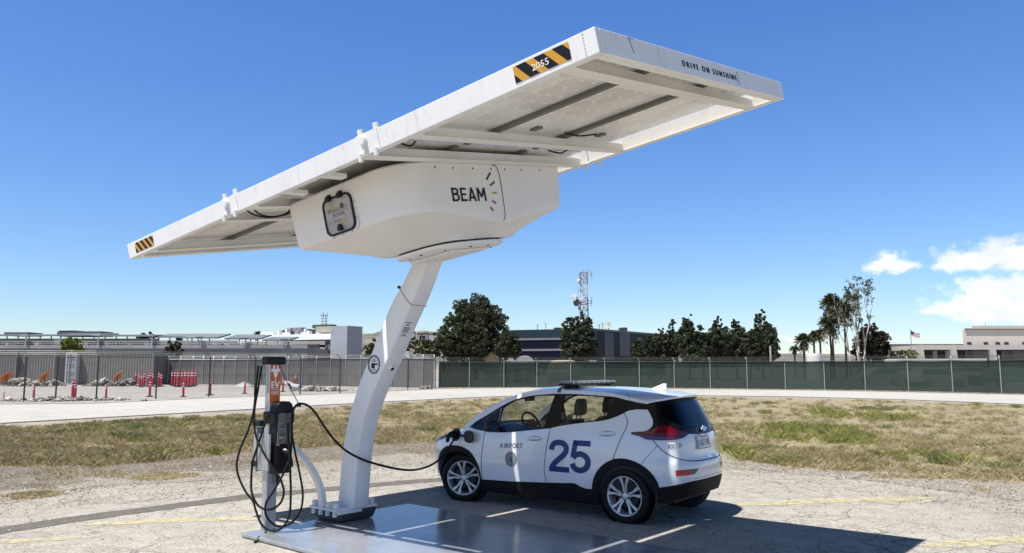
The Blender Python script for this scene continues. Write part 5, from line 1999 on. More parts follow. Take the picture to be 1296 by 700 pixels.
# AIRPORT in small slab-serif capitals
def serif(word, h, w, gap, t_):
    S_, out, x = {}, [], 0.0
    def bar(x0, y0, x1, y1, tt=None):
        out.append(strip2([(x + x0 * w, y0 * h), (x + x1 * w, y1 * h)], tt or t_))
    for ch in word:
        ser = []
        if ch == 'A': bar(.15, 0, .5, 1); bar(.5, 1, .85, 0, t_ * 1.3); bar(.28, .35, .72, .35, t_ * .7); ser = [(.12, 0), (.88, 0)]
        if ch == 'I': bar(.5, 0, .5, 1, t_ * 1.3); ser = [(.5, 0), (.5, 1)]
        if ch == 'R': bar(.25, 0, .25, 1, t_ * 1.3); bar(.25, .96, .68, .96, t_ * .8); bar(.72, .92, .72, .58, t_ * 1.2); bar(.68, .52, .25, .52, t_ * .8); bar(.5, .5, .82, 0, t_ * 1.2); ser = [(.22, 0), (.22, 1), (.86, 0)]
        if ch == 'P': bar(.28, 0, .28, 1, t_ * 1.3); bar(.28, .96, .7, .96, t_ * .8); bar(.75, .92, .75, .54, t_ * 1.2); bar(.7, .48, .28, .48, t_ * .8); ser = [(.26, 0), (.26, 1)]
        if ch == 'O':
            out.append(strip2([(x + (.5 + .36 * math.cos(R(q))) * w, (.5 + .5 * math.sin(R(q))) * h) for q in range(0, 361, 24)], t_ * 1.1))
        if ch == 'T': bar(.5, 0, .5, 1, t_ * 1.3); bar(.1, .97, .9, .97, t_ * .9); bar(.1, 1, .1, .75, t_ * .7); bar(.9, 1, .9, .75, t_ * .7); ser = [(.5, 0)]
        for (a, b_) in ser: out.append(strip2([(x + (a - .18) * w, b_ * h + (t_ * .35 if b_ == 0 else -t_ * .35)), (x + (a + .18) * w, b_ * h + (t_ * .35 if b_ == 0 else -t_ * .35))], t_ * .7))
        x += w * (gap if ch != 'I' else gap * .72) * (1.0)
    return out, x


air, wd = serif('AIRPORT', .056, .058, 1.0, .0095)
k_ = .388 / wd
decal('door_lettering', [([(1.884 - q[0] * k_, .786 + q[1] + q[0] * .045) for q in V], F) for V, F in air], M['navy'], car, off=.003, sides=(1,))
# round seal: outlined rings, dotted lettering band, blue and green centre
def ring2(cx, cz, r0, r1, a0=0, a1=360, n=36):
    V, F = [], []
    for k in range(n + 1):
        a = R(a0 + (a1 - a0) * k / n)
        V += [(cx + r0 * math.cos(a), cz + r0 * math.sin(a)), (cx + r1 * math.cos(a), cz + r1 * math.sin(a))]
    return V, [(2 * k, 2 * k + 1, 2 * k + 3, 2 * k + 2) for k in range(n)]


sc_ = (1.69, .647)
seal = decal('door_seal', [ring2(*sc_, .058, .092)], mat('seal_navy', (.04, .05, .075), .4), car, off=.003)
decal('seal_rim', [ring2(*sc_, .092, .099), ring2(*sc_, .055, .060)], mat('seal_gold', (.33, .29, .16), .4), seal, off=.0035)
decal('seal_letters', [ring2(*sc_, .067, .083, a, a + 7, 1) for a in range(0, 360, 13)], mat('seal_grey', (.5, .5, .48), .5), seal, off=.0042)
decal('seal_centre', [ring2(*sc_, 0, .054)], mat('seal_blue', (.09, .18, .36), .4, var=.5, vscale=40, col2=(.30, .36, .32)), seal, off=.0038)
decal('seal_figure', [([(1.715, .615), (1.70, .685), (1.675, .66), (1.668, .612)], [(0, 1, 2, 3)])], mat('seal_dark', (.02, .05, .12), .4), seal, off=.0045)
# rear badge, licence plate, emblem
V, F = fit2d(text2d('BOLT EV', 1, spacing=1.08), 0, .195, 0, .058)
decal('rear_badge', [([(-.575 - q[0], .900 + q[1] + q[0] * .02) for q in V], F)], mat('dark_badge', (.09, .09, .10), .25, .6), hatch, off=.005, step=.03, zstep=.03)
def rp(p, z, off=0.):
    """point on the back: p beyond the centre line continues on the other side"""
    if p < PC:
        q, n_ = Bh(2 * PC - p, z), Nh(2 * PC - p, z)
        q.y, n_.y = -q.y, -n_.y
    else: q, n_ = Bh(p, z), Nh(p, z)
    return q + n_ * off


c_ = Vector((-.688, .085, .952))
g = G()
nb = Vector((-.985, .03, .17)).normalized()
exb = Vector((-.03, -1, 0)).normalized()
ezb = exb.cross(-nb).normalized()
if ezb.z < 0: ezb = -ezb
g.fr(c_ - exb * .165 - ezb * .083, exb * .33, ezb * .166, nb * .006)
lp = g.build('licence_plate', mat('plate_white', (.72, .72, .70), .4), car, world=False, bevel=.003)
g = G()
put2d(g, fit2d(text2d('1567198', 1), -.135, .135, -.045, .03), c_ + nb * .0085, exb, ezb)
g.build('plate_number', mat('plate_blue', (.03, .045, .14), .5), lp, world=False)
g = G()
put2d(g, fit2d(text2d('CALIFORNIA', 1, bold=.0), -.08, .08, .048, .068), c_ + nb * .0085, exb, ezb)
g.build('plate_state', mat('plate_red', (.35, .04, .06), .5), lp, world=False)
g = G()
for (a, b_) in ((-.157, -.150), (.150, .157)): g.fr(c_ + exb * a - ezb * .076 + nb * .0065, exb * (b_ - a), ezb * .152, nb * .001)
g.fr(c_ - exb * .157 - ezb * .078 + nb * .0065, exb * .314, ezb * .006, nb * .001)
g.fr(c_ - exb * .157 + ezb * .072 + nb * .0065, exb * .314, ezb * .006, nb * .001)
g.build('plate_frame', M['darkgrey'], lp, world=False)
g = G()
ec = Vector((-.655, 0, 1.105))
ne = Vector((-.92, 0, .39)).normalized()
ee = Vector((0, -1, 0))
ez_ = Vector((.39, 0, .92)).normalized()
g.prism([(-.082, -.012), (-.030, -.012), (-.036, -.032), (.026, -.032), (.032, -.012), (.076, -.012), (.088, .014), (.036, .014), (.042, .034), (-.020, .034), (-.026, .014), (-.072, .014)], ec, ee, ez_, ne * .014)
g.build('rear_emblem', M['chrome'], hatch, world=False, bevel=.004)
# charge port: inlet with the plugged connector, and the open black flap beside it
pn = Nh(2.76, .915)
pc_ = Bh(2.76, .915)
g = G()
g.lathe(pc_ - pn * .01, pn, [(0, .09), (.014, .092), (.016, .085)], 24)
cp_ = g.build('charge_port', M['black'], car, world=False)
g = G()
tx_ = Vector((1, 0, 0))
g.tube([pc_ + pn * .0, pc_ + pn * .05, pc_ + pn * .10 + Vector((0, 0, -.01)), pc_ + pn * .15 + Vector((.0, 0, -.05)), pc_ + pn * .15 + Vector((.015, 0, -.12))], [.05, .048, .042, .032, .022], 12)
g.build('plug', M['black'], cp_, world=False, smooth=True)
fc_ = Bh(2.40, .905) + Vector((0, .055, 0))
g = G()
out_f = [(.105 * math.copysign(abs(math.cos(R(q))) ** .75, math.cos(R(q))), .085 * math.copysign(abs(math.sin(R(q))) ** .75, math.sin(R(q)))) for q in range(0, 360, 12)]
fd_ = Vector((.0, 1, .05)).normalized()
fx_ = Vector((.97, -.2, 0)).normalized()
fz_ = Vector((0, 0, 1))
g.loft([[fc_ + fx_ * a + fz_ * b_ for a, b_ in out_f], [fc_ + fx_ * a * .96 + fz_ * b_ * .96 + fd_ * .016 for a, b_ in out_f]])
g.tube([fc_ + fx_ * .08, Bh(2.58, .91) + Vector((0, .03, 0)), Bh(2.66, .91) + Vector((0, .005, 0))], .018, 8)
g.build('charge_flap', M['black'], car, world=False, smooth=True, auto=40)
# ================================================================== BACKGROUND
def wx(px, Y): return at(px, 455, Y).x
def wz(py, Y, px=648): return at(px, py, Y).z


def lerp_line(line, px):
    xs = [a for a, b in line]
    ys = [b for a, b in line]
    if px < xs[0]: return ys[0] + (px - xs[0]) * (ys[1] - ys[0]) / (xs[1] - xs[0])
    if px > xs[-1]: return ys[-1] + (px - xs[-1]) * (ys[-1] - ys[-2]) / (xs[-1] - xs[-2])
    return float(np.interp(px, xs, ys))


# ---- screen cloth
def screen_mat(name, col, tr_, col2):
    m = bpy.data.materials.new(name)
    m.use_nodes = True
    t = m.node_tree
    b = t.nodes['Principled BSDF']
    b.inputs['Roughness'].default_value = .8
    b.inputs['Specular IOR Level'].default_value = .15
    ge = t.nodes.new('ShaderNodeNewGeometry')
    n = nd(t, 'ShaderNodeTexNoise', i_Scale=.7, i_Detail=6.0)
    t.links.new(ge.outputs['Position'], n.inputs[0])
    mi = nd(t, 'ShaderNodeMixRGB')
    t.links.new(n.outputs[0], mi.inputs[0])
    mi.inputs[1].default_value = tuple(col) + (1,)
    mi.inputs[2].default_value = tuple(col2) + (1,)
    oi = t.nodes.new('ShaderNodeObjectInfo')
    hv = nd(t, 'ShaderNodeHueSaturation')
    t.links.new(mth(t, 'ADD', mth(t, 'MULTIPLY', oi.outputs['Random'], .45), .78), hv.inputs['Value'])
    t.links.new(mi.outputs[0], hv.inputs['Color'])
    t.links.new(hv.outputs[0], b.inputs['Base Color'])
    tr = nd(t, 'ShaderNodeBsdfTransparent')
    ms = nd(t, 'ShaderNodeMixShader')
    ms.inputs[0].default_value = tr_
    t.links.new(b.outputs[0], ms.inputs[1])
    t.links.new(tr.outputs[0], ms.inputs[2])
    t.links.new(ms.outputs[0], t.nodes['Material Output'].inputs[0])
    return m


M['greenscreen'] = screen_mat('green_screen_cloth', (.022, .036, .029), .035, (.038, .056, .045))
M['greyscreen'] = screen_mat('grey_screen_cloth', (.082, .084, .080), .07, (.118, .120, .114))
M['mesh'] = screen_mat('chain_link_veil', (.20, .20, .20), .90, (.24, .24, .24))
M['fencepost'] = mat('galvanised_fence_post', (.36, .38, .36), .5, .4, var=.2)
M['darkpost'] = mat('dark_fence_post', (.035, .04, .037), .6)


def fence(name, label, line, pxs, h, cloth, postm, z0=.06, rail=True, arms=True, armm=None, step_jit=0):
    P_ = [gp(p, lerp_line(line, p)) for p in pxs]
    root = thing(name, label, 'fence', P_[0])
    rr = random.Random(5)
    for i, p in enumerate(P_):
        g = G()
        g.tube([p, p + Vector((0, 0, h))], .042, 6)
        if arms:
            q = P_[min(i + 1, len(P_) - 1)] - P_[max(i - 1, 0)]
            n_ = Vector((-q.y, q.x, 0)).normalized()
            for s_ in ((1, -1) if arms == 2 else (1,)):
                g.tube([p + Vector((0, 0, h)), p + n_ * .22 * s_ + Vector((-.12, 0, h + .30))], .03, 5)
        g.build('post', postm, root)
    for a, b in zip(P_[:-1], P_[1:]):
        d = (b - a)
        n_ = Vector((-d.y, d.x, 0)).normalized() * .05
        g = G()
        k = 10
        V = []
        for i in range(k + 1):
            t_ = i / k
            sag = math.sin(math.pi * t_)
            q = a.lerp(b, t_) + n_
            V += [q + Vector((0, 0, z0 + rr.uniform(0, .02))), q + n_ * 1.6 * sag * rr.uniform(-.3, 1) + Vector((0, 0, h * .55)), q + Vector((0, 0, h - .05 - .03 * sag))]
        g.add(V, [(3 * i, 3 * i + 3, 3 * i + 4, 3 * i + 1) for i in range(k)] + [(3 * i + 1, 3 * i + 4, 3 * i + 5, 3 * i + 2) for i in range(k)])
        g.build('screen_panel', cloth, root, smooth=True)
    if rail:
        g = G()
        g.tube([p + Vector((0, 0, h - .03)) for p in P_], .024, 5)
        g.build('top_rail', armm if arms == 2 else postm, root)
    if arms:
        g = G()
        for s_ in ((1, -1) if arms == 2 else (1,)):
            for f in (.35, .68, 1.0):
                V = []
                for i, p in enumerate(P_):
                    q = P_[min(i + 1, len(P_) - 1)] - P_[max(i - 1, 0)]
                    n_ = Vector((-q.y, q.x, 0)).normalized()
                    V.append(p + n_ * .22 * s_ * f + Vector((-.12 * f, 0, h + .30 * f)))
                g.tube(V, .012, 4)
        g.build('barbed_wire', armm or postm, root)
    return root


GREEN = [(555, 491.5), (690, 490.9), (870, 492.0), (1000, 493.6), (1096, 494.9), (1200, 497.0), (1296, 499.4)]
fence('green_screened_fence', 'chain link fence hung with dark green screen cloth along the far side of the road', GREEN,
      [555, 594, 637.8, 679.6, 722.6, 765.9, 809.6, 853.8, 899.4, 946.2, 994.4, 1044.2, 1095.7, 1150.4, 1206.4, 1268, 1336, 1410], 2.33, M['greenscreen'], M['fencepost'], z0=.05, arms=2, armm=M['darkpost'])
CHAIN = [(0, 508.6), (30, 508.2), (121, 507.2), (197, 505.2), (264, 502.6), (380, 499.6), (430, 497.8), (516, 493.4), (552, 491.8)]
fence('chain_link_fence', 'open chain link fence on dark posts in front of the work yard', CHAIN, [-75, -12, 29.7, 70, 121.5, 197, 264.2, 322, 379.8, 430, 473, 516, 551], 2.42, M['mesh'], M['darkpost'], z0=.03, arms=1, armm=M['fencepost'])
GREY = [(197, 486.4), (300, 487.0), (430, 489.0), (553, 491.2)]
fence('grey_screened_fence', 'tall fence covered in grey screen cloth at the back of the work yard', GREY, [197, 212, 227, 243, 256, 269, 282, 297, 313, 330, 347, 364, 382, 400, 418, 437, 456, 476, 496, 516, 535, 549], 2.62, M['greyscreen'], M['galv'], z0=.02, arms=1)

# ------------------------------------------------------------------ trees
def unit_rand(r, n):
    v = r.normal(0, 1, (n, 3))
    return v / np.linalg.norm(v, axis=1)[:, None]


def foliage(name, blobs, n, leaf, m, parent, seed, per=60, sig=.20, shell=.72, droop=0.0):
    """many leaf-sized faces in clumps spread through the crown's volume"""
    r = np.random.default_rng(seed)
    B_ = np.array(blobs, float)
    a_ = (B_[:, 3] * B_[:, 4] + B_[:, 3] * B_[:, 5] + B_[:, 4] * B_[:, 5])
    nc = max(8, n // per)
    bi = r.choice(len(B_), nc, p=a_ / a_.sum())
    rad = .42 * shell / .72 + (1.05 - .42 * shell / .72) * r.uniform(0, 1, nc) ** .55
    C = B_[bi, :3] + unit_rand(r, nc) * B_[bi, 3:6] * rad[:, None]
    sz = B_[bi, 3:6].mean(1) * sig * r.uniform(.6, 1.4, nc)
    ci = np.repeat(np.arange(nc), per)
    N_ = len(ci)
    P_ = C[ci] + unit_rand(r, N_) * (sz[ci] * r.uniform(.3, 1, N_) ** .5)[:, None] * np.array([1, 1, .8])
    u = unit_rand(r, N_)
    w = np.cross(u, unit_rand(r, N_))
    w /= np.linalg.norm(w, axis=1)[:, None]
    s_ = (leaf * r.uniform(.5, 1.4, N_))[:, None]
    V = np.stack([P_ - u * s_ * .5, P_ + w * s_ * .32, P_ + u * s_ * .5, P_ - w * s_ * .32], 1)
    V[..., 2] -= droop * 0
    F = np.arange(N_ * 4).reshape(-1, 4)
    return mesh_np(name, V.reshape(-1, 3), F, m, parent)


def core(name, blobs, m, parent, seed, k=.80):
    """the dense twiggy inside of a crown"""
    g = G()
    for i, (x, y, z, a, b, c) in enumerate(blobs): g.ball((x, y, z), (a * k, b * k, c * k), 10)
    return g.build(name, m, parent, smooth=True)


M['bark'] = mat('grey_brown_bark', (.11, .085, .065), .9, var=.4, vscale=5, bump=.4, bscale=14)
M['darkbark'] = mat('dark_palm_bark', (.05, .04, .032), .9, var=.4, vscale=4)
M['palebark'] = mat('pale_gum_bark', (.46, .42, .37), .8, var=.35, vscale=1.2)
M['twig'] = mat('shadowed_twigs', (.022, .024, .016), .95)
M['pine'] = leaf_mat('dark_pine_needles', (.020, .030, .016), (.074, .094, .042), .55, .05)  # paler second green painted in to suggest sunlit needles
M['ficus'] = leaf_mat('dark_ficus_leaves', (.022, .030, .014), (.076, .090, .038), .45, .06)  # leaves mixed with a lighter green that stands for sunlit ones
M['olive'] = leaf_mat('olive_leaves', (.06, .065, .026), (.12, .12, .05), .5, .1)
M['bright'] = leaf_mat('bright_leaves', (.12, .16, .03), (.22, .25, .05), .7, .2)
M['rust'] = leaf_mat('dusky_red_leaves', (.026, .023, .015), (.055, .046, .028), .6, .05)
M['palm'] = leaf_mat('palm_fronds', (.035, .045, .020), (.11, .115, .05), .6, .1)
M['drypalm'] = leaf_mat('dead_palm_skirt', (.12, .095, .055), (.22, .18, .10), .6, .1)


def bough(g, a, b, r0, r1, r, n=5, j=.1):
    a, b = Vector(a), Vector(b)
    pts_ = [a.lerp(b, i / n) + (Vector((r.uniform(-j, j), r.uniform(-j, j), r.uniform(-j, j) * .5)) if 0 < i < n else Vector()) for i in range(n + 1)]
    g.tube(pts_, [r0 + (r1 - r0) * i / n for i in range(n + 1)], 7)
    return pts_


def px_blob(px, py, rpx, Y, Y0, ry=None, dy=0.0):
    """a crown lobe seen at a pixel, r in pixels"""
    k = Y / FPX
    p = at(px, py, Y + dy)
    return (p.x, p.y, p.z, rpx * k, rpx * k * .9, (ry or rpx) * k)


def tree(name, label, blobs, base, m, n, leaf, seed, trunk_r=.22, group=None, kcore=.36, sig=.2, per=60, cat='tree', shell=.72):
    rt = thing(name, label, cat, base, 0, group)
    rr = random.Random(seed)
    g = G()
    bz = max(b[2] for b in blobs)
    top = max(blobs, key=lambda b: b[2])
    bough(g, base, (top[0], top[1], top[2]), trunk_r, trunk_r * .3, rr, 7, .08)
    zl = base[2] + (min(b[2] for b in blobs) - base[2]) * .7
    for b in blobs:
        bough(g, (base[0], base[1], max(zl, base[2] + (b[2] - base[2]) * .45)), (b[0], b[1], b[2]), trunk_r * .5, trunk_r * .12, rr, 5, .12)
    g.build('trunk', M['bark'], rt, smooth=True)
    cr_ = foliage('crown', blobs, n, leaf, m, rt, seed, per=per, sig=sig, shell=shell)
    return rt


Yb = 110
B0 = [px_blob(*a, Yb, 0) for a in ((603, 397, 25), (619, 406, 22), (588, 401, 21), (606, 420, 34), (576, 419, 19), (564, 433, 17), (625, 424, 17), (590, 437, 26), (614, 440, 26), (574, 443, 16), (548, 442, 12))]
tree('spreading_tree', 'huge round dark green tree, tallest crown behind the fence right of the leaning column', B0, (wx(602, Yb), Yb, 0), M['ficus'], 70000, .27, 41, .5, sig=.17)
B0 = [px_blob(*a, Yb - 4, 0) for a in ((645, 433, 12), (650, 442, 10), (638, 443, 11))]
tree('round_tree', 'small dark tree crowding the right side of the huge round tree', B0, (wx(645, Yb - 4), Yb - 4, 0), M['ficus'], 13000, .27, 42, .2)
B0 = [px_blob(*a, Yb - 2, 0) for a in ((538, 440, 10), (549, 444, 9), (530, 446, 6))]
tree('olive_shrub', 'yellowish olive shrub at the left foot of the huge round tree', B0, (wx(540, Yb - 2), Yb - 2, 0), M['olive'], 4000, .3, 43, .12, cat='shrub')
B0 = [px_blob(*a, 150, 0) for a in ((519, 434, 9), (526, 436, 7), (513, 439, 6))]
tree('hedge_tree', 'grey green tree just right of the leaning column below the hill', B0, (wx(519, 150), 150, 0), M['olive'], 2600, .42, 44, .2)
B0 = [px_blob(*a, 120, 0) for a in ((722, 410, 10), (724, 425, 14), (721, 440, 14), (738, 406, 10), (739, 420, 14), (741, 436, 15), (730, 445, 18))]
tree('twin_top_tree', 'dark twin topped pine in front of the lattice mast', B0, (wx(732, 120), 120, 0), M['pine'], 30000, .27, 45, .3)
for i, (px, top, hw, Y, lab) in enumerate(((807, 436, 8, 108, 'low dark pine at the right end of the glass office block'), (821, 428, 7, 112, 'thin dark pine second from the left in the pine row'), (836, 417, 10, 115, 'mid height slim pine in front of the office corner'),
                                           (850, 409, 9, 117, 'slender pointed pine just left of the broad first tall pine'), (873, 401, 16, 112, 'broad tall pine above the rear of the parked car'), (890, 421, 10, 118, 'low pine filling the gap between two broad pines'),
                                           (908, 405, 15, 113, 'rounded broad pine in the middle of the pine row'), (933, 409, 15, 116, 'lower broad pine next to the last tall pine'), (949, 424, 10, 119, 'short pine tucked behind the last tall pine'), (965, 397, 16, 111, 'tallest pine at the right end of the pine row'))):
    rr = random.Random(50 + i)
    H_ = 456 - top
    bl = []
    nn = 5 if H_ < 30 else 7
    for k in range(nn):
        f = k / (nn - 1)
        r_ = hw * (.46 + .66 * math.sin(math.pi * (f * .72 + .24)) if f < .8 else .55) * (1.0 if f < .85 else .8)
        off = hw * .35 * rr.uniform(-1, 1) * (1 - f * .6)
        bl.append(px_blob(px + off, 452 - (H_ - r_ * .8) * f, r_, Y, 0, r_ * 1.05, rr.uniform(-1, 1)))
        if f < .8 and hw > 9: bl.append(px_blob(px - off * 1.5 + hw * .4 * rr.choice((-1, 1)), 450 - (H_ - r_) * f * .9, r_ * .62, Y, 0, None, rr.uniform(-1, 1)))
    tree('pine_tree', lab, bl, (wx(px, Y), Y, 0), M['pine'], 9500 + 800 * hw * hw // 10, .27, 60 + i, .18, group='row of dark pines behind the fence', sig=.19)
# work-yard side trees
B0 = [px_blob(*a, 96, 0) for a in ((86, 435, 8), (95, 438, 9), (81, 441, 6), (102, 443, 6))]
tree('young_tree', 'bright green leafy tree behind the white container end', B0, (wx(90, 96), 96, 0), M['bright'], 2600, .34, 71, .09, kcore=.35, per=30)
B0 = [px_blob(*a, 92, 0) for a in ((220, 439, 8), (226, 444, 6), (213, 446, 7), (222, 452, 7))]
tree('small_dark_tree', 'dark open leaved tree beside the grey screened fence', B0, (wx(219, 92), 92, 0), M['ficus'], 2000, .32, 72, .09, kcore=.4, per=30)
for i, (px, py, r_, lab) in enumerate(((186, 423, 7, 'dark treetop showing above the garage canopies on the left'), (178, 425, 4, 'smaller dark treetop left of the taller one above the canopies'), (228, 425, 4, 'far treetop level with the canopy roofs'))):
    tree('distant_tree', lab, [px_blob(px, py + 2, r_, 205, 0, r_ * .7), px_blob(px + r_ * .7, py + 4, r_ * .7, 205, 0, r_ * .5), px_blob(px - r_ * .7, py + 4, r_ * .7, 205, 0, r_ * .5)], (wx(px, 205), 205, 0), M['ficus'], 900, .7, 80 + i, .25)
# right hand group
B0 = [px_blob(*a, 128, 0) for a in ((1102, 424, 14), (1112, 428, 13), (1094, 432, 13), (1118, 440, 10), (1106, 442, 16), (1122, 448, 7), (1090, 445, 12))]
tree('dusky_tree', 'rounded dusky reddish brown tree behind the pale gum trunks', B0, (wx(1106, 128), 128, 0), M['rust'], 22000, .27, 90, .3)
for i, (px, lab) in enumerate(((1136, 'left half of the green hedge before the low pale building'), (1150, 'right half of the green hedge before the low pale building'))):
    bl = [px_blob(px + d, 447 + e, r_, 104, 0, 4.5) for d, e, r_ in ((-5, 1, 6), (0, 0, 6), (5, 1, 6), (2, 5, 7), (-4, 5, 7))]
    tree('hedge_shrub', lab, bl, (wx(px, 104), 104, 0), M['bright'] if i else M['olive'], 1800, .28, 93 + i, .08, cat='shrub')


def palm(name, label, px, top, hw, Y, skirt, seed, lean=0.0):
    """fan palm: slim trunk, hanging skirt, globe of fronds"""
    k = Y / FPX
    r = np.random.default_rng(seed)
    b = Vector((wx(px, Y), Y, 0))
    R_ = hw * k
    c = Vector((wx(px, Y), Y, wz(top, Y, px) - R_ * .75))
    rt = thing(name, label, 'palm tree', b, 0, 'palms behind the fence')
    g = G()
    g.tube([b, b.lerp(c, .5) + Vector((lean, 0, 0)), c], [.20, .16, .14], 8)
    g.build('trunk', M['darkbark'], rt, smooth=True)
    V, F = [], []

    def frond(d, L_, w_, sag):
        d = Vector(d)
        side = d.cross(Vector((0, 0, 1)))
        side = side.normalized() if side.length > .01 else Vector((1, 0, 0))
        prev = None
        for i in range(6):
            t_ = i / 5
            p = c + d * L_ * t_ - Vector((0, 0, 1)) * sag * L_ * t_ * t_
            if i >= 2:
                for s_ in (-1, 1):
                    for q in (0, .5):
                        pp_ = p - d * L_ * .1 * q
                        b_ = len(V)
                        tip = pp_ + side * s_ * w_ * (1.1 - .5 * abs(t_ - .6)) + d * L_ * .18 - Vector((0, 0, .12 * L_))
                        V.extend([pp_ - d * .05 * L_, pp_ + d * .05 * L_, tip])
                        F.append((b_, b_ + 1, b_ + 2))
            if prev is not None:
                b_ = len(V)
                V.extend([prev + side * .03, prev - side * .03, p])
                F.append((b_, b_ + 1, b_ + 2))
            prev = p
    for i in range(95):
        a, e = r.uniform(0, 6.283), math.asin(r.uniform(-.35, 1))
        frond((math.cos(a) * math.cos(e), math.sin(a) * math.cos(e), math.sin(e)), R_ * r.uniform(.75, 1.15), R_ * .36, r.uniform(.15, .6))
    mesh_np('fronds', [tuple(v) for v in V], F, M['palm'], rt)
    if skirt:
        V, F = [], []
        for i in range(90):
            a = r.uniform(0, 6.283)
            frond((math.cos(a) * .6, math.sin(a) * .6, -r.uniform(.2, 1)), R_ * r.uniform(.6, skirt), R_ * .24, .5)
        mesh_np('dead_skirt', [tuple(v) for v in V], F, M['drypalm'], rt)
    return rt


palm('fan_palm', 'tallest shaggy palm, left of the pale gum trunks', 1055, 372, 13, 126, 1.6, 1)
palm('fan_palm', 'second tall palm right of the shaggy one, in front of the gum branches', 1071, 381, 13, 124, 1.3, 2)
palm('fan_palm', 'lower shaggy palm with dry fronds beneath the tallest palm', 1051, 398, 12, 122, 1.7, 3, .2)
palm('fan_palm', 'squat palm at the left end of the palm group', 1018, 422, 11, 118, 1.0, 4)
palm('fan_palm', 'small palm in the middle between the squat palm and the tall ones', 1031, 419, 7, 121, .9, 5)
palm('fan_palm', 'small slim palm right beside the tall shaggy palms', 1039, 416, 8, 123, .9, 6)
palm('fan_palm', 'lone little palm rising at the left edge of the white terminal', 325, 419, 6, 192, .9, 7)
palm('fan_palm', 'spindly low palm standing in the gap between pines and palms', 1006, 437, 6, 128, .8, 8)

# pale gum tree: several bare trunks with sparse leaf clumps
Yg = 121
rt = thing('gum_tree', 'tall nearly bare gum tree with pale trunks and sparse leaf clumps', 'tree', (wx(1086, Yg), Yg, 0))
g = G()
rr = random.Random(12)
tips = []


def grow(p, d, L_, r0, lev):
    q = p + d * L_
    mid = p.lerp(q, .5) + Vector((rr.uniform(-1, 1), rr.uniform(-1, 1), 0)) * L_ * .07
    g.tube([p, mid, q], [r0, r0 * .85, r0 * .7], 6)
    if lev == 0:
        tips.append(q)
        return
    for i in range(2 if lev > 1 else rr.choice((2, 3))):
        a = rr.uniform(0, 6.28)
        dd = (d + Vector((math.cos(a), math.sin(a) * .8, 0)) * rr.uniform(.25, .55)).normalized()
        dd.z = abs(dd.z)
        grow(q, dd, L_ * rr.uniform(.66, .86), r0 * .62, lev - 1)
    if lev <= 2 and rr.random() < .7: tips.append(mid)


for dx, L_, r0 in ((0, 4.2, .24), (.9, 3.9, .20), (-1.2, 3.4, .18), (-.3, 3.7, .15)):
    grow(Vector((wx(1086, Yg) + dx, Yg + rr.uniform(-.6, .6), 0)), Vector((dx * .06 + .02, 0, 1)).normalized(), L_, r0, 4)
g.build('trunk', M['palebark'], rt, smooth=True)
zmax = max(q.z for q in tips)
ztop = wz(354, Yg, 1086)
lv = [q for q in tips if q.z > 4]
foliage('crown', [(q.x, q.y, q.z, .42, .42, .38) for q in lv], 4200, .22, M['ficus'], rt, 77, per=9, sig=.55, shell=.5)
for ch in rt.children:
    for v in ch.data.vertices: v.co.z *= ztop / zmax

# ------------------------------------------------------------------ hills with houses
M['hill'] = mat('hillside_scrub', (.10, .11, .09), .95, var=.5, vscale=.02, col2=(.24, .22, .19), lo=.4, hi=.6)
V, F = [], []
Yh = 850
prof_h = [(-500, 450), (-200, 446), (0, 437), (150, 434), (300, 434), (400, 428), (460, 423), (490, 419), (520, 418.5), (560, 420), (620, 425), (680, 432), (760, 441), (850, 446), (1000, 448), (1200, 446), (1500, 449), (1800, 452)]
for i, (px, py) in enumerate(cm([(a, b) for a, b in prof_h], 6)):
    p = at(px, py + 1.2 * math.sin(i * 1.7) * .6, Yh)
    V += [(p.x * .8, Yh * .8, -1), (p.x, p.y, p.z), (p.x * 1.3, Yh * 1.3, -1)]
n_ = len(V) // 3
F = [(3 * i, 3 * i + 3, 3 * i + 4, 3 * i + 1) for i in range(n_ - 1)] + [(3 * i + 1, 3 * i + 4, 3 * i + 5, 3 * i + 2) for i in range(n_ - 1)]
mesh_np('hills', V, F, M['hill'], smooth=True)['kind'] = 'structure'
M['stucco'] = [mat('house_stucco_%s' % c, col, .8, var=.15) for c, col in (('white', (.42, .42, .43)), ('tan', (.33, .29, .25)), ('grey', (.24, .25, .27)))]
M['tileroof'] = mat('brown_roof_tiles', (.16, .11, .085), .85, var=.3, vscale=.5)
rr = random.Random(3)
hl = ['pale', 'tan', 'grey']
spots = [(497, 421.5), (508, 420.5), (515, 422.5), (523, 420.2), (531, 421.5), (539, 421), (547, 422), (503, 425), (535, 425)]
words = ['on the left shoulder of the hill', 'left of the hilltop', 'just under the hilltop', 'right on the hilltop', 'to the right of the hilltop', 'two doors right of the hilltop', 'nearest the round tree', 'low on the left slope', 'low on the right slope']
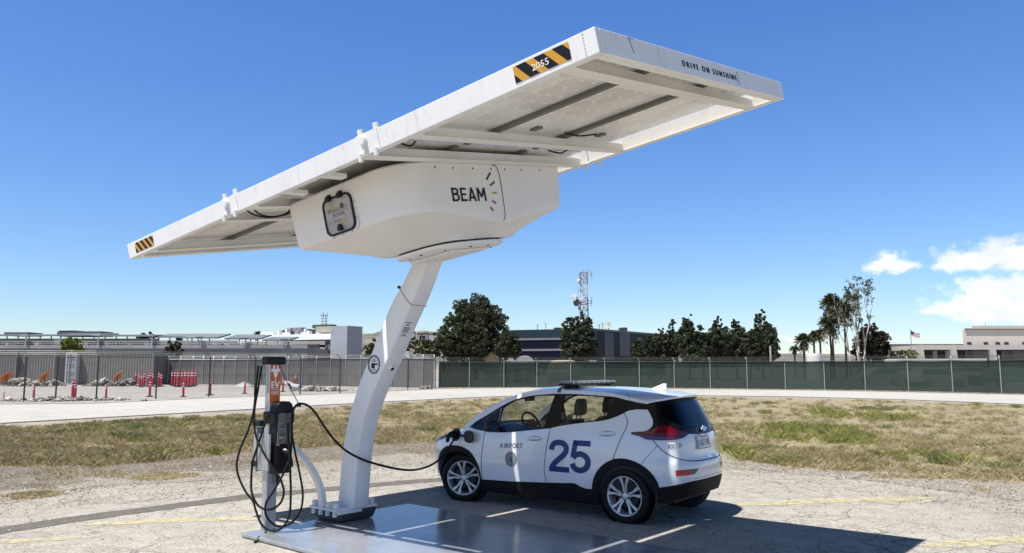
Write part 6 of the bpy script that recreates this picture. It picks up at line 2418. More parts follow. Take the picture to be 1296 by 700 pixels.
for i, (px, py) in enumerate(spots):
    Y = Yh * .93
    p = at(px, py, Y)
    k = Y / FPX
    rt = thing('hillside_house', '%s distant house %s' % (hl[i % 3], words[i]), 'house', (p.x, Y, p.z - 6), 0, 'houses on the far hill')
    w_, h_ = rr.uniform(5.0, 7.5) * k, rr.uniform(2.4, 3.4) * k
    g = G()
    g.box((p.x, Y, p.z - 4), (w_, 9, h_ + 5))
    g.build('wall', M['stucco'][i % 3], rt)
    g = G()
    zt = p.z - 4 + (h_ + 5) / 2
    g.loft([[Vector((p.x - w_ * .55, Y - 5, zt)), Vector((p.x + w_ * .55, Y - 5, zt)), Vector((p.x + w_ * .55, Y + 5, zt)), Vector((p.x - w_ * .55, Y + 5, zt))],
            [Vector((p.x - w_ * .4, Y - .2, zt + 1.3)), Vector((p.x + w_ * .4, Y - .2, zt + 1.3)), Vector((p.x + w_ * .4, Y + .2, zt + 1.3)), Vector((p.x - w_ * .4, Y + .2, zt + 1.3))]])
    g.build('roof', M['tileroof'], rt)
    for s_ in (-.25, .22):
        g = G()
        g.box((p.x + w_ * s_, Y - 4.55, zt - h_ * .35), (w_ * .22, .12, h_ * .35))
        g.build('window', M['darkgrey'], rt)
# a belt of trees along the foot of the hill
for i, (px, py, r_) in enumerate(((476, 436, 7), (489, 433, 8), (503, 436, 8), (562, 428, 7), (468, 441, 6))):
    tree('hill_foot_tree', ['grey green tree left of the column at the foot of the hill', 'taller hazy tree behind the column at the foot of the hill', 'wide hazy tree below the hilltop houses', 'hazy tree behind the left edge of the round tree', 'lowest hazy tree beside the grey terminal block'][i],
         [px_blob(px, py, r_, 330, 0), px_blob(px + 6, py + 3, r_ * .8, 330, 0), px_blob(px - 6, py + 4, r_ * .8, 330, 0), px_blob(px, py + 8, r_, 330, 0)], (wx(px, 330), 330, 0), M['olive'], 1500, 1.0, 120 + i, .3)

# ------------------------------------------------------------------ buildings
def wbox(g, px0, px1, py0, py1, Y, d): 
    a, b = at(px0, py1, Y), at(px1, py0, Y)
    z0, z1 = min(a.z, b.z), max(a.z, b.z)
    return g.fr((a.x, Y, z0), (b.x - a.x, 0, 0), (0, d, 0), (0, 0, z1 - z0))


def wpart(name, m, parent, *a, bevel=0):
    g = G()
    wbox(g, *a)
    return g.build(name, m, parent, bevel=bevel)


# dark glass office block
M['darkglass'] = mat('dark_office_glass', (.005, .008, .019), .45, spec=.12, var=.4, vscale=.15)
M['blueglass'] = mat('bluish_top_glazing', (.018, .036, .055), .35, spec=.25, var=.3, vscale=.2)
M['spandrel'] = mat('pale_spandrel', (.17, .18, .20), .6, var=.2, vscale=.4)
Yo = 150
off = thing('office_block', 'low dark glass office block with pale floor lines behind the twin topped pine', 'building', (wx(755, Yo), Yo, 0))
c0 = Vector((wx(755, Yo), Yo, 0))
c1 = Vector((wx(636, 158), 158, 0))
c2 = Vector((wx(842, 176), 176, 0))
zt = wz(417, Yo, 755)
def slab(g, a, b, z0, z1, out, depth=6):
    d = (b - a).normalized()
    n_ = Vector((d.y, -d.x, 0))
    if n_.y > 0: n_ = -n_
    g.fr(a + n_ * out + Vector((0, 0, z0)), (b - a), -n_ * (depth + out), (0, 0, z1 - z0))
g = G()
g.add([c0, c1, c1 + Vector((0, 30, 0)), c2 + Vector((0, 20, 0)), c2] + [p + Vector((0, 0, zt)) for p in (c0, c1, c1 + Vector((0, 30, 0)), c2 + Vector((0, 20, 0)), c2)],
      [(0, 1, 6, 5), (1, 2, 7, 6), (2, 3, 8, 7), (3, 4, 9, 8), (4, 0, 5, 9), (5, 6, 7, 8, 9)])
g.build('wall', M['darkglass'], off)
for z0, z1 in ((zt * .30, zt * .345), (zt * .55, zt * .595), (zt * .79, zt * .835)):
    g = G()
    slab(g, c1, c0, z0, z1, .15, .1)
    g.build('floor_line', M['spandrel'], off)
g = G()
slab(g, c1, c0, zt * .84, zt + .2, .08, .05)
g.build('top_glazing', M['blueglass'], off)
g = G()
slab(g, c0, c2, zt - .25, zt + .15, .12, .1)
g.build('roof_edge', mat('dark_fascia', (.07, .075, .08), .5), off)
for f0, f1, z0, z1 in ((.10, .22, .35, .95), (.30, .45, .45, .97), (.55, .62, .3, .9)):
    g = G()
    slab(g, c0.lerp(c2, f0), c0.lerp(c2, f1), zt * z0, zt * z1, .05, .02)
    g.build('glazing_bay', M['blueglass'], off)
for px, py in ((680.5, 410), (691, 408), (759, 410), (763, 408)):
    g = G()
    b = Vector((wx(px, 156), 156, zt))
    g.tube([b, Vector((b.x, 156, wz(py, 156, px)))], .07, 5)
    g.tube([Vector((b.x - .35, 156, wz(py + 2, 156, px))), Vector((b.x + .35, 156, wz(py + 2, 156, px)))], .05, 4)
    g.build('roof_antenna', M['galv'], off)
g = G()
dc = Vector((wx(770, 156), 155, wz(413, 156, 770)))
g.lathe(dc, (-.6, -.6, .5), [(0, .1), (.14, .5), (.34, .85), (.35, .82), (.16, .48), (.05, .08)], 18)
g.tube([Vector((dc.x, 155, zt)), dc], .09, 6)
g.build('satellite_dish', mat('dish_cream', (.34, .33, .28), .6), off, smooth=True)
for px in (706, 790):
    g = G()
    wbox(g, px - 4, px + 4, 414.5, 419, 160, 4)
    g.build('roof_unit', M['darkgrey'], off)

# red and white lattice mast
Yt = 168
mast = thing('lattice_mast', 'red and white lattice radio mast with dishes rising behind the twin topped pine', 'radio mast', (wx(740, Yt), Yt, 0))
M['mastred'] = mat('mast_red', (.24, .15, .145), .6)
M['mastwhite'] = mat('mast_white', (.55, .55, .55), .6)
zt_ = wz(345, Yt, 740)
nseg = 16
for k in range(nseg):
    z0, z1 = zt_ * k / nseg, zt_ * (k + 1) / nseg
    w0, w1 = 1.05 - .28 * k / nseg, 1.05 - .28 * (k + 1) / nseg
    g = G()
    cs_ = [(math.cos(R(a)), math.sin(R(a))) for a in (45, 135, 225, 315)]
    bx = wx(740, Yt)
    for i in range(4):
        a, b = cs_[i], cs_[(i + 1) % 4]
        P0, P1 = Vector((bx + a[0] * w0 * 1.3, Yt + a[1] * w0 * 1.3, z0)), Vector((bx + a[0] * w1 * 1.3, Yt + a[1] * w1 * 1.3, z1))
        Q0, Q1 = Vector((bx + b[0] * w0 * 1.3, Yt + b[1] * w0 * 1.3, z0)), Vector((bx + b[0] * w1 * 1.3, Yt + b[1] * w1 * 1.3, z1))
        g.tube([P0, P1], .07, 5)
        g.tube([P0, Q1], .045, 4)
        g.tube([Q0, P1], .045, 4)
        g.tube([P1, Q1], .05, 4)
    g.build('mast_section', M['mastred'] if (k // 2) % 2 else M['mastwhite'], mast)
for (px, py, r_, d_, mm) in ((729, 377, .75, (-.8, -.6, 0), 'mastwhite'), (731, 383, .8, (-.7, -.7, 0), 'darkgrey'), (737, 380, .55, (-.2, -1, 0), 'mastwhite'), (736, 390, .6, (-.5, -.8, 0), 'mastwhite'), (734, 356, .5, (-.9, -.4, 0), 'mastwhite')):
    g = G()
    p = at(px, py, Yt - 1.2)
    g.lathe(p, d_, [(0, r_ * .8), (.2, r_), (.5, r_), (.55, r_ * .7)], 16)
    g.tube([p, Vector((wx(740, Yt), Yt - .6, p.z))], .06, 5)
    g.build('dish_antenna', M[mm], mast, smooth=True, auto=40)
for (px, py, dx) in ((733, 348, -1.2), (748, 346, 1.2), (749, 349, .9), (732, 367, -1.5), (749, 380, 1.4), (748, 384, 1.0), (738, 344, -.3), (744, 343, .4)):
    g = G()
    p = at(px, py, Yt)
    g.tube([p + Vector((0, 0, -.7)), p + Vector((0, 0, .7))], .06, 5)
    g.tube([p, Vector((wx(740, Yt), Yt, p.z - .1))], .04, 4)
    g.build('whip_antenna', M['galv'], mast)

# parking garage with canopies on its roof deck
Yp = 150
M['garage'] = mat('garage_concrete', (.23, .23, .235), .85, var=.2, vscale=.12)
M['canopyroof'] = mat('canopy_sheet', (.20, .225, .235), .6, var=.2, vscale=.1)
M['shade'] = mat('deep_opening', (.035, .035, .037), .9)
gar = thing('parking_garage', 'long low grey parking garage with rooftop canopies behind the containers', 'parking garage', (wx(150, Yp), Yp, 0))
wpart('deck_wall', M['garage'], gar, -140, 389, 440, 466, Yp, 30)
wpart('deck_wall', M['garage'], gar, 68, 78, 429, 440, Yp + .4, 6)
wpart('parapet', mat('parapet_concrete', (.30, .30, .305), .85, var=.25, vscale=.3), gar, -140, 389, 436.6, 441, Yp - .3, .28)
wpart('back_wall', M['garage'], gar, -140, 300, 431, 440, Yp + 18, .5)
wpart('back_opening', mat('dim_opening', (.09, .09, .092), .9), gar, -140, 200, 428.5, 431, Yp + 17.4, .4)
for (p0, p1, y0, tilt, Y) in ((-140, -8, 425.5, .4, 158), (-10, 76, 425.5, .4, 157), (72, 128, 425, .5, 156), (128, 196, 426, .4, 156), (196, 245, 427.5, .8, 157), (232, 276, 428.6, 1.0, 154), (284, 330, 429.8, 1.0, 154), (332, 366, 431.6, .8, 155)):
    g = G()
    a, b = at(p0, y0, Y), at(p1, y0, Y)
    g.fr((a.x, Y, a.z), (b.x - a.x, 0, 0), (0, 7, tilt), (0, 0, .28))
    cpy = g.build('canopy_roof', M['canopyroof'], gar)
    for px in np.arange(p0 + 5, p1, 14):
        g = G()
        q = at(float(px), y0, Y + 2)
        g.tube([Vector((q.x, Y + 2, wz(440, Yp))), Vector((q.x, Y + 2, q.z + .05))], .13, 5)
        g.build('canopy_post', M['stucco'][0], cpy)
for (p0, p1, y0, y1) in ((5, 36, 420.5, 425), (72, 128, 419.3, 425.6), (75, 96, 418.3, 420)):
    wpart('stair_tower', mat('slate_cladding', (.09, .105, .11), .6), gar, p0, p1, y0, y1, 161, 5)
for i, px in enumerate((33.5, 125, 193, 255, 311, 362)):
    y0 = 424 + (i > 2) * 3 + max(0, i - 3) * 1.5
    g = G()
    q = at(px, y0, Yp - .6)
    lmp = thing('deck_lamp', ['white lamp post left of the stair tower on the garage deck', 'white lamp post beside the taller stair tower', 'white lamp post near the treetops above the garage', 'lamp post on the garage deck left of the orange sign post', 'lamp post on the garage deck just behind the charging post', 'last lamp post at the right end of the garage deck'][i], 'lamp post', (q.x, Yp - .6, wz(440, Yp)), 0, 'lamp posts along the garage deck')
    g.tube([Vector((q.x, Yp - .6, wz(440, Yp))), q], .13, 6)
    g.build('pole', M['stucco'][0] if i < 3 else M['galv'], lmp)
    g = G()
    g.box((q.x - .35, Yp - .6, q.z), (1.3, .5, .22))
    g.build('lamp_head', M['stucco'][0] if i < 3 else M['darkgrey'], lmp)
# railing along the deck edge
g = G()
zr = wz(436.6, Yp)
for px in np.arange(-138, 388, 4.0): g.tube([(wx(float(px), Yp - .2), Yp - .2, zr), (wx(float(px), Yp - .2), Yp - .2, zr + .62)], .05, 4)
for dz in (.3, .62): g.tube([(wx(-140, Yp), Yp - .2, zr + dz), (wx(389, Yp), Yp - .2, zr + dz)], .045, 4)
g.build('deck_railing', M['stucco'][0], gar)
rr = random.Random(31)
for i in range(22):
    px = rr.uniform(2, 370)
    w_, h_ = rr.uniform(3, 8), rr.uniform(1.5, 3.6)
    wpart('deck_clutter', [M['stucco'][0], M['stucco'][2], M['darkgrey'], M['galv']][rr.randrange(4)], gar, px, px + w_, 437 - h_, 437.5, Yp + rr.uniform(2, 6), 1.5)

# white terminal with roof plant and mast
Yw = 172
M['tw'] = mat('terminal_white', (.86, .86, .85), .7, var=.12, vscale=.2)
M['tg'] = mat('terminal_grey_panel', (.34, .355, .39), .7, var=.1, vscale=.3)
M['tt'] = mat('terminal_taupe', (.33, .30, .28), .8, var=.15, vscale=.3)
ter = thing('terminal_building', 'white flat roofed terminal with grey end block left of the leaning column', 'building', (wx(395, Yw), Yw, 0))
wpart('upper_band', M['tw'], ter, 330, 438, 424.5, 431.5, Yw, 8)
wpart('roof_block', M['tw'], ter, 325, 345, 420.8, 426, Yw + 2, 4)
wpart('roof_band', mat('roof_band_white', (.6, .6, .6), .7, var=.2, vscale=.5), ter, 345, 438, 421.5, 425, Yw + 3, 4)
wpart('mid_band', M['tt'], ter, 360, 428, 433.5, 438, Yw - .2, 6)
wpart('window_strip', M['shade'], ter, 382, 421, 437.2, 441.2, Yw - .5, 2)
wpart('lower_wall', M['tt'], ter, 386, 428, 441, 456, Yw - .3, 6)
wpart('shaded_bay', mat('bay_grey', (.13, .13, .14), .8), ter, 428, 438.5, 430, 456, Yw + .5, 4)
wpart('end_block', M['tg'], ter, 438, 461.5, 415.8, 458, Yw - 1, 5)
wpart('penthouse', mat('louvre_tan', (.40, .38, .32), .8, var=.2, vscale=1.5), ter, 411, 436, 415.5, 423, Yw + 1, 4)
wpart('penthouse', M['darkgrey'], ter, 394, 420, 413, 417, Yw + 5, 2)
rr = random.Random(8)
for i in range(16):
    px = 352 + i * 3.8 + rr.uniform(-1, 1)
    wpart('roof_plant', [M['galv'], M['tw'], M['darkgrey']][rr.randrange(3)], ter, px, px + rr.uniform(1.5, 3.2), 422 - rr.uniform(1, 5), 425, Yw + 2 + rr.uniform(0, 3), 2)
for px in (361, 372, 378):
    g = G()
    q = at(px, 421, Yw + 5)
    g.cyl((q.x, q.y, q.z - .5), (0, 0, 1), .9, 1.4, 14)
    g.build('cooling_tower', M['stucco'][2 if px > 365 else 0], ter)
g = G()
b = at(411, 414, Yw + 5)
for dx, dy in ((-.45, 0), (.45, 0), (0, .7)): g.tube([b + Vector((dx, dy, 0)), b + Vector((dx * .7, dy * .7, 2.4))], .06, 4)
for z in (.3, .9, 1.5, 2.1): g.tube([b + Vector((-.9, 0, z)), b + Vector((.9, 0, z))], .05, 4)
for dx, h_ in ((-.8, 2.6), (-.2, 3.0), (.8, 2.7)): g.tube([b + Vector((dx, 0, 1.8)), b + Vector((dx, 0, h_))], .06, 4)
g.build('roof_mast', M['darkgrey'], ter)

ter.rotation_euler = (0, 0, R(-28))
ter.scale = (1.15, 1, 1.03)
ter.location.x -= 2.2
# pale low building with buttresses and the cream block behind it (right)
Yr = 118
M['pale'] = mat('pale_stucco', (.52, .49, .45), .8, var=.12, vscale=.4)
low = thing('pavilion_building', 'low pale building with deep flat roof, slanted buttresses and dark windows', 'building', (wx(1230, Yr), Yr, 0))
wpart('roof', M['pale'], low, 1166, 1500, 436.8, 442.5, Yr, 16)
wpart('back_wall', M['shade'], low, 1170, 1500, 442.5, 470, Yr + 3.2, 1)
for i, (a, b) in enumerate(((1181, 1186), (1197, 1203), (1222, 1231), (1231.6, 1242), (1242.6, 1253), (1268, 1281), (1281.6, 1296), (1296.6, 1312))):
    wpart('window', mat('window_grey_%d' % i, ((.30, .30, .30) if i < 2 else (.11, .12, .13)), .15), low, a, b, 444, 455, Yr + 3.0, .15)
for px in (1166, 1207.5, 1257, 1310, 1365):
    g = G()
    k = Yr / FPX
    z1, z0 = wz(437.5, Yr), 0
    x = wx(px, Yr)
    g.loft([[Vector((x + a, Yr + b - .8, z)) for a, b in ((0, 0), (.45, 0), (.45, 1.4), (0, 1.4))] if z < 1 else [Vector((x - .5 + a, Yr + b - .8, z)) for a, b in ((0, 0), (.45, 0), (.45, 1.4), (0, 1.4))] for z in (z0, z1 + .1)])
    g.build('buttress', M['pale'], low)
cre = thing('cream_hall', 'tall plain cream hall with brown roof edge behind the low pale building', 'building', (wx(1280, 135), 135, 0))
def hallbox(name, m, px0, px1, py0, py1, Y, d):
    a, b = at(px0, py1, Y), at(px1, py0, Y)
    g = G()
    g.fr((a.x, Y, a.z), (b.x - a.x, 0, 0), (a.x / Y * d * 1.02, d, 0), (0, 0, b.z - a.z))
    return g.build(name, m, cre)
hallbox('wall', mat('cream_stucco', (.60, .53, .46), .85, var=.06, vscale=.3), 1221.5, 1500, 417.5, 470, 135, 26)
hallbox('roof_edge', mat('brown_cornice', (.20, .13, .095), .7), 1220.8, 1500, 415.6, 417.6, 134.7, 27)
g = G()
for px in np.arange(1232, 1400, 3.2):
    q = at(float(px), 415.6, 136)
    g.tube([q, q + Vector((0, 0, .38))], .05, 4)
for py in (412.8, 414.2): g.tube([at(1230, py, 136), at(1400, py, 136)], .05, 4)
g.build('roof_railing', mat('rust_rail', (.30, .22, .17), .7), cre)
for px in (1227, 1248, 1263, 1274, 1297):
    wpart('window', M['shade'], cre, px - 2.6, px + 2.6, 433, 436, 134.85, .1)
g = G()
q = at(1247, 410, 137)
g.tube([q - Vector((0, 0, .6)), q + Vector((0, 0, .4))], .04, 4)
g.build('roof_spike', M['galv'], cre)
o = thing('flat_roof_shed', 'long low grey flat roofed shed behind the hedge and flagpole', 'shed', (wx(1175, 160), 160, 0))
wpart('wall', M['tg'], o, 1126, 1222, 437, 462, 160, 10)
wpart('roof', M['spandrel'], o, 1124, 1224, 435.4, 437, 159.6, 11)
# flagpole
Yf = 110
fl = thing('flagpole', 'thin flagpole flying a red, white and blue striped flag above the hedge', 'flagpole', (wx(1154.5, Yf), Yf, 0))
g = G()
g.tube([(wx(1154.5, Yf), Yf, 0), (wx(1154.5, Yf), Yf, wz(417, Yf, 1154))], .05, 6)
g.build('pole', M['galv'], fl)
fx0, fz0 = wx(1155, Yf), wz(419, Yf, 1154)
def fpt(u_, v_): return Vector((fx0 + u_ * 1.15, Yf + .12 * math.sin(u_ * 5), fz0 - v_ * .62 - u_ * .36 + .05 * math.sin(u_ * 6 + 1)))
def fpatch(u0, u1, v0, v1, m, nm):
    g = G()
    n = 8
    V = []
    for i in range(n + 1):
        u_ = u0 + (u1 - u0) * i / n
        V += [fpt(u_, v0), fpt(u_, v1)]
    g.add(V, [(2 * i, 2 * i + 1, 2 * i + 3, 2 * i + 2) for i in range(n)])
    g.build(nm, m, fl, smooth=True)
mr_, mw_, mb_ = mat('flag_red', (.42, .05, .06), .8), mat('flag_white', (.62, .62, .62), .8), mat('flag_blue', (.03, .05, .18), .8)
for i in range(7):
    fpatch(.42 if i < 4 else 0, 1, i / 7, (i + 1) / 7, mr_ if i % 2 == 0 else mw_, 'flag_stripe')
fpatch(0, .42, 0, 4 / 7, mb_, 'flag_canton')

# tents, shed gable and trailer just beyond the fences
def tent(label, px0, px1, ptop, Y, d=4):
    rt = thing('white_tent', label, 'tent', (wx((px0 + px1) / 2, Y), Y, 0))
    x0, x1, z1 = wx(px0, Y), wx(px1, Y), wz(ptop, Y, px0)
    g = G()
    loops = []
    for yy in (Y, Y + d):
        loops.append([Vector((x0, yy, 0)), Vector((x0, yy, z1 * .75))] + [Vector((x0 + (x1 - x0) * (.5 - .5 * math.cos(R(a))), yy, z1 * .75 + z1 * .25 * math.sin(R(a)))) for a in range(20, 180, 20)] + [Vector((x1, yy, z1 * .75)), Vector((x1, yy, 0))])
    g.loft(loops)
    g.build('canvas', M['stucco'][0], rt)
tent('white tent roof between the column and the grey fence', 503, 518, 444, 96)
tent('white curved tent roof in front of the dark office block', 652, 676, 450, 92)
tent('small white tent roof at the right foot of the round tree', 641, 652, 452.5, 90)
sh = thing('timber_gable', 'small raw timber roof gable peeping over the green fence', 'shed', (wx(622, 88), 88, 0))
g = G()
x0, x1, xm = wx(614, 88), wx(631, 88), wx(622, 88)
g.prism([(x0, 0), (x1, 0), (x1, wz(454.5, 88)), (xm, wz(447, 88)), (x0, wz(454.5, 88))], (0, 88, 0), (1, 0, 0), (0, 0, 1), (0, 3, 0))
g.build('wall', M['wood'], sh)
g = G()
g.prism([(x0 - .2, wz(455, 88)), (xm, wz(446.6, 88)), (x1 + .2, wz(455, 88)), (x1 + .2, wz(454.2, 88)), (xm, wz(445.8, 88)), (x0 - .2, wz(454.2, 88))], (0, 87.7, 0), (1, 0, 0), (0, 0, 1), (0, 3.6, 0))
g.build('roof', mat('dark_shingle', (.10, .075, .05), .8), sh)
so2 = thing('sand_heap', 'low tan heap of soil behind the fence below the twin topped pine', 'soil heap', (wx(712, 90), 90, 0))
g = G()
for k, (px, r_) in enumerate(((706, 1.4), (714, 1.9), (721, 1.2))): g.ball((wx(px, 90), 90 + k * .3, 1.1), (r_, r_, wz(453 + (k != 1), 90) - 1.1), 12)
g.build('heap', mat('tan_soil', (.38, .31, .23), .9, var=.2), so2, smooth=True)
tr_ = thing('white_trailer', 'long white trailer roof just above the green fence on the right', 'trailer', (wx(1190, 76), 76, 0))
wpart('box', mat('trailer_white', (.55, .55, .53), .6, var=.1), tr_, 1136, 1249, 453.8, 466, 76, 2.4)
g = G()
for px in (1150, 1160, 1230, 1240): g.cyl((wx(px, 76), 75.9, .45), (0, 1, 0), .45, .3, 14)
g.build('wheels', M['rubber'], tr_)
g = G()
wbox(g, 1136, 1249, 466, 469, 76.1, 2.2)
g.build('frame', M['darkgrey'], tr_)
pol = thing('timber_pole', 'pale wooden pole standing at the right end of the pine row', 'pole', (wx(975.5, 100), 100, 0))
g = G()
g.tube([(wx(975.5, 100), 100, 0), (wx(975.5, 100), 100, wz(438, 100, 975))], .13, 8)
g.build('shaft', M['palebark'], pol)
pol2 = thing('timber_pole', 'short weathered pole at the left end of the green hedge', 'pole', (wx(1126, 100), 100, 0))
g = G()
g.tube([(wx(1126, 100), 100, 0), (wx(1126, 100), 100, wz(443, 100, 1126))], .11, 8)
g.build('shaft', M['bark'], pol2)
wt = thing('white_tank', 'white cylindrical tank between the small palms', 'tank', (wx(1037, 112), 112, 0))
g = G()
g.cyl((wx(1037, 112), 114, 0), (0, 0, 1), 1.1, wz(447, 112, 1037), 20)
g.build('shell', M['tw'], wt, smooth=True, auto=40)


def backcar(label, px, Y, colr, name='parked_suv', flip=1):
    """upright four-door seen side-on through the screen"""
    x = wx(px, Y)
    rt = thing(name, label, 'car', (x, Y, 0))
    prof = [(-2.2, .45), (-2.25, .95), (-2.1, 1.12), (-1.9, 1.66), (-1.6, 1.76), (.1, 1.74), (.5, 1.62), (1.05, 1.15), (2.0, 1.02), (2.2, .85), (2.22, .42)]
    prof = [(a * flip, b) for a, b in prof]
    g = G()
    g.prism(prof, (x, Y, 0), (1, 0, 0), (0, 0, 1), (0, 1.8, 0))
    g.build('body', mat('distant_car_paint', colr, .3), rt, bevel=.06, seg=2)
    for p_ in ([(-1.9, 1.15), (-1.75, 1.6), (-.75, 1.64), (-.75, 1.15)], [(-.65, 1.15), (-.65, 1.64), (.15, 1.62), (.85, 1.15)]):
        g = G()
        g.prism([(a * flip, b) for a, b in p_], (x, Y - .02, 0), (1, 0, 0), (0, 0, 1), (0, .03, 0))
        g.build('side_window', M['shade'], rt)
    for a in (-1.4, 1.4):
        g = G()
        g.cyl((x + a, Y - .04, .36), (0, 1, 0), .36, .25, 18)
        w_ = g.build('wheel', M['rubber'], rt)
        g = G()
        g.cyl((x + a, Y - .06, .36), (0, 1, 0), .2, .03, 14)
        g.build('rim', M['alu'], w_)


backcar('silver utility vehicle dimly seen through the green screen on the right', 1193, 71, (.55, .56, .56))
backcar('pale car dimly seen through the screen left of the silver vehicle', 1112, 80, (.45, .45, .45), flip=-1)
backcar('dark car dimly seen through the screen at the right edge', 1285, 70, (.12, .12, .13))

# ------------------------------------------------------------------ shipping containers
def container(label, px0, px1, Y, rz_w, col, ends=False, h=None):
    x0, x1 = wx(px0, Y), wx(px1, Y)
    z1 = h or wz(446, Y, px0)
    rt = thing('shipping_container', label, 'container', ((x0 + x1) / 2, Y, 0))
    m = mat('container_paint', col, .65, var=.22, vscale=.8, lo=.4, hi=.7)
    g = G()
    n = max(3, int((x1 - x0) / .28)) * 2
    top, V, F = [], [], []
    w_ = (x1 - x0 - .24) / n
    for i in range(n + 1):
        yy = Y + (.05 if (i // 1) % 2 else 0)
        V += [Vector((x0 + .12 + w_ * i, yy, .22)), Vector((x0 + .12 + w_ * i, yy, z1 - .14))]
    F = [(2 * i, 2 * i + 1, 2 * i + 3, 2 * i + 2) for i in range(n)]
    g.add(V, F)
    g.build('corrugated_wall', m, rt)
    g = G()
    for x in (x0, x1 - .12): g.fr((x, Y - .03, 0), (.12, 0, 0), (0, .14, 0), (0, 0, z1))
    g.fr((x0, Y - .03, 0), (x1 - x0, 0, 0), (0, .13, 0), (0, 0, .2))
    g.fr((x0, Y - .035, z1 - .13), (x1 - x0, 0, 0), (0, .13, 0), (0, 0, .13))
    g.fr((x0, Y + .12, .0), (x1 - x0, 0, 0), (0, rz_w, 0), (0, 0, z1 - .01))
    g.build('frame', m, rt)
    if ends:
        for k in range(4):
            g = G()
            xx = x0 + (x1 - x0) * (.16 + .226 * k)
            g.tube([(xx, Y - .08, .2), (xx, Y - .08, z1 - .15)], .03, 5)
            g.build('locking_bar', M['galv'], rt)
        g = G()
        g.fr(((x0 + x1) / 2 - .02, Y - .05, .2), (.04, 0, 0), (0, .04, 0), (0, 0, z1 - .4))
        for zz in (.5, 1.2, 2.0, 2.7): g.fr((x0 + .1, Y - .06, zz), (x1 - x0 - .2, 0, 0), (0, .03, 0), (0, 0, .06))
        g.build('door_gap', M['shade'], rt)
    return rt


container('taupe grey shipping container at the left edge of the yard', -60, 21.5, 80, 5, (.15, .145, .135))
container('tan grey shipping container second from the left edge', 22.5, 70, 80.4, 5, (.17, .165, .15))
container('white shipping container end with locking bars facing the yard', 83.5, 97, 79.6, 6, (.52, .52, .50), True)
container('long tan grey corrugated container right of the white one', 97.4, 195, 80.2, 5, (.185, .175, .155))
dk = thing('site_cabin', 'dark blue site cabin in the gap beside the white container', 'cabin', (wx(77, 83), 83, 0))
wpart('wall', mat('dark_blue_panel', (.035, .045, .065), .6, var=.2), dk, 70.3, 83.2, 450, 490, 83, 3)
wpart('door', mat('cabin_door', (.06, .075, .10), .5), dk, 74, 79, 456, 488, 82.9, .08)

# ------------------------------------------------------------------ yard: delineators, signs, heaps
M['delred'] = mat('delineator_red', (.42, .022, .045), .5, var=.15)
M['delwhite'] = mat('reflective_white', (.72, .72, .72), .4)
dproto = thing('delineator_post', '', 'delineator', (0, 0, 0), 0, 'red delineator posts in the yard')
g = G()
g.lathe((0, 0, 0), (0, 0, 1), [(0, .22), (.03, .22), (.06, .17), (.075, .08)], 12)
g.build('base', M['rubber'], dproto)
g = G()
g.lathe((0, 0, .05), (0, 0, 1), [(0, .075), (.85, .07), (.95, .06), (1.0, .03)], 12)
g.build('tube', M['delred'], dproto, smooth=True, auto=40)
for z in (.70, .86):
    g = G()
    g.lathe((0, 0, z), (0, 0, 1), [(0, .077), (.055, .077)], 12)
    g.build('band', M['delwhite'], dproto)
first = [True]


def delin(px, ytop, ybase, label):
    p = gp(px, ybase)
    h = (ybase - ytop) * p.y / FPX
    k = h / 1.05
    if first[0]:
        first[0] = False
        dproto.location = p
        dproto.scale = (k, k, k)
        dproto['label'] = label
    else: dup(dproto, p, random.uniform(0, 3), label, (k, k, k))


for a in ((42.3, 487, 505.5, 'lone red post standing in the yard left of the paired posts'), (91.5, 480, 505, 'left of the two red posts standing close together by the fence'), (94.8, 484, 505, 'right of the two red posts standing close together by the fence'), (134, 486.5, 503.5, 'lone red post between the paired posts and the first crowd of posts'),
          (189.3, 481, 502.5, 'red post on a black base in front of the first crowd of posts'), (231.7, 483, 502.5, 'red post on a black base in front of the second crowd of posts'), (265.5, 477, 500.5, 'red post against the fence post right of the crowds'), (309.5, 481, 498.5, 'red post in front of the pale tarp bundle'),
          (358, 479, 496, 'red post leaning beside the white chute'), (374, 474, 489, 'red post with a white crossbar beyond the timber stack'), (390.5, 473, 488, 'left of two red posts at the grey fence'), (393.6, 473, 488, 'right of two red posts at the grey fence'), (4.5, 496, 505, 'short stub of red post at the left edge')): delin(*a)
for k in range(10): delin(171.5 + 3.6 * k + (k * 5 % 3) * .7, 470 + (k * 7 % 5), 488.2 + (k * 7 % 5) * .5, 'red delineator post crowded in the first cluster by the long container')
for k in range(11): delin(217.5 + 2.9 * k + (k * 4 % 3) * .8, 469.5 + (k * 5 % 5), 488.0 + (k * 7 % 5) * .5, 'red delineator post crowded in the second cluster before the grey fence')

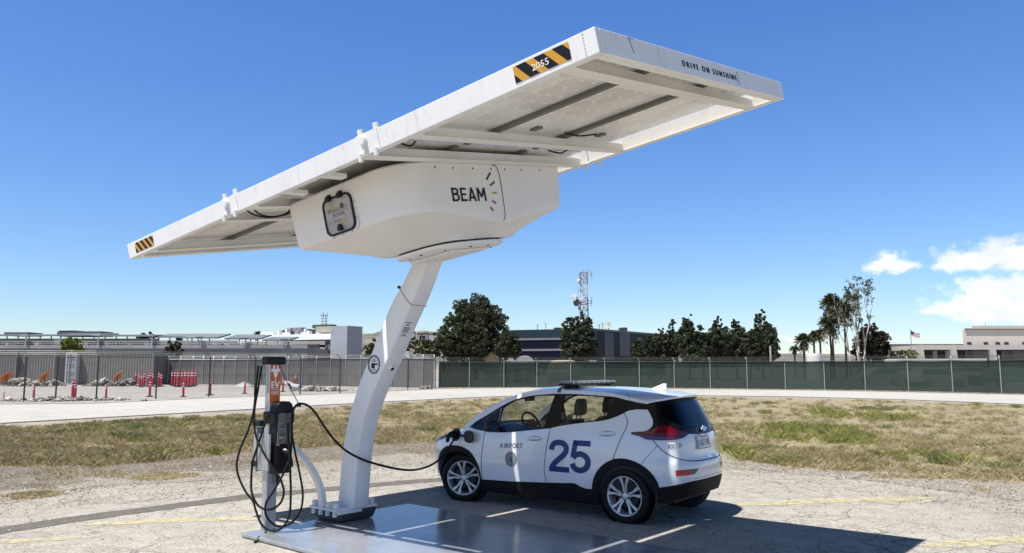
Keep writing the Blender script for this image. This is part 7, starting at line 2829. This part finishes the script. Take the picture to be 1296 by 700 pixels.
sproto = None
for i, (px, py, lab) in enumerate(((9.5, 477, 'orange diamond sign on a stand at the left edge'), (57.5, 478, 'orange diamond sign on a stand in the middle of the yard'), (150, 476, 'orange diamond sign on a stand nearest the red posts'))):
    Y = gp(px, 489.5).y
    b = Vector((wx(px, Y), Y, 0))
    if sproto is None:
        k = Y / FPX
        sproto = thing('diamond_sign', lab, 'road sign', b, 0, 'orange diamond signs in the yard')
        zc = wz(py, Y, px)
        r_ = 9.5 * k
        g = G()
        g.prism([(-r_, 0), (0, -r_), (r_, 0), (0, r_)], (b.x, b.y, zc), Vector((.22, .97, .0)).normalized(), Vector((.48, .0, .92)).normalized(), Vector((.03, -.02, 0)))
        pn = g.build('panel', mat('orange_sign_cloth', (.62, .15, .03), .6, var=.1), sproto)
        g = G()
        for (u_, v_, w_) in ((-.25, .18, .5), (-.32, 0, .62), (-.2, -.18, .45)):
            e1, e2 = Vector((.22, .97, .0)).normalized(), Vector((.48, .0, .92)).normalized()
            g.fr(Vector((b.x, b.y, zc)) + e1 * u_ * r_ + e2 * v_ * r_ + Vector((.035, -.055, 0)), e1 * w_ * r_, e2 * .07 * r_, Vector((.002, -.002, 0)))
        g.build('lettering_lines', M['ink'], pn)
        g = G()
        g.tube([(b.x, b.y + .1, .3), (b.x, b.y + .1, zc + .3)], .03, 5)
        for dx, dy in ((-.6, -.4), (.6, -.4), (-.5, .5), (.5, .5)): g.tube([(b.x, b.y + .1, .35), (b.x + dx, b.y + dy, 0)], .025, 5)
        g.build('stand', M['darkgrey'], sproto)
    else: dup(sproto, b, rz=.12 * i, label=lab)

# rubble, broken concrete, tarps, timber
M['rubble'] = isl_mat('broken_concrete', [(0.0, (.10, .09, .08)), (.4, (.22, .205, .185)), (.8, (.36, .34, .31)), (1.0, (.5, .48, .45))])


def heap(name, label, px, ybase, wpx, hpx, n, size, seed, m=None, cat='rubble heap'):
    c = gp(px, ybase)
    k = c.y / FPX
    r = np.random.default_rng(seed)
    a = r.normal(0, .45, (n, 2))
    hx, hz = wpx * k / 2, hpx * k
    x, y = a[:, 0] * hx, a[:, 1] * hx * .5
    prof = np.clip(1 - (a ** 2).sum(1) * .9, 0, 1) * hz
    base = np.array([(1, 1, .1), (-1, .8, 0), (-.8, -1, .1), (1, -.9, 0), (.5, .3, .9), (-.4, .1, .75)]) * .5
    faces = np.array([(0, 1, 4), (1, 5, 4), (1, 2, 5), (2, 3, 5), (3, 4, 5), (3, 0, 4), (0, 3, 2), (0, 2, 1)])
    sz = size * np.exp(r.normal(0, .4, n))
    B_ = base[None] + r.uniform(-.25, .25, (n, 6, 3))
    V = B_ * sz[:, None, None]
    V[..., 0] += (c.x + x)[:, None]
    V[..., 1] += (c.y + y)[:, None]
    V[..., 2] += (prof * r.uniform(.2, 1, n))[:, None]
    F = (np.arange(n)[:, None, None] * 6 + faces[None]).reshape(-1, 3)
    o = mesh_np(name, V.reshape(-1, 3), F, m or M['rubble'])
    if cat is None:
        o['kind'] = 'stuff'
        return o
    return tag(o, label, cat)


heap('rubble_heap', 'grey heap of broken concrete at the left edge of the yard', 22, 488.5, 26, 8, 300, .28, 1)
heap('rubble_heap', 'low line of rubble left of the middle diamond sign', 42, 489, 34, 5, 280, .26, 2)
heap('rubble_heap', 'rubble spread around the middle diamond sign', 68, 488.5, 26, 5, 240, .25, 3)
heap('rubble_heap', 'rubble heap left of the diamond sign nearest the red posts', 130, 489, 34, 7, 300, .27, 4)
heap('rubble_heap', 'rubble with bent bars right of that sign', 162, 488.5, 20, 8, 220, .26, 5)
heap('rubble_heap', 'broken concrete spread along the yard by the fence', 405, 495, 60, 4, 380, .22, 6)
heap('rubble_heap', 'small heap of stones by the corner of the grey fence', 540, 492.6, 14, 3, 70, .26, 7)
heap('rubble_row', '', 80, 507, 150, 2.2, 420, .16, 8, None, None)
M['tarp'] = mat('pale_plastic_tarp', (.45, .45, .44), .5, var=.3, vscale=1.5)


def bundle(label, px, ybase, wpx, hpx, seed, m=None, name='tarp_bundle', cat='tarp bundle'):
    c = gp(px, ybase)
    k = c.y / FPX
    rr = random.Random(seed)
    g = G()
    loops = []
    for i in range(7):
        f = i / 6
        s_ = math.sin(math.pi * min(.96, .5 + f * .5)) if i else 1.05
        loops.append([Vector((c.x + math.cos(R(a)) * wpx * k / 2 * s_ * rr.uniform(.85, 1.1), c.y + math.sin(R(a)) * wpx * k / 3 * s_, hpx * k * f * rr.uniform(.9, 1.05))) for a in range(0, 360, 24)])
    g.loft(loops)
    o = g.build(name, m or M['tarp'], smooth=True)
    return tag(o, label, cat)


bundle('pale plastic wrapped bundle right of the left diamond sign', 20, 487, 15, 14, 1)
bundle('white plastic wrapped bundle right of the white container', 110, 484.5, 17, 11, 2)
bundle('flat white tarp bundle lying by the grey fence', 309, 490, 26, 6.5, 3)
bundle('dark green barrel in front of the white container', 98, 484.5, 9, 9, 4, M['darkgrey'], 'barrel', 'barrel')
tm = thing('timber_stack', 'pile of raw timber planks leaning right of the charging post', 'timber stack', gp(362, 489))
rr = random.Random(4)
c = gp(362, 489)
k = c.y / FPX
for i in range(9):
    g = G()
    a, b = Vector((c.x - 10 * k + i * .2, c.y + rr.uniform(-1, 1), .05 + i * .02)), Vector((c.x + (4 + i) * k, c.y + rr.uniform(-1, 1), (3 + i * 1.0) * k))
    d = b - a
    g.fr(a, d, Vector((0, .22, 0)), Vector((-.0, 0, .08)))
    g.build('plank', M['wood'], tm)
ch = thing('white_chute', 'white plastic chute pipe lying across the rubble by the road', 'pipe', gp(369, 494))
g = G()
p0, p1 = gp(380, 494), gp(362, 492)
g.tube([p0 + Vector((0, 0, .25)), p0.lerp(p1, .5) + Vector((0, 0, .28)), p1 + Vector((0, 0, .50))], [.2, .2, .2], 12)
g.build('pipe', M['stucco'][0], ch, smooth=True, auto=40)
